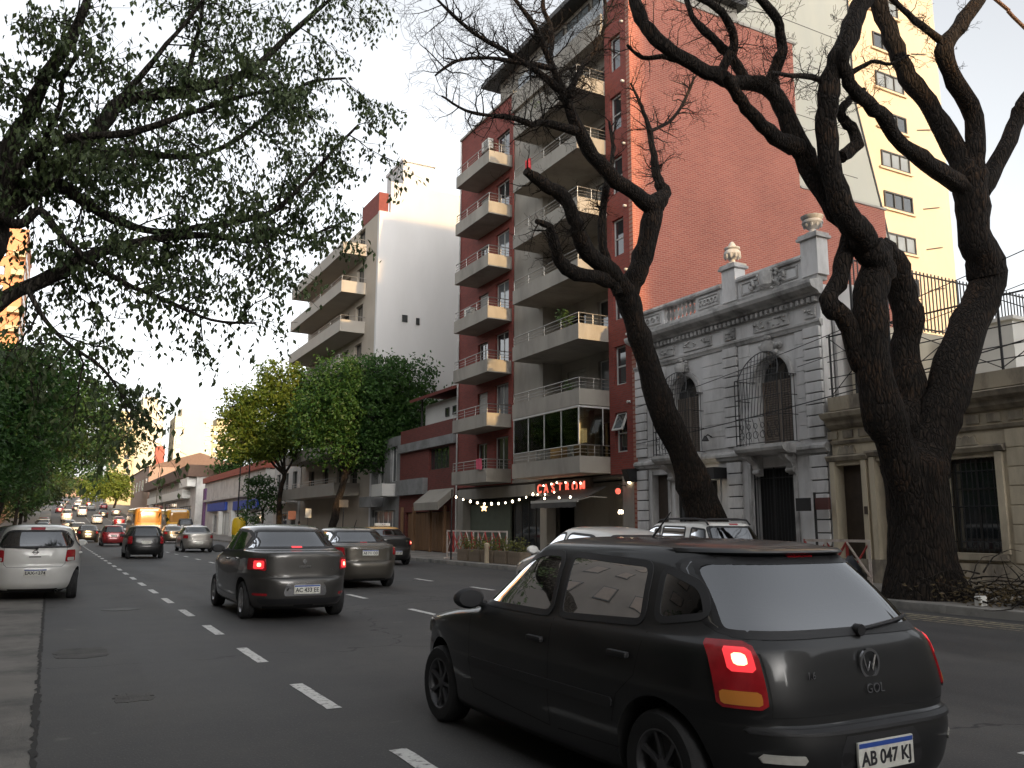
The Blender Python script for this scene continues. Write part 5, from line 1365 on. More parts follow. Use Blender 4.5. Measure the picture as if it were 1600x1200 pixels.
# ---- the big tree overhanging from the left: limbs over the road, hanging leaves
D = TreeMaker(5); rg = D.rg; DL = MB()
tb = Vector((-3.3, 12.2, .14))
n0 = at(-40, 420, 14.0)
D.limb([tb, tb+Vector((.1, .1, 1.6)), tb+Vector((.5, .7, 3.2)), n0, at(-10, 330, 14.6)], [.34, .29, .27, .24, .20], 12, .05)
root_limbs = [
    ([(-8, 335), (20, 300), (70, 284), (148, 208), (188, 160), (288, 140), (384, 114), (440, 66), (492, 20), (530, -14)], 14.6, [36, 32, 26, 22, 20, 16, 13, 9, 7, 4], .5),
    ([(-12, 340), (10, 250), (40, 180), (70, 120), (112, 60), (140, -10)], 14.4, [34, 28, 24, 20, 15, 10], -1.0),
    ([(-10, 330), (30, 262), (76, 224), (132, 212), (210, 206), (300, 175), (380, 150), (440, 140)], 14.4, [24, 20, 15, 12, 10, 8, 6, 4], -1.6),
    ([(-10, 340), (30, 320), (80, 288), (120, 306), (176, 342), (250, 362), (330, 352), (410, 336), (452, 310), (520, 236), (560, 195)], 14.6, [30, 26, 20, 17, 14, 11, 10, 9, 8, 5, 3], -.8),
    ([(-14, 480), (20, 458), (80, 432), (150, 396), (250, 372), (320, 368), (400, 378), (440, 360)], 13.6, [26, 24, 20, 17, 13, 10, 7, 5], .8),
    ([(-10, 345), (40, 300), (110, 250), (200, 238), (290, 246), (360, 225), (430, 170), (480, 130), (540, 122)], 14.8, [22, 18, 14, 12, 10, 8, 6, 5, 3], 1.2),
    ([(-10, 330), (30, 350), (64, 330), (90, 360), (130, 400), (190, 440), (260, 470), (330, 500), (400, 505)], 14.0, [18, 16, 14, 12, 10, 9, 7, 5, 3], -.6),
    ([(170, 170), (220, 120), (260, 70), (310, 10), (330, -30)], 14.9, [12, 10, 8, 6, 4], -.6),
    ([(290, 140), (300, 90), (312, 40), (318, -10)], 14.8, [9, 7, 6, 4], .5),
    ([(40, 445), (70, 500), (110, 540), (160, 575), (205, 640)], 13.4, [9, 7, 6, 5, 3], -.8),
    ([(60, 280), (70, 220), (92, 170), (100, 120), (130, 70)], 14.2, [12, 10, 8, 7, 5], -.8),
    ([(380, 372), (430, 360), (470, 372), (530, 350)], 14.2, [7, 6, 4, 3], .4),
]
LS = []
for pts, Y, w, dy in root_limbs:
    LS.append(px_limb(D, pts, Y, w, 8, .05, dy))
def leafy_twig(p, d, L, r, lev):
    P = [Vector(p)]; d = Vector(d).normalized(); m = 5
    for i in range(m):
        d = (d+Vector((rg.gauss(0, .22), rg.gauss(0, .22), rg.gauss(-.05, .18)))).normalized(); P.append(P[-1]+d*L/m)
    D.tw.tube(P, [max(.003, r*(1-.8*i/m)) for i in range(m+1)], 4, cap=False)
    if lev == 0:
        for i in range(1, m+1):
            for _ in range(2):
                b = Vector((rg.gauss(0, 1), rg.gauss(0, 1), rg.gauss(-.1, .7))).normalized()
                leafy_twig(P[i], (P[i]-P[i-1]).normalized()*.8+b*.8, L*rg.uniform(.38, .7), r*.5, 1)
    else:
        for i in range(1, m+1):
            for _ in range(rg.choice((1, 2, 2, 3))):
                q = P[i]+Vector((rg.gauss(0, .07), rg.gauss(0, .07), rg.gauss(-.02, .07)))
                dd = Vector((rg.gauss(0, .45), rg.gauss(0, .45), -1+rg.gauss(0, .35))); l = rg.uniform(.08, .14)
                leaf(DL, q, dd, l, l*.27, rg)
for (C, Rr), (pts, Y, w, dy) in zip(LS, root_limbs):
    acc = 0; n = len(C)
    for i in range(1, n):
        acc += (C[i]-C[i-1]).length
        f = i/n
        ev = .23 if f > .25 else .36
        while acc > ev:
            acc -= ev; a = (C[i]-C[i-1]).normalized()
            b = Vector((rg.gauss(0, 1), rg.gauss(0, 1), rg.gauss(-.15, .75))).normalized(); b = (b-a*a.dot(b)*.6).normalized()
            leafy_twig(C[i], b+a*.6, rg.uniform(.55, 1.35), min(.016, Rr[i]*.6), 0)
t = finish_tree(D, 'overhanging_tree', 'large leafy tree overhanging the road from the left with drooping leaves', tuple(tb), 'bark_grey')
tag(DL.build('crown', MATS['leaf_dark'], t), kind='stuff')
# ================================================================== vehicles
def pchip(xs, ys):
    xs = np.array(xs, float); ys = np.array(ys, float)
    h = np.diff(xs); d = np.diff(ys)/h
    m = np.zeros_like(ys); m[0] = d[0]; m[-1] = d[-1]
    for i in range(1, len(xs)-1):
        if d[i-1]*d[i] > 0:
            w1 = 2*h[i]+h[i-1]; w2 = h[i]+2*h[i-1]
            m[i] = (w1+w2)/(w1/d[i-1]+w2/d[i])
    def f(x):
        x = min(max(x, xs[0]), xs[-1])
        i = min(int(np.searchsorted(xs, x, 'right'))-1, len(xs)-2)
        t = (x-xs[i])/h[i]
        return ((1+2*t)*(1-t)**2*ys[i] + t*(1-t)**2*h[i]*m[i] + t*t*(3-2*t)*ys[i+1] + t*t*(t-1)*h[i]*m[i+1])
    return f

def round_poly(pts, r=0.05, k=5):
    out = []; n = len(pts)
    for i in range(n):
        p = Vector(pts[i]); a = Vector(pts[i-1])-p; b = Vector(pts[(i+1) % n])-p
        ra = min(r, a.length*.45, b.length*.45)
        p0 = p+a.normalized()*ra; p1 = p+b.normalized()*ra
        for j in range(k):
            t = j/(k-1)
            out.append(tuple(p0*(1-t)**2 + p*2*t*(1-t) + p1*t*t))
    return out

def dens(poly, step=0.06):
    out = []
    for i in range(len(poly)):
        a = Vector(poly[i]); b = Vector(poly[(i+1) % len(poly)]); n = max(1, int((b-a).length/step))
        for j in range(n): out.append(tuple(a+(b-a)*j/n))
    return out

def offset_poly(poly, d):
    """positive d grows"""
    n = len(poly); cx = sum(p[0] for p in poly)/n; cy = sum(p[1] for p in poly)/n
    area = sum(poly[i][0]*poly[(i+1) % n][1]-poly[(i+1) % n][0]*poly[i][1] for i in range(n))
    sg = 1 if area > 0 else -1
    out = []
    for i in range(n):
        a = Vector(poly[i-1]); b = Vector(poly[(i+1) % n]); t = (b-a)
        if t.length < 1e-9: t = Vector((1, 0))
        t.normalize(); nn = Vector((t.y, -t.x))*sg
        out.append((poly[i][0]+nn.x*d, poly[i][1]+nn.y*d))
    return out

def in_poly(x, y, poly):
    c = False; n = len(poly); j = n-1
    for i in range(n):
        xi, yi = poly[i]; xj, yj = poly[j]
        if (yi > y) != (yj > y) and x < (xj-xi)*(y-yi)/(yj-yi)+xi: c = not c
        j = i
    return c

class Body:
    def __init__(s, keys):
        k = list(zip(*keys)); s.z = k[0]
        s.fr = [pchip(k[0], k[i]) for i in range(1, 6)]
    def par(s, z): return [f(z) for f in s.fr]           # yr yf hw nr nf
    def side_x(s, y, z):
        yr, yf, hw, nr, nf = s.par(z)
        a, n = (yf, nf) if y > 0 else (-yr, nr)
        t = min(abs(y)/max(a, 1e-3), 1.0)
        return hw*(1-t**n)**(1/n)
    def end_y(s, x, z, end):
        yr, yf, hw, nr, nf = s.par(z)
        a, n = (yf, nf) if end > 0 else (-yr, nr)
        t = min(abs(x)/hw, 1.0)
        return end*a*(1-t**n)**(1/n)
    def quarter(s, z, end, m=160):
        yr, yf, hw, nr, nf = s.par(z)
        a, n = (yf, nf) if end > 0 else (-yr, nr)
        t = np.linspace(0, PI/2, m)
        x = hw*np.sin(t)**(2/n); y = end*a*np.maximum(np.cos(t), 0)**(2/n)
        sl = np.concatenate([[0], np.cumsum(np.hypot(np.diff(x), np.diff(y)))])
        return x, y, sl
    def corner(s, sv, z, sgn, end, off=0.0):
        x, y, sl = s.quarter(z, end)
        px = np.interp(sv, sl, x); py = np.interp(sv, sl, y)
        qx = np.interp(sv+.01, sl, x); qy = np.interp(sv+.01, sl, y)
        tx, ty = qx-px, qy-py; l = math.hypot(tx, ty) or 1
        nx, ny = -ty/l*end*-1, tx/l*end
        nx = abs(nx)
        return (sgn*(px+nx*off), py+ny*off, z)
    def ring(s, z, N):
        P = []
        for end in (1, -1):
            x, y, sl = s.quarter(z, end)
            X = np.concatenate([x[::-1], -x[1:]]) ; Y = np.concatenate([y[::-1], y[1:]])
            if end < 0: X = -X
            L = np.concatenate([[0], np.cumsum(np.hypot(np.diff(X), np.diff(Y)))])
            q = np.linspace(0, L[-1], N, endpoint=False)
            P += [(float(np.interp(v, L, X)), float(np.interp(v, L, Y)), z) for v in q]
        return P

def scan_panel(mb, poly, P, nu=10, nv=8):
    """fill a convex (u,v) polygon with a grid mapped by P(u,v,off)"""
    vs = [p[1] for p in poly]; v0, v1 = min(vs), max(vs); e = (v1-v0)*1e-3
    rows = []
    for j in range(nv+1):
        v = v0+e+(v1-v0-2*e)*(0.5-0.5*math.cos(PI*j/nv))
        us = []
        for i in range(len(poly)):
            (a, b), (c, d) = poly[i], poly[(i+1) % len(poly)]
            if (b > v) != (d > v): us.append(a+(c-a)*(v-b)/(d-b))
        u0, u1 = min(us), max(us)
        rows.append([(u0+(u1-u0)*i/nu, v) for i in range(nu+1)])
    return rows

def panel(body_map, poly, off=0.004, depth=0.02, nu=10, nv=8):
    mb = MB(); rows = scan_panel(mb, poly, None, nu, nv)
    mb.grid([[body_map(u, v, off) for u, v in r] for r in rows])
    loop = [r[0] for r in rows] + rows[-1][1:] + [r[-1] for r in rows[::-1]][1:] + rows[0][::-1][1:-1]
    mb.grid([[body_map(u, v, off) for u, v in loop], [body_map(u, v, off-depth) for u, v in loop]], closed_u=True)
    return mb

def band(body_map, outer, inner, off=0.006, depth=0.015):
    mb = MB()
    mb.grid([[body_map(u, v, off-depth) for u, v in outer], [body_map(u, v, off) for u, v in outer],
             [body_map(u, v, off) for u, v in inner], [body_map(u, v, off-depth) for u, v in inner]], closed_u=True)
    return mb

def ribbon(body_map, pts, w=0.006, off=0.0015):
    P = []
    for i, p in enumerate(pts):
        a = Vector(pts[max(i-1, 0)]); b = Vector(pts[min(i+1, len(pts)-1)]); t = (b-a).normalized(); n = Vector((-t.y, t.x))*w/2
        P.append([body_map(p[0]+n.x, p[1]+n.y, off), body_map(p[0]-n.x, p[1]-n.y, off)])
    return MB().grid(P)

def poly_line(pts, step=0.05):
    out = []
    for a, b in zip(pts[:-1], pts[1:]):
        a = Vector(a); b = Vector(b); n = max(1, int((b-a).length/step))
        out += [tuple(a+(b-a)*j/n) for j in range(n)]
    return out+[tuple(pts[-1])]

mat('tyre', (0.018, 0.018, 0.019), 0.85, var=0.2, bump=0.2, bscale=60)
mat('rim_silver', (0.42, 0.42, 0.43), 0.32, metal=0.8, var=0.1)
mat('rim_dark', (0.10, 0.10, 0.105), 0.45, metal=0.5, var=0.15)
mat('trim', (0.018, 0.018, 0.02), 0.55, var=0.15, bump=0.1, bscale=200)
mat('liner', (0.012, 0.012, 0.012), 0.9, var=0)
mat('chrome', (0.65, 0.65, 0.66), 0.15, metal=1.0, var=0)
mat('seat_cloth', (0.05, 0.05, 0.055), 0.9, var=0.2, vscale=30, bump=0.2, bscale=200)
mat('lamp_red', (0.32, 0.012, 0.018), 0.18, var=0.25, vscale=18, coat=0.5)
mat('lamp_red_lit', (0.55, 0.02, 0.03), 0.2, var=0.2, vscale=18, coat=0.5, emit=(1.0, 0.05, 0.06), estr=.35)
mat('lamp_core', (0.9, 0.5, 0.3), 0.3, var=0, emit=(1.0, 0.42, 0.22), estr=1.5)
mat('lamp_white', (0.55, 0.54, 0.5), 0.15, var=0.15, vscale=20, coat=0.6)
mat('lamp_amber', (0.6, 0.22, 0.04), 0.2, var=0.1, coat=0.5)
mat('plate_white', (0.72, 0.72, 0.66), 0.5, var=0.06, vscale=12, dirt=(0.45, 0.43, 0.38), dscale=9)
mat('plate_blue', (0.03, 0.08, 0.35), 0.5, var=0)
mat('plate_ink', (0.02, 0.02, 0.025), 0.6, var=0)
mat_glass('car_glass', (0.09, 0.11, 0.115), 1.36)
mat_glass('rear_glass', (0.14, 0.17, 0.18), 3.0, .04)
mat('car_glass_far', (0.03, 0.036, 0.042), 0.06, var=0, spec=1.0, coat=0.8)
G_ = 'car_glass'

def wheel_meshes():
    t = MB(); r = 1.0; w = 0.33           # unit radius, half width
    prof = [(0.66, -w*.92), (0.80, -w), (0.93, -w*.98), (0.985, -w*.8), (1.0, -w*.55), (1.0, -.03), (.985, -.015), (.985, .015), (1.0, .03), (1.0, w*.55), (0.985, w*.8), (0.93, w*.98), (0.80, w), (0.66, w*.92)]
    t.lathe(prof + [prof[0]], n=32, axis='x', cap=False)
    tm = t.mesh('tyre', MATS['tyre'], smooth=40)
    out = {}
    for kind, ns, m in (('a', 5, 'rim_silver'), ('b', 7, 'rim_dark')):
        q = MB()
        q.lathe([(0.67, -w*.9), (0.67, w*.93), (0.64, w*.95), (0.60, w*.80), (0.57, w*.3), (0.57, -w*.9)], n=32, axis='x', cap=False)
        q.lathe([(0.57, w*.15), (0.10, w*.22), (0.001, w*.22)], n=24, axis='x', cap=False)
        q.lathe([(0.15, w*.2), (0.15, w*.72), (0.10, w*.80), (0.001, w*.80)], n=16, axis='x', cap=False)
        for i in range(ns):
            a = 2*PI*i/ns
            for da in (-.13, .13) if ns == 5 else (0,):
                p = []
                for rr, h, ww in ((.12, .70, .055), (.40, .72, .05), (.62, .84, .06)):
                    u = Vector((0, math.cos(a+da*(rr/.6)), math.sin(a+da*(rr/.6)))); tt = Vector((0, -u.z, u.y))
                    c = u*rr
                    p.append([tuple(c-tt*ww+Vector((w*(h-.25), 0, 0))), tuple(c-tt*ww*.8+Vector((w*h, 0, 0))), tuple(c+tt*ww*.8+Vector((w*h, 0, 0))), tuple(c+tt*ww+Vector((w*(h-.25), 0, 0)))])
                q.grid(p)
        out[kind] = q.mesh('rim', MATS[m], smooth=35)
    return tm, out
TYRE, RIMS = wheel_meshes()

def sub(name, mb, m, parent, smooth=40):
    o = bpy.data.objects.new(name, mb.mesh(name, MATS[m] if isinstance(m, str) else m, smooth=smooth))
    COL.objects.link(o); o.parent = parent
    return o

def rbox(x0, x1, y0, y1, z0, z1, c=0.04): return MB().cbox(x0, x1, y0, y1, z0, z1, c)

def make_car(S, paint):
    """S: spec dictionary. Car points to +y, origin on the ground under its middle."""
    B = Body(S['keys']); detail = S.get('detail', 1)
    N = (46, 100)[detail]; sr = (3, 5)[detail]
    root = thing(S['name'], S['label'], S.get('cat', 'car'), (0, 0, 0), S.get('group'))
    zs = []
    for a, b in zip(B.z[:-1], B.z[1:]):
        n = max(1, min(14, int((b-a)/0.035)+1)) if detail else max(1, min(4, int((b-a)/.12)+1))
        if detail: n = max(n, 3)
        zs += [a+(b-a)*j/n for j in range(n)]
    zs.append(B.z[-1])
    mb = MB(); rings = [B.ring(z, N) for z in zs]
    mb.grid(rings, closed_u=True)
    m = 2*N
    mb.f.append(tuple(range(m-1, -1, -1))); mb.f.append(tuple(range((len(zs)-1)*m, len(zs)*m)))
    bo = bpy.data.objects.new('body', mb.mesh('body', paint)); COL.objects.link(bo)
    cut = MB()
    hwm = B.par(0.5)[2]
    for wy in S['wheels']:
        for sg in (1, -1):
            ra = S['wr']*1.17
            cut.lathe([(ra, hwm*0.60), (ra, hwm+0.3)] if sg > 0 else [(ra, -hwm-0.3), (ra, -hwm*0.60)], (0, wy, S['wr']+.02), n=40, axis='x')
    co = bpy.data.objects.new('cut', cut.mesh('cut', None)); COL.objects.link(co)
    md = bo.modifiers.new('arch', 'BOOLEAN'); md.object = co; md.operation = 'DIFFERENCE'; md.solver = 'EXACT'
    bpy.context.view_layer.update()
    me = bpy.data.meshes.new_from_object(bo.evaluated_get(bpy.context.evaluated_depsgraph_get()))
    bo.modifiers.clear(); bpy.data.objects.remove(co)
    me.name = 'body'
    me.materials.clear(); me.materials.append(paint); me.materials.append(MATS['liner']); me.materials.append(MATS['trim'])
    bm = bmesh.new(); bm.from_mesh(me)
    wins = []
    for p in S['side']: wins.append(('s', p))
    wins.append(('f', S['screen'])); wins.append(('r', S['rearglass']))
    holes = []
    for kind, p in wins:
        q = dens(round_poly(p, S.get('wround', .05))); holes.append((kind, q, dens(offset_poly(q, -0.017))))
    dele = []
    for f in bm.faces:
        c = f.calc_center_median()
        f.material_index = 0
        for wy in S['wheels']:
            if all(math.hypot(v.co.y-wy, v.co.z-S['wr']-.02) < S['wr']*1.17+2e-3 for v in f.verts): f.material_index = 1
        if f.normal.z < -.8 and c.z < .4: f.material_index = 1
        if S.get('trimz') and c.z < S['trimz'] and f.material_index == 0: f.material_index = 2
        if detail:
            for kind, q, h in holes:
                if kind == 's' and in_poly(c.y, c.z, h): dele.append(f); break
                if kind == 'f' and c.y > 0 and in_poly(c.x, c.z, h): dele.append(f); break
                if kind == 'r' and c.y < 0 and in_poly(c.x, c.z, h): dele.append(f); break
    if dele: bmesh.ops.delete(bm, geom=dele, context='FACES')
    for f in bm.faces: f.smooth = True
    bm.to_mesh(me); bm.free()
    me.set_sharp_from_angle(angle=R_(38))
    bo.data = me; bo.parent = root
    # material slot follows the object so copies can be repainted
    gl = G_ if detail else 'car_glass_far'
    for kind, q, h in holes:
        for sg in ((1, -1) if kind == 's' else (1,)):
            if kind == 's': mp = lambda u, v, o, sg=sg: (sg*(B.side_x(u, v)+o), u, v)
            elif kind == 'f': mp = lambda u, v, o: (u, B.end_y(u, v, 1)+o, v)
            else: mp = lambda u, v, o: (u, B.end_y(u, v, -1)-o, v)
            nm = {'s': 'side_window', 'f': 'windshield', 'r': 'rear_window'}[kind]
            g = sub(nm, panel(mp, q, 0.002 if detail else .005, 0.004, 10 if kind == 's' else 20, 8), 'rear_glass' if (kind == 'r' and detail) else S.get('rear_m', gl) if kind == 'r' else gl, root)
            if detail or kind != 'x':
                sub('window_seal', band(mp, offset_poly(q, 0.014), offset_poly(q, -0.024 if detail else -.01), 0.005 if detail else .008), 'trim', g)
    # lamps
    for (nm, end, s0, s1, z0, z1, mt, skew) in S['lamps']:
        for sg in (1, -1):
            mp = lambda u, v, o, sg=sg: B.corner(u, v, sg, end, o)
            q = dens(round_poly([(s0, z0), (s1, z0+skew*.5), (s1, z1), (s0+skew, z1)], .035), .04)
            l = sub(nm, panel(mp, q, 0.012, 0.02, 10, 6), mt, root)
            if nm == 'tail_light' and S.get('tailsplit'):
                for (a0, a1, b0, b1, mm) in S['tailsplit']:
                    q2 = dens(round_poly([(a0, b0), (a1, b0), (a1, b1), (a0, b1)], .02), .04)
                    sub('lens', panel(mp, q2, 0.016 if mm != 'lamp_core' else .018, 0.02, 6, 4), mm, l)
    # wheels
    for wy in S['wheels']:
        for sg in (1, -1):
            wv = bpy.data.objects.new('wheel', None); COL.objects.link(wv); wv.parent = root
            wv.empty_display_size = .1
            wv.location = (sg*(hwm-S['wr']*.33-.035), wy, S['wr']); wv.scale = (S['wr'],)*3
            if sg < 0: wv.rotation_euler = (0, 0, PI)
            for nm, msh in (('tyre', TYRE), ('rim', RIMS[S.get('rim', 'a')])):
                o = bpy.data.objects.new(nm, msh); COL.objects.link(o); o.parent = wv
    # rear number plate
    for pl in S['plates']:
        end, px, pz, w, h, txt = pl
        yy = B.end_y(px, pz, end)
        mbp = MB().cbox(px-w/2, px+w/2, yy+end*.004, yy+end*.018, pz-h/2, pz+h/2, .004)
        p = sub('number_plate', mbp, 'plate_white', root)
        if detail:
            sub('plate_band', MB().box(px-w/2+.006, px+w/2-.006, yy+end*.018, yy+end*.0195, pz+h*.30, pz+h/2-.006), 'plate_blue', p)
        if txt:
            o = bpy.data.objects.new('plate_lettering', text_mesh(txt, h*.66, .001, MATS['plate_ink'], .002)); COL.objects.link(o); o.parent = p
            o.location = (px, yy+end*.0195, pz-h*.09); o.rotation_euler = (PI/2, 0, PI if end > 0 else 0)
            o.scale = (min(1.0, w*.9/max(o.dimensions.x, .01)), 1, 1)
    # mirrors
    my, mz = S['mirror']
    for sg in (1, -1):
        x = B.side_x(my, mz)
        q = MB()
        prof = [(0.001, -.045), (.07, -.042), (.088, -.015), (.086, .02), (.06, .055), (.02, .075), (.001, .078)]
        q.lathe(prof, (0, 0, 0), n=16, axis='y')
        q.v = [(sg*(x+.12)+a*1.35, my+b, mz+.055+c*.85) for a, b, c in q.v]
        q.tube([(sg*(x-.02), my, mz+.01), (sg*(x+.07), my, mz+.03)], .028, 8)
        mi = sub('wing_mirror', q, paint if S.get('mirror_body') else 'trim', root)
    # panel gaps, handles, mouldings
    if detail or S.get('gaps'):
        for sg in (1, -1):
            mp = lambda u, v, o, sg=sg: (sg*(B.side_x(u, v)+o), u, v)
            for ln in S.get('seams', []):
                sub('panel_gap', ribbon(mp, poly_line(ln)), 'liner', root)
            for (hy, hz) in S.get('handles', []):
                x = B.side_x(hy, hz)
                sub('door_handle', MB().cbox(sg*(x-.01), sg*(x+.03), hy-.09, hy+.09, hz-.016, hz+.018, .014), S.get('handle_mat', 'trim') if S.get('handle_mat') != 'paint' else paint, root)
            for (y0, y1, z0, z1) in S.get('moulding', []):
                q = dens(round_poly([(y0, z0), (y1, z0), (y1, z1), (y0, z1)], .015), .06)
                sub('side_moulding', panel(mp, q, .012, .014, 16, 3), 'trim', root)
        mp = lambda u, v, o: (u, B.end_y(u, v, -1)-o, v)
        for ln in S.get('rearseams', []):
            sub('panel_gap', ribbon(mp, poly_line(ln)), 'liner', root)
    S['B'] = B
    if detail and S.get('interior', True):
        fy, fz = S.get('seaty', 0.0), 0
        for sx in (-.37, .37):
            st = sub('seat', rbox(sx-.24, sx+.24, fy-.22, fy+.30, .30, .48, .06), 'seat_cloth', root)
            q = MB()
            P = []
            for i in range(6):
                t = i/5; z = .45+.62*t; yy = fy-.24-.20*t; w = .24*(1-.25*t*t); d = .06
                P.append([(sx-w, yy, z), (sx-w*.9, yy+d, z), (sx+w*.9, yy+d, z), (sx+w, yy, z), (sx+w*.9, yy-d, z), (sx-w*.9, yy-d, z)])
            q.grid(P, closed_u=True); q.f.append(tuple(range(30, 36)))
            sub('backrest', q, 'seat_cloth', st)
            sub('headrest', rbox(sx-.12, sx+.12, fy-.52, fy-.42, 1.08, 1.25, .04), 'seat_cloth', st)
        ry = S.get('reary', -1.05)
        sb = sub('rear_bench', rbox(-.58, .58, ry-.15, ry+.35, .32, .50, .06), 'seat_cloth', root)
        sub('backrest', rbox(-.58, .58, ry-.30, ry-.15, .45, .98, .05), 'seat_cloth', sb)
        for hx in (-.33, .33):
            sub('headrest', rbox(hx-.12, hx+.12, ry-.29, ry-.20, .97, 1.10, .04), 'seat_cloth', sb)
        dy = S.get('dashy', .55)
        sub('dashboard', rbox(-.66, .66, dy, dy+.3, .62, .91, .06), 'trim', root)
        q = MB(); q.lathe([(.185+.016*math.cos(a), .016*math.sin(a)) for a in np.linspace(0, 2*PI, 9)], n=24, cap=False)
        q.box(-.17, .17, -.02, .02, -.012, .012); q.box(-.02, .02, -.17, 0, -.012, .012)
        wq = sub('steering_wheel', q, 'trim', root); wq.location = (-.37, dy-.10, .84); wq.rotation_euler = (R_(65), 0, 0)
    return root

# ---- specs --------------------------------------------------------------
GOL = dict(name='parked_car', label='x', keys=[
    # z, rear, front, half width, rear corner, front corner
    (.17, -1.78, 1.74, .73, 4, 4), (.23, -1.89, 1.88, .785, 4, 3.6), (.34, -1.95, 1.94, .805, 4.2, 3.4), (.47, -1.965, 1.96, .82, 4.4, 3.4),
    (.56, -1.95, 1.955, .822, 4.6, 3.4), (.585, -1.905, 1.945, .82, 5, 3.4), (.68, -1.895, 1.91, .82, 5.5, 3.6), (.745, -1.885, 1.82, .816, 5.5, 4),
    (.81, -1.87, 1.52, .81, 5.5, 5), (.87, -1.855, 1.14, .80, 5.5, 6), (.915, -1.84, .86, .785, 5.5, 5), (.955, -1.815, .80, .765, 5, 4),
    (1.10, -1.715, .57, .715, 4.5, 3.6), (1.25, -1.585, .32, .655, 4.2, 3.4), (1.345, -1.49, .15, .605, 4, 3.4), (1.385, -1.44, .04, .565, 4, 3.4),
    (1.412, -1.33, -.09, .47, 4, 3.4), (1.428, -1.1, -.27, .30, 4, 3.6), (1.433, -.8, -.45, .12, 4, 4)],
    wheels=(-1.27, 1.20), wr=.285, rim='b', wround=.07,
    side=[[(.60, .955), (-.30, .955), (-.25, 1.335), (-.02, 1.335), (.16, 1.27)], [(-.385, .955), (-1.12, .985), (-1.05, 1.30), (-.335, 1.335)],
          [(-1.20, 1.0), (-1.50, 1.05), (-1.40, 1.20), (-1.13, 1.29)]],
    screen=[(-.66, .955), (.66, .955), (.54, 1.335), (-.54, 1.335)],
    rearglass=[(-.665, .975), (.665, .975), (.55, 1.33), (-.55, 1.33)],
    lamps=[('tail_light', -1, .60, .93, .645, .965, 'lamp_red', 0), ('headlight', 1, .42, .92, .60, .755, 'lamp_white', .05)],
    tailsplit=[(.63, .80, .80, .93, 'lamp_red_lit'), (.62, .90, .66, .735, 'lamp_white')],
    plates=[(-1, 0.0, .40, .40, .135, 'AB 047 KJ')], mirror=(.62, .93), seaty=-.02, reary=-.98, dashy=.52,
    seams=[[(.66, .92), (.66, .55), (.60, .36)], [(.60, .36), (-.34, .30)], [(-.34, .30), (-.345, .94)], [(-.42, .30), (-.98, .32)], [(-1.17, .95), (-1.12, .72), (-.98, .60), (-.94, .45)]],
    rearseams=[[(-.60, .955), (-.60, .62)], [(.60, .955), (.60, .62)], [(-.60, .62), (.60, .62)]],
    handles=[(-.20, .80), (-1.0, .815)], moulding=[(-.95, .62, .52, .575)])

LOGAN = dict(name='parked_car', label='x', keys=[
    (.19, -1.98, 1.96, .78, 4, 4), (.26, -2.10, 2.10, .835, 3.8, 3.4), (.38, -2.165, 2.165, .86, 3.8, 3.2), (.54, -2.175, 2.17, .87, 4, 3.2),
    (.66, -2.15, 2.155, .872, 4.2, 3.2), (.69, -2.10, 2.14, .872, 4.6, 3.3), (.80, -2.085, 2.03, .868, 5, 4), (.88, -2.08, 1.72, .86, 5, 5),
    (.96, -2.075, 1.28, .85, 5, 6), (1.01, -2.07, .98, .838, 5, 5.5), (1.05, -2.06, .90, .82, 4.8, 4), (1.085, -2.01, .84, .81, 4.6, 3.8), (1.095, -1.78, .825, .805, 5, 3.7),
    (1.105, -1.61, .81, .80, 5.5, 3.7), (1.14, -1.53, .755, .785, 5, 3.6), (1.30, -1.29, .50, .715, 4.4, 3.4), (1.43, -1.09, .28, .645, 4, 3.4),
    (1.475, -.98, .16, .60, 4, 3.4), (1.505, -.80, 0, .50, 4, 3.4), (1.522, -.58, -.15, .33, 4, 3.6), (1.527, -.42, -.28, .14, 4, 4)],
    wheels=(-1.30, 1.33), wr=.30, rim='a',
    side=[[(.72, 1.06), (-.22, 1.055), (-.18, 1.43), (.08, 1.435), (.28, 1.36)], [(-.30, 1.055), (-1.10, 1.09), (-1.02, 1.34), (-.80, 1.41), (-.26, 1.43)], [(-1.17, 1.11), (-1.42, 1.13), (-1.27, 1.24), (-1.12, 1.31)]],
    screen=[(-.70, 1.05), (.70, 1.05), (.57, 1.43), (-.57, 1.43)],
    rearglass=[(-.67, 1.135), (.67, 1.135), (.565, 1.42), (-.565, 1.42)],
    lamps=[('tail_light', -1, .60, 1.06, .79, .985, 'lamp_red', .02), ('headlight', 1, .45, 1.0, .66, .84, 'lamp_white', .06)],
    tailsplit=[(.64, .86, .82, .95, 'lamp_red_lit'), (.69, .77, .855, .915, 'lamp_core')],
    plates=[(-1, .03, .50, .42, .14, 'AC 433 EE')], mirror=(.72, 1.03), mirror_body=False, seaty=.05, reary=-.95, dashy=.62,
    seams=[[(.78, 1.02), (.80, .60), (.74, .38)], [(.74, .38), (-.24, .34)], [(-.25, .34), (-.26, 1.04)], [(-.34, .34), (-.93, .36)], [(-1.14, 1.06), (-1.10, .80), (-.92, .64), (-.90, .48)]],
    rearseams=[[(-.58, 1.06), (-.60, .76), (-.50, .70)], [(.58, 1.06), (.60, .76), (.50, .70)], [(-.50, .70), (.50, .70)]],
    handles=[(-.10, .93), (-.92, .955)], handle_mat='paint')

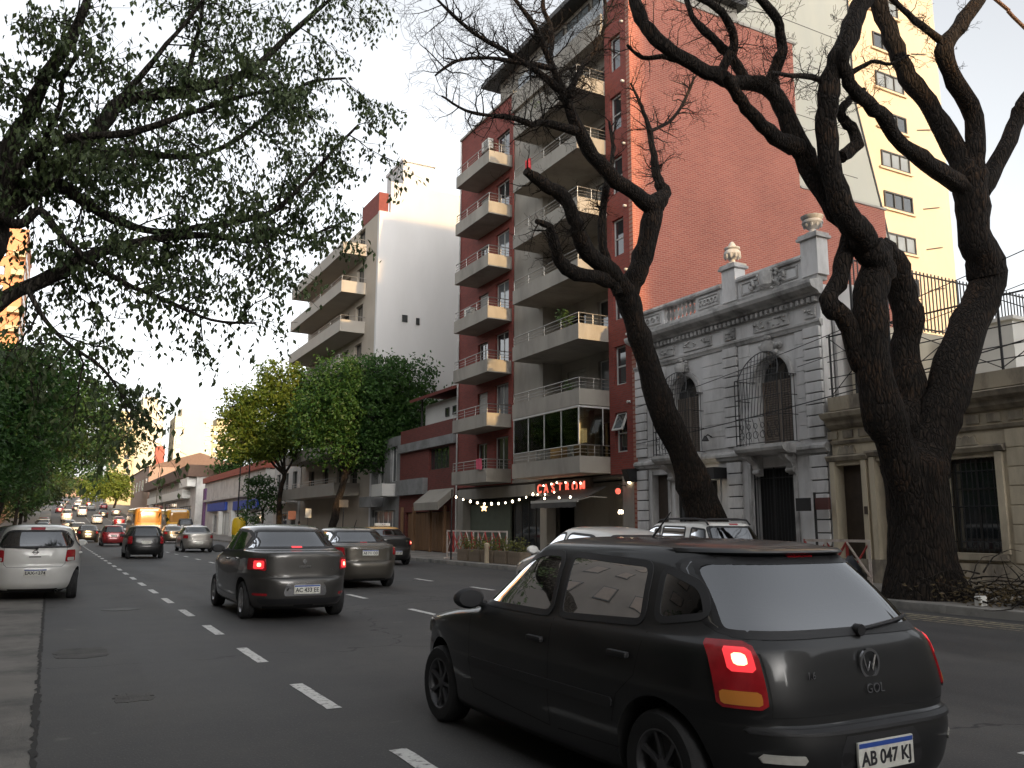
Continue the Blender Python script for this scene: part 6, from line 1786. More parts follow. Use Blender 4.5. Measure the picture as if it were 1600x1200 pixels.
MICRA = dict(name='parked_car', label='x', keys=[
    (.17, -1.70, 1.68, .70, 3.4, 3.2), (.24, -1.83, 1.82, .775, 3.4, 3), (.36, -1.885, 1.885, .815, 3.4, 2.9), (.52, -1.89, 1.89, .832, 3.4, 2.9),
    (.66, -1.865, 1.865, .832, 3.6, 3), (.70, -1.845, 1.845, .83, 3.6, 3), (.82, -1.835, 1.73, .825, 3.8, 3.3), (.90, -1.825, 1.48, .82, 3.8, 3.8),
    (.99, -1.805, 1.12, .81, 3.8, 4.2), (1.03, -1.79, 1.0, .795, 3.8, 3.8), (1.10, -1.755, .88, .775, 3.8, 3.4), (1.25, -1.66, .62, .715, 3.8, 3.3),
    (1.39, -1.555, .36, .645, 3.8, 3.2), (1.44, -1.52, .22, .605, 4, 3.2), (1.475, -1.46, .08, .53, 4, 3.2), (1.505, -1.28, -.12, .38, 4, 3.3), (1.515, -.9, -.4, .15, 4, 4)],
    wheels=(-1.22, 1.22), wr=.29, rim='a', wround=.10,
    side=[[(.78, 1.05), (-.20, 1.05), (-.16, 1.41), (.10, 1.42), (.38, 1.32)], [(-.28, 1.05), (-1.06, 1.10), (-1.20, 1.22), (-.95, 1.38), (-.24, 1.41)]],
    screen=[(-.68, 1.05), (.68, 1.05), (.56, 1.41), (-.56, 1.41)],
    rearglass=[(-.64, 1.05), (.64, 1.05), (.67, 1.18), (.52, 1.38), (-.52, 1.38), (-.67, 1.18)],
    lamps=[('tail_light', -1, .56, .86, .76, 1.00, 'lamp_red', .02), ('headlight', 1, .42, .85, .72, .92, 'lamp_white', .08)],
    tailsplit=[(.60, .80, .78, .85, 'lamp_white')],
    plates=[(-1, .03, .56, .40, .13, 'LAX-6274')], mirror=(.74, 1.04), mirror_body=True, seaty=.05, reary=-.95, dashy=.6, trimz=None,
    seams=[[(.80, 1.0), (.78, .6), (.70, .36)], [(.70, .36), (-.22, .33)], [(-.22, .33), (-.24, 1.04)], [(-1.08, 1.07), (-1.04, .8), (-.90, .62), (-.86, .45)]],
    rearseams=[[(-.56, 1.05), (-.54, .72), (-.48, .665)], [(.56, 1.05), (.54, .72), (.48, .665)], [(-.48, .665), (.48, .665)]],
    handles=[(-.08, .90), (-.92, .92)], handle_mat='paint')

def scaled(S, sy=1.0, sx=1.0, sz=1.0, **kw):
    T = dict(S); T.pop('B', None)
    T['keys'] = [(z*sz, a*sy, b*sy, c*sx, d, e) for z, a, b, c, d, e in S['keys']]
    T['side'] = [[(y*sy, z*sz) for y, z in p] for p in S['side']]
    T['screen'] = [(x*sx, z*sz) for x, z in S['screen']]; T['rearglass'] = [(x*sx, z*sz) for x, z in S['rearglass']]
    T['lamps'] = [(n, e, a*sx, b*sx, c*sz, d*sz, m, k) for n, e, a, b, c, d, m, k in S['lamps']]
    if S.get('tailsplit'): T['tailsplit'] = [(a*sx, b*sx, c*sz, d*sz, m) for a, b, c, d, m in S['tailsplit']]
    T['plates'] = [(e, x*sx, z*sz, w, h, t) for e, x, z, w, h, t in S['plates']]
    T['wheels'] = tuple(w*sy for w in S['wheels']); T['mirror'] = (S['mirror'][0]*sy, S['mirror'][1]*sz)
    for k in ('seams', 'rearseams'):
        if k in S: T[k] = [[(a*(sy if k == 'seams' else sx), b*sz) for a, b in l] for l in S[k]]
    T['handles'] = [(a*sy, b*sz) for a, b in S.get('handles', [])]
    T['moulding'] = [(a*sy, b*sy, c*sz, d*sz) for a, b, c, d in S.get('moulding', [])]
    T.update(kw)
    return T

CITY = scaled(LOGAN, 1.01, .985, .965, rim='b',
    lamps=[('tail_light', -1, .62, 1.02, .80, .99, 'lamp_red', .03), ('headlight', 1, .45, .98, .62, .79, 'lamp_white', .06)],
    tailsplit=[(.68, .86, .83, .93, 'lamp_red')], plates=[(-1, 0, .86, .40, .13, 'AB 711 CO')])
FAST = dict(name='parked_car', label='x', keys=[
    (.18, -1.95, 1.98, .78, 4, 3.6), (.26, -2.08, 2.12, .84, 3.8, 3.2), (.40, -2.14, 2.18, .875, 3.8, 3), (.56, -2.15, 2.18, .885, 4, 3),
    (.68, -2.13, 2.13, .885, 4.2, 3.2), (.80, -2.10, 1.95, .88, 4.4, 3.6), (.90, -2.07, 1.55, .87, 4.6, 4.5), (.97, -2.03, 1.22, .855, 4.8, 5),
    (1.02, -1.99, 1.08, .835, 4.6, 4), (1.12, -1.85, .86, .795, 4.4, 3.6), (1.25, -1.62, .60, .74, 4, 3.4), (1.36, -1.38, .36, .68, 3.8, 3.2),
    (1.43, -1.14, .16, .62, 3.6, 3.2), (1.475, -.85, -.02, .53, 3.4, 3.2), (1.50, -.55, -.18, .36, 3.4, 3.4), (1.508, -.42, -.30, .15, 4, 4)],
    wheels=(-1.28, 1.34), wr=.31, rim='a', wround=.12,
    side=[[(.90, 1.02), (-.10, 1.02), (-.08, 1.40), (.10, 1.40), (.45, 1.26)], [(-.18, 1.02), (-1.0, 1.05), (-1.30, 1.12), (-.90, 1.36), (-.16, 1.40)]],
    screen=[(-.72, 1.03), (.72, 1.03), (.58, 1.39), (-.58, 1.39)],
    rearglass=[(-.66, 1.10), (.66, 1.10), (.56, 1.36), (-.56, 1.36)],
    lamps=[('tail_light', -1, .55, 1.05, .86, 1.0, 'lamp_red', .06), ('headlight', 1, .42, 1.1, .72, .86, 'lamp_white', .1)],
    plates=[(-1, 0, .62, .42, .13, '')], mirror=(.86, 1.03), mirror_body=True, seaty=.08, reary=-.9, dashy=.66,
    seams=[[(.92, .98), (.86, .6), (.78, .36)], [(.78, .36), (-.12, .33)], [(-.12, .33), (-.14, 1.01)]], handles=[(0, .90), (-.85, .92)], handle_mat='paint')
DUST = dict(name='parked_car', label='x', keys=[
    (.24, -1.96, 1.98, .80, 4.5, 4), (.32, -2.10, 2.12, .86, 4.2, 3.6), (.48, -2.15, 2.15, .895, 4.4, 3.4), (.66, -2.155, 2.155, .905, 4.6, 3.4),
    (.74, -2.12, 2.14, .905, 5, 3.6), (.90, -2.09, 2.05, .90, 5.5, 4), (1.0, -2.075, 1.65, .885, 5.5, 5), (1.07, -2.06, 1.12, .865, 5.5, 5.5),
    (1.12, -2.04, .98, .845, 5, 4.2), (1.25, -1.97, .78, .80, 5, 4), (1.42, -1.86, .50, .735, 5, 3.8), (1.54, -1.77, .28, .69, 5, 3.8),
    (1.585, -1.72, .16, .65, 5, 3.8), (1.61, -1.60, 0, .56, 5, 3.8), (1.625, -1.35, -.2, .40, 5, 4), (1.63, -.9, -.5, .15, 4, 4)],
    wheels=(-1.28, 1.38), wr=.335, rim='b', trimz=.40,
    side=[[(.80, 1.13), (-.18, 1.13), (-.15, 1.53), (.06, 1.53), (.34, 1.44)], [(-.26, 1.13), (-1.05, 1.16), (-1.0, 1.51), (-.23, 1.53)], [(-1.22, 1.18), (-1.66, 1.24), (-1.56, 1.46), (-1.18, 1.50)]],
    screen=[(-.74, 1.13), (.74, 1.13), (.63, 1.53), (-.63, 1.53)],
    rearglass=[(-.70, 1.16), (.70, 1.16), (.60, 1.52), (-.60, 1.52)],
    lamps=[('tail_light', -1, .66, .98, .80, 1.09, 'lamp_red', .0), ('headlight', 1, .48, 1.0, .76, .96, 'lamp_white', .06)],
    plates=[(-1, 0, .80, .42, .13, '')], mirror=(.78, 1.12), mirror_body=False, seaty=.05, reary=-.95, dashy=.62,
    seams=[[(.84, 1.1), (.84, .6), (.78, .42)], [(-.22, .40), (-.22, 1.12)]], handles=[(-.08, 1.0), (-.95, 1.02)])
# light versions for the traffic further up the street
HATCH_FAR = scaled(GOL, .98, 1.0, 1.04, detail=0, plates=[(-1, 0, .74, .40, .14, '')], tailsplit=None, interior=False)
SEDAN_FAR = scaled(LOGAN, 1.0, 1.0, .97, detail=0, plates=[(-1, 0, .52, .42, .14, '')], tailsplit=None, interior=False)
SUV_FAR = scaled(DUST, 1.0, 1.0, 1.0, detail=0, tailsplit=None, interior=False)
VAN_FAR = dict(SUV_FAR); VAN_FAR = scaled(DUST, 1.12, 1.02, 1.30, detail=0, interior=False)
# ---- place the vehicles
P_black = mat_paint('paint_black', (0.003, 0.0033, 0.004), 0, .5, .55)
P_graph = mat_paint('paint_graphite', (0.060, 0.057, 0.053), .55, .38)
P_bronze = mat_paint('paint_bronze', (0.085, 0.075, 0.060), .55, .38)
P_white = mat_paint('paint_white', (0.66, 0.65, 0.62), 0, .32)
P_silver = mat_paint('paint_silver', (0.36, 0.34, 0.31), .5, .38)
P_red = mat_paint('paint_red', (0.30, 0.018, 0.022), .15, .32)
P_taxi = mat_paint('paint_taxi_black', (0.012, 0.012, 0.012), .1, .32)
P_yellow = mat_paint('paint_yellow', (0.70, 0.36, 0.03), 0, .35)
P_blue = mat_paint('paint_blue', (0.03, 0.05, 0.11), .3, .35)
P_orange = mat_paint('paint_bus_orange', (0.62, 0.28, 0.05), 0, .4)

def put(r, x, y, label, rz=0.0, group=None, name=None):
    r.location = (x, y, gz(y)); r.rotation_euler = (math.atan2(gz(y+1)-gz(y-1), 2) if y > 75 else 0, 0, rz)
    r['label'] = label
    if group: r['group'] = group
    if name: r.name = name
    return r
def end_part(root, S, nm, poly, m, end=-1, off=.004, depth=.02, nu=8, nv=5, parent=None):
    B = S['B']; mp = lambda u, v, o: (u, B.end_y(u, v, end)+end*o, v)
    return sub(nm, panel(mp, dens(poly, .05), off, depth, nu, nv), m, parent or root)
def wiper(root, S, x0, x1, z, zz):
    B = S['B']; q = MB(); P = [(x0+(x1-x0)*t, B.end_y(x0+(x1-x0)*t, z+(zz-z)*t, -1)-.018, z+(zz-z)*t) for t in np.linspace(0, 1, 7)]
    q.tube(P, .011, 6); q.lathe([(.03, -.02), (.03, .02)], P[0], n=10, axis='y'); sub('wiper', q, 'trim', root)
def lamp3(root, S, x, z, w, h, m='lamp_red'):
    end_part(root, S, 'brake_light', round_poly([(x-w, z-h), (x+w, z-h), (x+w, z+h), (x-w, z+h)], .01), m, -1, .008)

# foreground black hatchback
GOL2 = scaled(GOL, 1.09, 1.055, 1.0)
GOL2['lamps'] = [('tail_light', -1, .66, .91, .655, .955, 'lamp_red', 0), ('headlight', 1, .42, .92, .60, .755, 'lamp_white', .05)]
GOL2['tailsplit'] = [(.685, .82, .82, .93, 'lamp_red_lit'), (.715, .785, .85, .905, 'lamp_core'), (.685, .885, .672, .735, 'lamp_amber')]
GOL2['plates'] = [(-1, -.06, .435, .40, .135, 'AB 047 KJ')]
gol = make_car(GOL2, P_black)
wiper(gol, GOL2, .02, .52, .985, 1.03)
lamp3(gol, GOL2, 0, 1.352, .10, .012, 'lamp_red')
B_ = GOL2['B']
for r0, r1 in ((.060, .074),):
    q = MB(); yy = B_.end_y(0, .83, -1)-.012
    q.lathe([(r0, -.004), (r1, -.004), (r1, .008), (r0, .008), (r0, -.004)], (0, yy, .83), n=24, axis='y', cap=False)
    for pts in (((-.045, .04), (-.018, -.035), (0, .01)), ((.045, .04), (.018, -.035), (0, .01))):
        P = [(px_, yy, .83+pz_) for px_, pz_ in pts]; q.tube(P, .006, 5)
    sub('emblem', q, 'chrome', gol)
for tx, xx, zz, sz in (('GOL', 0.0, .715, .065), ('1.6', -.42, .80, .05)):
    o = bpy.data.objects.new('badge_lettering', text_mesh(tx, sz, .003, MATS['chrome'])); COL.objects.link(o); o.parent = gol
    o.location = (xx, B_.end_y(xx, zz, -1)-.010, zz); o.rotation_euler = (PI/2, 0, 0); tag(o, kind='stuff')
# rear spoiler lip, bumper top strip, roof aerial, exhaust
P = []
for i in range(17):
    x = -.56+1.12*i/16; y = B_.end_y(x, 1.375, -1); P.append([(x, y+.03, 1.393), (x, y-.05, 1.386), (x, y-.085, 1.366), (x, y-.05, 1.352), (x, y+.02, 1.352)])
sub('spoiler', MB().grid(P), P_black, gol)
end_part(gol, GOL2, 'bumper_strip', round_poly([(-.72, .545), (.72, .545), (.72, .575), (-.72, .575)], .012), 'trim', -1, .012, .014, 24, 2)
end_part(gol, GOL2, 'plate_recess', round_poly([(-.36, .34), (.24, .34), (.21, .53), (-.33, .53)], .03), 'trim', -1, .002, .004, 8, 3)
for sg in (-1, 1):
    end_part(gol, GOL2, 'fog_lamp', round_poly([(sg*.60-.08, .42), (sg*.60+.08, .42), (sg*.60+.08, .46), (sg*.60-.08, .46)], .012), 'lamp_white', -1, .008, .01, 4, 2)
sub('exhaust_pipe', MB().lathe([(.03, -.1), (.03, .1), (.024, .1), (.024, -.1)], (.45, -1.96, .20), n=14, axis='y', cap=False), 'chrome', gol)
sub('aerial', MB().tube([(0, -.35, 1.43), (0, -.55, 1.60)], [.008, .004], 6), 'trim', gol)
put(gol, 3.64, 5.08, 'black hatchback with glowing tall tail lamps, nearest car in the road', R_(1.2), name='black_hatchback')

# grey saloon ahead
logan = make_car(LOGAN, P_graph)
lamp3(logan, LOGAN, 0, 1.15, .09, .014, 'lamp_red_lit')
B_ = LOGAN['B']
yy = B_.end_y(0, .93, -1)-.010
q = MB(); q.prism([(0, .885), (.038, .93), (0, .975), (-.038, .93)], 'y', yy, yy+.008); sub('emblem', q, 'chrome', logan)
for tx, xx, zz, sz in (('LOGAN', .0, .845, .055), ('1.6', .44, .80, .045)):
    o = bpy.data.objects.new('badge_lettering', text_mesh(tx, sz, .003, MATS['chrome'])); COL.objects.link(o); o.parent = logan
    o.location = (xx, B_.end_y(xx, zz, -1)-.010, zz); o.rotation_euler = (PI/2, 0, 0); tag(o, kind='stuff')
end_part(logan, LOGAN, 'lower_valance', round_poly([(-.66, .27), (.66, .27), (.70, .36), (-.70, .36)], .03), 'trim', -1, .006, .01, 20, 3)
for sg in (-1, 1):
    end_part(logan, LOGAN, 'reflector', round_poly([(sg*.66-.09, .40), (sg*.66+.09, .40), (sg*.66+.09, .44), (sg*.66-.09, .44)], .012), 'lamp_red', -1, .008, .01, 4, 2)
end_part(logan, LOGAN, 'plate_recess', round_poly([(-.34, .40), (.36, .40), (.32, .60), (-.30, .60)], .03), 'chrome', -1, .002, .004, 8, 3)
put(logan, 3.68, 15.95, 'dark grey saloon with lit red tail lamps ahead of the black hatchback', name='grey_saloon')
# bronze saloon in the next lane
city = make_car(CITY, P_bronze)
end_part(city, CITY, 'chrome_strip', round_poly([(-.36, .955), (.36, .955), (.36, .975), (-.36, .975)], .006), 'chrome', -1, .010, .012, 12, 2)
sub('aerial', MB().tube([(0, -.75, 1.45), (0, -.95, 1.66)], [.012, .005], 6), 'trim', city)
lamp3(city, CITY, 0, 1.10, .09, .012, 'lamp_red')
put(city, 6.93, 22.2, 'bronze grey saloon in the middle lane, half hidden by the dark grey one', name='bronze_saloon')
# white parked hatchback
micra = make_car(MICRA, P_white)
lamp3(micra, MICRA, 0, 1.425, .13, .028, 'lamp_red')
wiper(micra, MICRA, .02, -.42, 1.03, 1.055)
B_ = MICRA['B']
q = MB(); yy = B_.end_y(0, .97, -1)-.010
q.lathe([(.034, -.004), (.046, -.004), (.046, .006), (.034, .006), (.034, -.004)], (0, yy, .955), n=20, axis='y', cap=False); q.box(-.062, .062, yy-.006, yy+.002, .946, .964); sub('emblem', q, 'chrome', micra)
end_part(micra, MICRA, 'plate_recess', round_poly([(-.32, .47), (.34, .47), (.28, .65), (-.26, .65)], .03), P_white, -1, .003, .005, 8, 3)
end_part(micra, MICRA, 'tailgate_handle', round_poly([(-.11, .855), (.11, .855), (.11, .875), (-.11, .875)], .008), 'liner', -1, .004, .006, 4, 2)
sub('exhaust_pipe', MB().lathe([(.03, -.1), (.03, .1), (.024, .1), (.024, -.1)], (.42, -1.80, .19), n=12, axis='y', cap=False), 'rim_dark', micra)
put(micra, -.16, 21.55, 'white rounded hatchback parked at the left kerb', R_(-1.5), name='white_hatchback')
# white fastback and white off-roader at the right kerb
fast = make_car(FAST, P_white)
put(fast, 8.72, 12.95, 'white car with an arched roof behind the black hatchback', name='white_fastback')
dust = make_car(DUST, P_white)
B_ = DUST['B']
for sg in (-1, 1):
    x = sg*.60
    q = MB().tube([(x, .12, 1.57), (x, .02, 1.66), (x, -.3, 1.69), (x, -1.2, 1.69), (x, -1.52, 1.66), (x, -1.62, 1.56)], .022, 8); sub('roof_rail', q, 'trim', dust)
wiper(dust, DUST, .0, .45, 1.17, 1.2)
lamp3(dust, DUST, 0, 1.57, .12, .016, 'lamp_red')
put(dust, 13.08, 15.85, 'white off-roader with black roof rails parked at the right kerb', name='white_offroader')
# taxi: black with a yellow roof
TAXI = scaled(LOGAN, .98, .98, .975, detail=1, interior=True)
taxi = make_car(TAXI, P_taxi)
me = [c for c in taxi.children if c.name.startswith('body')][0].data
me.materials.append(P_yellow)
for p in me.polygons:
    if p.center.z > 1.40: p.material_index = 3
q = rbox(-.32, .32, -.50, -.32, 1.50, 1.62, .03); ts = sub('roof_sign', q, 'sign_white', taxi)
o = bpy.data.objects.new('sign_lettering', text_mesh('TAXI', .10, .002, MATS['plate_ink'])); COL.objects.link(o); o.parent = ts
o.location = (0, -.503, 1.56); o.rotation_euler = (PI/2, 0, 0); tag(o, kind='stuff')
put(taxi, 11.9, 33.6, 'black taxi with a yellow roof behind the bronze saloon', name='taxi')

# traffic further up
protos = {}
def far(kind, paint, x, y, label, rz=0.0, name='car', park=False):
    S = {'h': HATCH_FAR, 's': SEDAN_FAR, 'u': SUV_FAR, 'v': VAN_FAR}[kind]
    if kind not in protos:
        S = dict(S); protos[kind] = make_car(S, paint); r = protos[kind]; protos[kind]['used'] = 0
        del protos[kind]['used']
    else: r = copy_tree(protos[kind])
    for c in r.children:
        if c.name.startswith('body'):
            c.material_slots[0].link = 'OBJECT'; c.material_slots[0].material = paint
    return put(r, x, y, label, rz, 'cars parked at the left kerb' if park else 'traffic moving up the street', name)
far('h', P_black, 3.92, 44.0, 'black hatchback with a white number plate in the second lane, framed by other cars')
far('s', P_silver, 7.5, 53.2, 'pale bronze saloon in the third lane right of the black hatchback', name='car')
far('h', P_red, 4.1, 69.5, 'dark red car ahead of the plated black hatchback')
far('s', P_black, 2.95, 84, 'black car left of the dark red one')
far('s', P_bronze, 9.3, 79, 'brown saloon in front of the right hand bus')
far('u', P_white, 2.5, 100, 'white off-roader ahead of the small black car in the left lane')
far('s', P_silver, 2.2, 128, 'silver saloon alone in the left lane up the hill')
far('h', P_silver, 7.0, 104, 'pale hatchback between the red car and the buses')
far('s', P_red, 9.6, 150, 'bright red saloon on the slope past the buses')
far('s', P_white, 6.8, 158, 'white saloon on the slope left of the bright red one')
far('v', P_white, 2.4, 166, 'white van at the left of the climbing traffic')
far('v', P_white, 5.4, 190, 'white van in the second row of the climbing traffic')
far('s', P_black, 9.0, 186, 'dark saloon on the slope behind the bright red one')
far('s', P_silver, 12.0, 198, 'silver saloon at the right edge of the climbing traffic')
far('s', P_red, 1.6, 212, 'red saloon near the crest at the left')
for i, (x, y, k, p, lab) in enumerate(((5.0, 226, 'h', P_black, 'dark hatchback near the crest, second from left'), (8.6, 232, 's', P_white, 'white saloon near the crest, in the middle'), (11.6, 240, 'u', P_red, 'red off-roader near the crest at the right'),
        (2.4, 252, 's', P_silver, 'silver saloon just under the crest at the left'), (6.2, 262, 'u', P_white, 'white off-roader just under the crest'), (9.4, 275, 'h', P_red, 'red hatchback just under the crest'), (3.6, 290, 's', P_bronze, 'brown saloon on the crest'), (7.6, 305, 's', P_white, 'white saloon on the crest, last of the traffic'))):
    far(k, p, x, y, lab)
far('s', P_graph, -.75, 31.5, 'dark grey saloon parked in front of the white hatchback', park=True)
far('h', P_silver, -.8, 38.5, 'silver hatchback parked third along the left kerb', park=True)
far('s', P_black, -.8, 45.5, 'black saloon parked fourth along the left kerb', park=True)
far('u', P_graph, 13.1, 60, 'grey off-roader parked at the right kerb under the dark crown')
far('h', P_blue, 13.1, 92, 'dark blue hatchback at the right kerb before the blue fascia')
far('v', P_graph, 12.9, 100, 'dark van with a pale roof beside the blue shop')

for i, (x, y, k, p, lab) in enumerate(((-.8, 53, 'h', P_white, 'white hatchback parked fifth along the left kerb'), (-.8, 61, 's', P_silver, 'silver saloon parked far along the left kerb under the trees'), (-.8, 112, 's', P_graph, 'dark saloon parked where the left kerb starts to climb'), (-.8, 126, 'u', P_white, 'white off-roader parked on the climbing left kerb'), (-.8, 142, 'h', P_red, 'red hatchback parked on the climbing left kerb'))):
    far(k, p, x, y, lab, park=True)
# buses
mat('bus_glass', (.42, .20, .05), .15, var=.15, coat=.5)
def make_bus(label, x, y, paint):
    keys = [(.30, -5.4, 5.4, 1.20, 9, 7), (.42, -5.5, 5.5, 1.25, 8, 6), (1.0, -5.5, 5.5, 1.26, 8, 6), (1.9, -5.47, 5.48, 1.26, 8, 6), (2.75, -5.40, 5.42, 1.22, 8, 6), (2.98, -5.32, 5.32, 1.14, 8, 6), (3.08, -5.15, 5.15, .98, 8, 6), (3.12, -4.8, 4.8, .7, 8, 6)]
    S = dict(name='bus', label=label, cat='bus', group='buses in the right lanes', keys=keys, detail=0, wheels=(-3.0, 3.2), wr=.48, rim='b', wround=.12,
        side=[[(y0, 1.45), (y0+1.25, 1.45), (y0+1.25, 2.45), (y0, 2.45)] for y0 in (-4.9, -3.4, -1.9, -.4, 1.1, 2.6)],
        screen=[(-1.08, 1.2), (1.08, 1.2), (1.05, 2.6), (-1.05, 2.6)], rearglass=[(-.95, 1.75), (.95, 1.75), (.92, 2.72), (-.92, 2.72)],
        lamps=[('tail_light', -1, 1.02, 1.20, .75, 1.25, 'lamp_red', 0), ('headlight', 1, .8, 1.15, .6, .85, 'lamp_white', 0)],
        plates=[(-1, 0, .72, .42, .14, '')], mirror=(5.2, 2.2), interior=False, rear_m='bus_glass')
    r = make_car(S, paint)
    end_part(r, S, 'rear_band', round_poly([(-1.15, 1.0), (1.15, 1.0), (1.15, 1.5), (-1.15, 1.5)], .08), 'sign_white', -1, .01, .012, 20, 4)
    end_part(r, S, 'engine_grille', round_poly([(-.8, .48), (.8, .48), (.8, .66), (-.8, .66)], .03), 'trim', -1, .01, .012, 20, 3)
    end_part(r, S, 'route_board', round_poly([(-.8, 2.80), (.8, 2.80), (.8, 2.98), (-.8, 2.98)], .03), 'sign_white', -1, .012, .02, 20, 3)
    return put(r, x, y, label)
b1 = make_bus('yellow orange bus, left of the two seen from behind', 8.1, 92, P_orange)
b2 = make_bus('paler yellow bus, right of the two seen from behind', 12.2, 104, P_yellow)
# ================================================================== street furniture and small things
def lamp_post(x, y, h, arm, label):
    t = thing('street_lamp', label, 'street lamp', (x, y, .14+gz(y)), 'street lamps on the right pavement'); z0 = .14+gz(y)
    MB().lathe([(.13, 0), (.12, .6), (.08, .65), (.06, h*.8), (.05, h)], (x, y, z0), n=10).build('pole', MATS['iron'], t, 40)
    if arm:
        MB().tube([(x, y, z0+h-.05), (x-.8, y, z0+h+.5), (x-2.2, y, z0+h+.75)], [.045, .04, .03], 8).build('arm', MATS['steel_rail'], t, 40)
        MB().lathe([(.001, -.35), (.10, -.25), (.13, 0), (.10, .28), (.001, .35)], (x-2.45, y, z0+h+.74), n=10, axis='x').build('lamp_head', MATS['ac_white'], t, 50)
lamp_post(15.0, 80.5, 7.0, False, 'plain dark lamp pole before the blue fascia, left of the pair')
lamp_post(15.0, 76.3, 7.6, True, 'dark lamp pole with a curved arm, right of the pair before the blue fascia')
lamp_post(15.0, 150, 8.5, False, 'distant lamp pole beside the shop with the long white sign')
# yellow recycling bell at the kerb
t = thing('recycling_bin', 'yellow plastic recycling container on the right kerb past the trees', 'bin', (13.6, 78, gz(78)))
mat('bin_yellow', (.75, .50, .02), .45, var=.08)
mat('bin_green', (.10, .18, .03), .5, var=.1)
z0 = gz(78)
MB().lathe([(.62, .55), (.66, .6), (.64, 1.7), (.52, 2.0), (.20, 2.12), (.001, 2.14)], (14.75, 78, z0+.14), n=20).build('body', MATS['bin_yellow'], t, 40)
MB().lathe([(.60, 0), (.62, .54), (.001, .54)], (14.75, 78, z0+.14), n=20).build('base', MATS['bin_green'], t, 40)
t.location = (14.75, 78, z0+.14)
for c in t.children: c.location = (13.6-14.75, 0, -.14)
# red and white barriers with lattice
mat('barrier_white', (.62, .55, .50), .6, var=.15, dirt=(.4, .3, .25), dscale=6)
mat('barrier_red', (.42, .05, .045), .6, var=.2)
def barrier(x, y, L, label, ax='y', h=.95, rz=0.0):
    t = thing('lattice_barrier', label, 'barrier', (x, y, .14), 'red and white barriers', rz)
    off = ORG[t.name]; ORG[t.name] = (0, 0, 0)
    n = max(3, int(L/.45))
    for z in (.25, h-.03): MB().box(-.02, .02, -L/2, L/2, z-.03, z+.03).build('rail', MATS['barrier_white'], t)
    for k in range(n+1):
        yy = -L/2+L*k/n; MB().box(-.018, .018, yy-.03, yy+.03, 0 if k in (0, n) else .25, h).build('upright', MATS['barrier_red' if k % 2 else 'barrier_white'], t)
    for k in range(n):
        a = -L/2+L*k/n; b = a+L/n
        if k % 2: a, b = b, a
        MB().tube([(-.022, a, .28), (-.022, b, h-.06)], .028, 4).build('brace', MATS['barrier_red' if k % 3 else 'barrier_white'], t)
        MB().tube([(.022, b, .28), (.022, a, h-.06)], .022, 4).build('brace', MATS['barrier_red'], t)
    for yy in (-L/2+.1, L/2-.1): MB().box(-.22, .22, yy-.03, yy+.03, 0, .05).build('foot', MATS['barrier_white'], t)
    ORG[t.name] = off
barrier(15.4, 33.2, 2.0, 'red and white lattice barrier left of the black kerb post', rz=.15, h=1.2)
barrier(15.3, 30.3, 2.6, 'longer red and white lattice barrier right of the black kerb post', rz=.1, h=1.2)
barrier(16.0, 13.9, 1.5, 'red lattice barrier by the cream house door', rz=.3, h=1.1)
# planters before the bar
mat('planter_wood', (.20, .155, .11), .8, var=.25, vscale=5)
mat_leaf('dry_leaf', (.07, .085, .02), (.20, .19, .05), 5, .3)
for k in range(5):
    y = 27.2+1.1*k; t = thing('planter_box', ['planter box of yellowing plants, nearest the white arched car', 'planter box of low green plants, second from the white arched car', 'planter box of leggy plants, third in the row before the bar', 'planter box with a pale post, fourth in the row before the bar', 'planter box nearest the barriers before the bar'][k], 'planter', (15.0, y, .14), 'planters before the bar')
    bx = MB().cbox(14.78, 15.22, y-.46, y+.46, .14, .60, .015).build('box', MATS['planter_wood'], t)
    PK = MB().box(-.012, .012, -.07, .07, 0, .42).mesh('slat', MATS['planter_wood'])
    for j in range(6): inst('slat', PK, bx, (14.765, y-.38+.152*j, .16))
    q = MB(); leaf_ball(q, (15.0, y, .78), .36, 120, .15, rng, .7)
    for j in range(12): a = rng.uniform(0, 6.3); q.tube([(15.0, y+rng.uniform(-.3, .3), .58), (15+.2*math.cos(a), y+.35*math.sin(a), rng.uniform(.9, 1.2))], .006, 4)
    tag(q.build('plants', MATS['dry_leaf'], t), kind='stuff')
mat('post_pale', (.55, .45, .32), .7, var=.15)
solo('bollard', MB().lathe([(.09, .14), (.085, .7), (.10, .72), (.10, .86), (.001, .90)], (14.62, 29.1, 0), n=12), MATS['post_pale'], 'short pale bollard at the kerb before the planters', 'bollard', smooth=40)
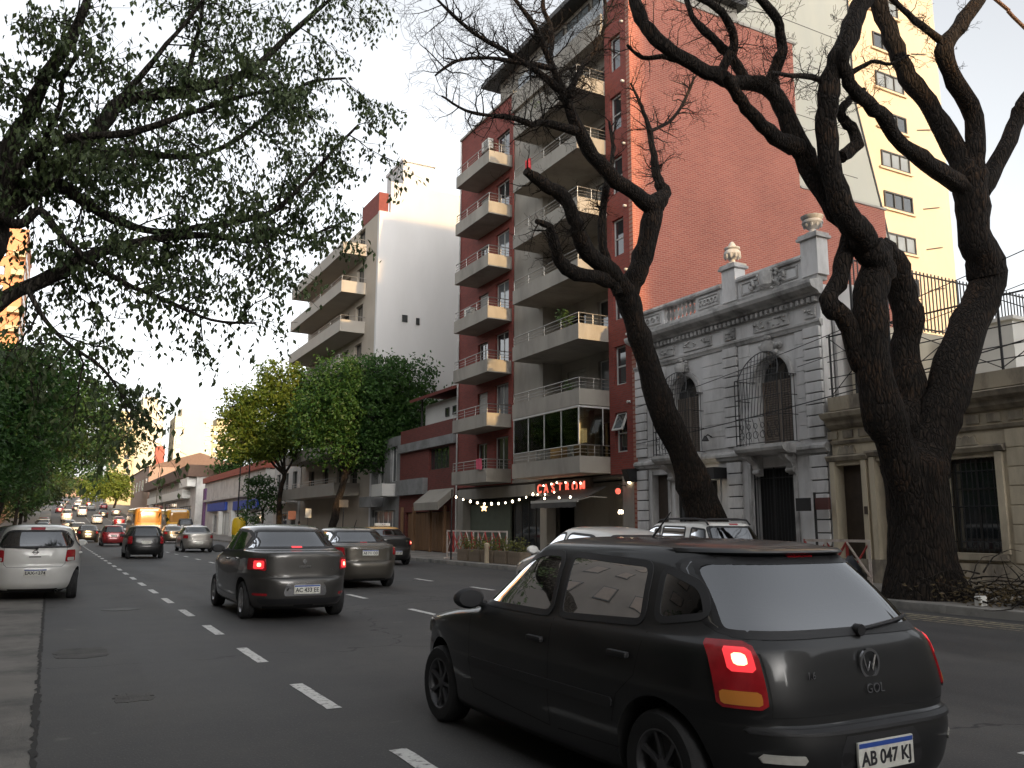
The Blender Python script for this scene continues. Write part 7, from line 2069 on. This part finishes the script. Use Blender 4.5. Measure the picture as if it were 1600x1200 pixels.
# rubbish bag and heap of cut branches by the big tree
mat('bag_black', (.014, .016, .022), .30, var=.2, bump=.6, bscale=9)
q = MB(); rg = random.Random(9); Pn = []
for i in range(13):
    t_ = i/12; r = .36*math.sin(PI*min(1, .18+t_*.80))**.75*(1-.35*t_)
    if i == 12: r = .05
    Pn.append([(14.9+(r*(1+rg.uniform(-.14, .14)))*math.cos(2*PI*k/18), 12.6+(r*(1+rg.uniform(-.14, .14)))*math.sin(2*PI*k/18), .14+.78*t_+rg.uniform(-.02, .02)) for k in range(18)])
q.grid(Pn, closed_u=True); q.f.append(tuple(range(12*18, 13*18)))
solo('rubbish_bag', q, MATS['bag_black'], 'black plastic rubbish bag at the foot of the big tree', 'bag', smooth=50)
T = TreeMaker(77)
for k in range(70):
    a = T.rg.uniform(0, 2*PI); p = Vector((15.3+T.rg.gauss(0, .45), 9.0+T.rg.gauss(0, .85), .16+abs(T.rg.gauss(0, .22))))
    d = Vector((math.cos(a), math.sin(a)*1.3, T.rg.uniform(-.05, .55))); L = T.rg.uniform(.6, 1.5)
    Q = [p]
    for i in range(5):
        d = (d+Vector((T.rg.gauss(0, .25), T.rg.gauss(0, .25), T.rg.gauss(-.04, .2)))).normalized(); n_ = Q[-1]+d*L/5; n_.z = max(.155, n_.z); Q.append(n_)
    T.tw.tube(Q, [.018, .015, .012, .010, .007, .004], 5, cap=False)
br = T.tw
lv = MB()
for k in range(1200):
    p = Vector((15.3+T.rg.gauss(0, .5), 9.0+T.rg.gauss(0, 1.0), .16+abs(T.rg.gauss(0, .20)))); leaf(lv, p, Vector((T.rg.gauss(0, 1), T.rg.gauss(0, 1), T.rg.gauss(0, .4))), T.rg.uniform(.06, .14), .022, T.rg)
t = thing('branch_heap', 'heap of cut branches and dry leaves on the pavement right of the big tree', 'branches', (15.3, 9.0, .14))
tag(br.build('sticks', MATS['bark_grey'], t, 60), kind='stuff')
mat_leaf('dead_leaf', (.045, .035, .018), (.12, .085, .04), 5, .2)
tag(lv.build('dead_leaves', MATS['dead_leaf'], t), kind='stuff')
q = MB().cbox(14.55, 14.73, 9.55, 9.68, .145, .32, .02)
solo('white_carton', q, MATS['sign_white'], 'small white carton lying before the branch heap', 'carton', smooth=40)
# overhead cables
def cable(name, a, b, sag, r, label):
    a = Vector(a); b = Vector(b); P = []
    for i in range(19):
        t_ = i/18; p = a.lerp(b, t_); p.z -= sag*4*t_*(1-t_); P.append(p)
    solo(name, MB().tube(P, r, 5), MATS['iron'], label, 'cable', 'overhead cables', 60)
cable('cable', (18.35, 24.6, 4.45), (17.9, 4.5, 6.2), .25, .016, 'lower black cable crossing the ornate house front')
cable('cable', (18.3, 24.6, 5.75), (17.6, 4.5, 8.3), .30, .012, 'upper thin cable crossing the ornate house front')
cable('cable', (18.30, 16.9, 6.0), (17.7, 4.5, 7.5), .12, .010, 'short cable rising from the right arched window')
mat('wire_orange', (.45, .20, .08), .5, var=.1)
solo('orange_cable', MB().tube(catmull([(18.42, 6.15, 6.05), (13.75, 7.3, 9.67), (12.94, 7.5, 10.3), (8, 8.7, 13.4), (0, 10.7, 15.9), (-6.6, 12.4, 16.9)], 6), .03, 8), MATS['wire_orange'], 'orange brown cable crossing the top right corner', 'cable', smooth=40)
# signs on posts under the trees
def post_sign(x, y, h, w, hh, m, label):
    t = thing('street_sign', label, 'sign', (x, y, .14+gz(y)), 'signs under the street trees'); z0 = .14+gz(y)
    MB().lathe([(.03, 0), (.03, h)], (x, y, z0), n=8).build('post', MATS['iron'], t, 40)
    MB().box(x-w/2, x+w/2, y-.045, y-.03, z0+h-hh, z0+h).build('plate', MATS[m], t)
post_sign(15.2, 57, 2.5, .4, .6, 'ac_white', 'white upright sign on a thin post under the dark green tree')
post_sign(15.3, 49.5, 2.9, .55, .45, 'planter_wood', 'wide pale sign on a post right of the dark green trunk')
post_sign(15.1, 61, 2.4, .55, .6, 'sign_rust', 'reddish lattice sign left of the dark green trunk')
# white stop line box and small marks far off are left to the road paint

# ================================================================== people
mat('skin', (.30, .17, .11), .55, var=.1)
mat('shirt_dark', (.03, .035, .05), .85, var=.2)
mat('shirt_pink', (.55, .06, .14), .85, var=.15)
mat('trousers', (.03, .035, .055), .85, var=.2)
mat('hair', (.012, .009, .007), .6, var=.2)
def skin_body(name, joints, edges, radii, mats_fn, root_i=0, sub_lv=2):
    me = bpy.data.meshes.new(name); me.from_pydata([tuple(j) for j in joints], edges, [])
    o = bpy.data.objects.new(name, me); COL.objects.link(o)
    sk = o.modifiers.new('skin', 'SKIN'); sk.use_smooth_shade = True
    sv = me.skin_vertices[0].data if me.skin_vertices else None
    if sv is None:
        bm = bmesh.new(); bm.from_mesh(me); bm.verts.layers.skin.verify(); bm.to_mesh(me); bm.free(); sv = me.skin_vertices[0].data
    for i, r in enumerate(radii):
        sv[i].radius = (r, r) if not isinstance(r, tuple) else r
        sv[i].use_root = (i == root_i)
    ss = o.modifiers.new('ss', 'SUBSURF'); ss.levels = sub_lv; ss.render_levels = sub_lv
    bpy.context.view_layer.update()
    m2 = bpy.data.meshes.new_from_object(o.evaluated_get(bpy.context.evaluated_depsgraph_get()))
    o.modifiers.clear(); o.data = m2
    m2.materials.clear()
    names, fn = mats_fn
    for n in names: m2.materials.append(MATS[n])
    for p in m2.polygons: p.material_index = fn(p.center); p.use_smooth = True
    return o
def add_head(t, c, f, h=.235, hair_long=False):
    """head mesh with face features; c: centre, f: facing"""
    f = Vector(f).normalized(); r = Vector((f.y, -f.x, 0)); q = MB(); P = []
    for i in range(13):
        v = -PI/2+PI*i/12; z = math.sin(v)*h*.5; w = math.cos(v)
        P.append([tuple(Vector(c)+r*(w*h*.33*math.cos(a)*(1-.12*(z < 0)))+f*(w*h*.41*math.sin(a)*(1-.10*(z < -.05)))+Vector((0, 0, z))) for a in np.linspace(0, 2*PI, 18, endpoint=False)])
    q.grid(P, closed_u=True)
    hd = sub('head', q, 'skin', t)
    c = Vector(c)
    n = MB().tube([c+f*h*.40+Vector((0, 0, h*.06)), c+f*h*.50-Vector((0, 0, h*.10)), c+f*h*.40-Vector((0, 0, h*.13))], [.008, .016, .010], 6); sub('nose', n, 'skin', hd)
    for sg in (-1, 1):
        e = MB().lathe([(.001, -.011), (.011, 0), (.001, .011)], tuple(c+f*h*.375+r*sg*h*.15+Vector((0, 0, h*.03))), n=8); sub('eye', e, 'hair', hd)
        e = MB().lathe([(.001, -.03), (.018, 0), (.001, .03)], tuple(c+r*sg*h*.335), n=8); sub('ear', e, 'skin', hd)
    m = MB().tube([c+f*h*.385+r*-.025-Vector((0, 0, h*.24)), c+f*h*.405-Vector((0, 0, h*.245)), c+f*h*.385+r*.025-Vector((0, 0, h*.24))], .006, 5); sub('mouth', m, 'lamp_red', hd)
    q = MB(); P = []
    for i in range(9):
        v = -.15+(PI/2+.15)*i/8 if not hair_long else -.9+(PI/2+.9)*i/8; z = math.sin(v)*h*.54; w = math.cos(v)
        P.append([tuple(c-f*h*.03+r*(w*h*.37*math.cos(a))+f*(w*h*.45*math.sin(a)*(1 if math.sin(a) < .35 or v > .45 else .2))+Vector((0, 0, z+.004))) for a in np.linspace(0, 2*PI, 18, endpoint=False)])
    q.grid(P, closed_u=True); sub('hair', q, 'hair', hd)
# driver of the black hatchback: seated, left hand on the wheel (local car space)
DRV = thing('person', 'driver in a dark shirt with hands on the wheel inside the black hatchback', 'person', (0, 0, 0))
J = [(-.37, -.10, .56), (-.37, -.20, .80), (-.37, -.26, 1.02), (-.37, -.24, 1.12),
     (-.56, -.24, 1.00), (-.62, -.02, .84), (-.52, .22, .93), (-.18, -.24, 1.00), (-.10, .0, .84), (-.22, .24, .90),
     (-.47, .02, .54), (-.50, .36, .62), (-.50, .52, .30), (-.27, .02, .54), (-.24, .36, .62), (-.24, .55, .30), (-.50, .62, .26), (-.24, .65, .26)]
E_ = [(0, 1), (1, 2), (2, 3), (2, 4), (4, 5), (5, 6), (2, 7), (7, 8), (8, 9), (0, 10), (10, 11), (11, 12), (0, 13), (13, 14), (14, 15), (12, 16), (15, 17)]
Rd = [.15, .15, .14, .055, .075, .05, .032, .075, .05, .032, .10, .075, .05, .10, .075, .05, .04, .04]
def drv_mat(c):
    if c.z > 1.07: return 1
    if c.y > .02 and c.z > .70: return 1
    if c.z < .58: return 2
    return 0
ob = skin_body('body', J, E_, Rd, (('shirt_dark', 'skin', 'trousers'), drv_mat)); ob.parent = DRV
add_head(DRV, (-.37, -.22, 1.25), (.05, 1, 0))
for hx, hy, hz, sg in ((-.52, .24, .94, -1), (-.22, .26, .91, 1)):
    hand = sub('hand', MB().cbox(hx-.04, hx+.04, hy-.03, hy+.06, hz-.02, hz+.02, .015), 'skin', DRV)
    for k in range(4):
        xx = hx-.033+.022*k; l = (.05, .06, .058, .045)[k]
        sub('finger', MB().tube([(xx, hy+.05, hz+.01), (xx, hy+.05+l*.6, hz+.022), (xx, hy+.05+l, hz-.005), (xx, hy+.04+l*.8, hz-.03)], [.010, .0095, .009, .008], 6), 'skin', hand)
    sub('thumb', MB().tube([(hx-sg*.04, hy, hz), (hx-sg*.06, hy+.035, hz+.01), (hx-sg*.055, hy+.07, hz+.005)], [.011, .010, .009], 6), 'skin', hand)
DRV.location = gol.location; DRV.rotation_euler = gol.rotation_euler
for ch in DRV.children: ch.scale = (1, 1, 1)
# pedestrians on the far right pavement
def walker(x, y, label, top, bottom='trousers', h=1.68, stride=.22, face=(0, 1, 0)):
    z0 = .14+gz(y); t = thing('person', label, 'person', (x, y, z0), 'pedestrians on the right pavement'); s = h/1.72
    J = [(0, 0, .95), (0, .01, 1.2), (0, .02, 1.42), (0, .03, 1.52), (-.19, .02, 1.40), (-.25, -.06, 1.14), (-.24, .05, .90), (.19, .02, 1.40), (.25, .08, 1.14), (.24, .18, .92),
         (-.09, 0, .90), (-.10, stride*.6, .50), (-.10, stride, .09), (.09, 0, .90), (.10, -stride*.3, .50), (.10, -stride, .10), (-.10, stride+.14, .04), (.10, -stride+.13, .04)]
    J = [(a*s, b*s, c*s) for a, b, c in J]
    ob = skin_body('body', J, E_, [.125, .115, .13, .05, .06, .042, .034, .06, .042, .034, .09, .062, .042, .09, .062, .042, .04, .04],
        ((top, 'skin', bottom), lambda c: 1 if c.z > 1.47*s or (abs(c.x) > .17 and c.z < 1.1*s and c.z > .8) else (2 if c.z < .95*s else 0)), sub_lv=1)
    ob.parent = t; add_head(t, (0, .04*s, 1.62*s), face, .22, True)
walker(15.9, 62, 'person in a pink top walking under the street trees', 'shirt_pink')
walker(16.6, 88, 'person in dark clothes walking past the blue shop', 'shirt_dark', h=1.75)
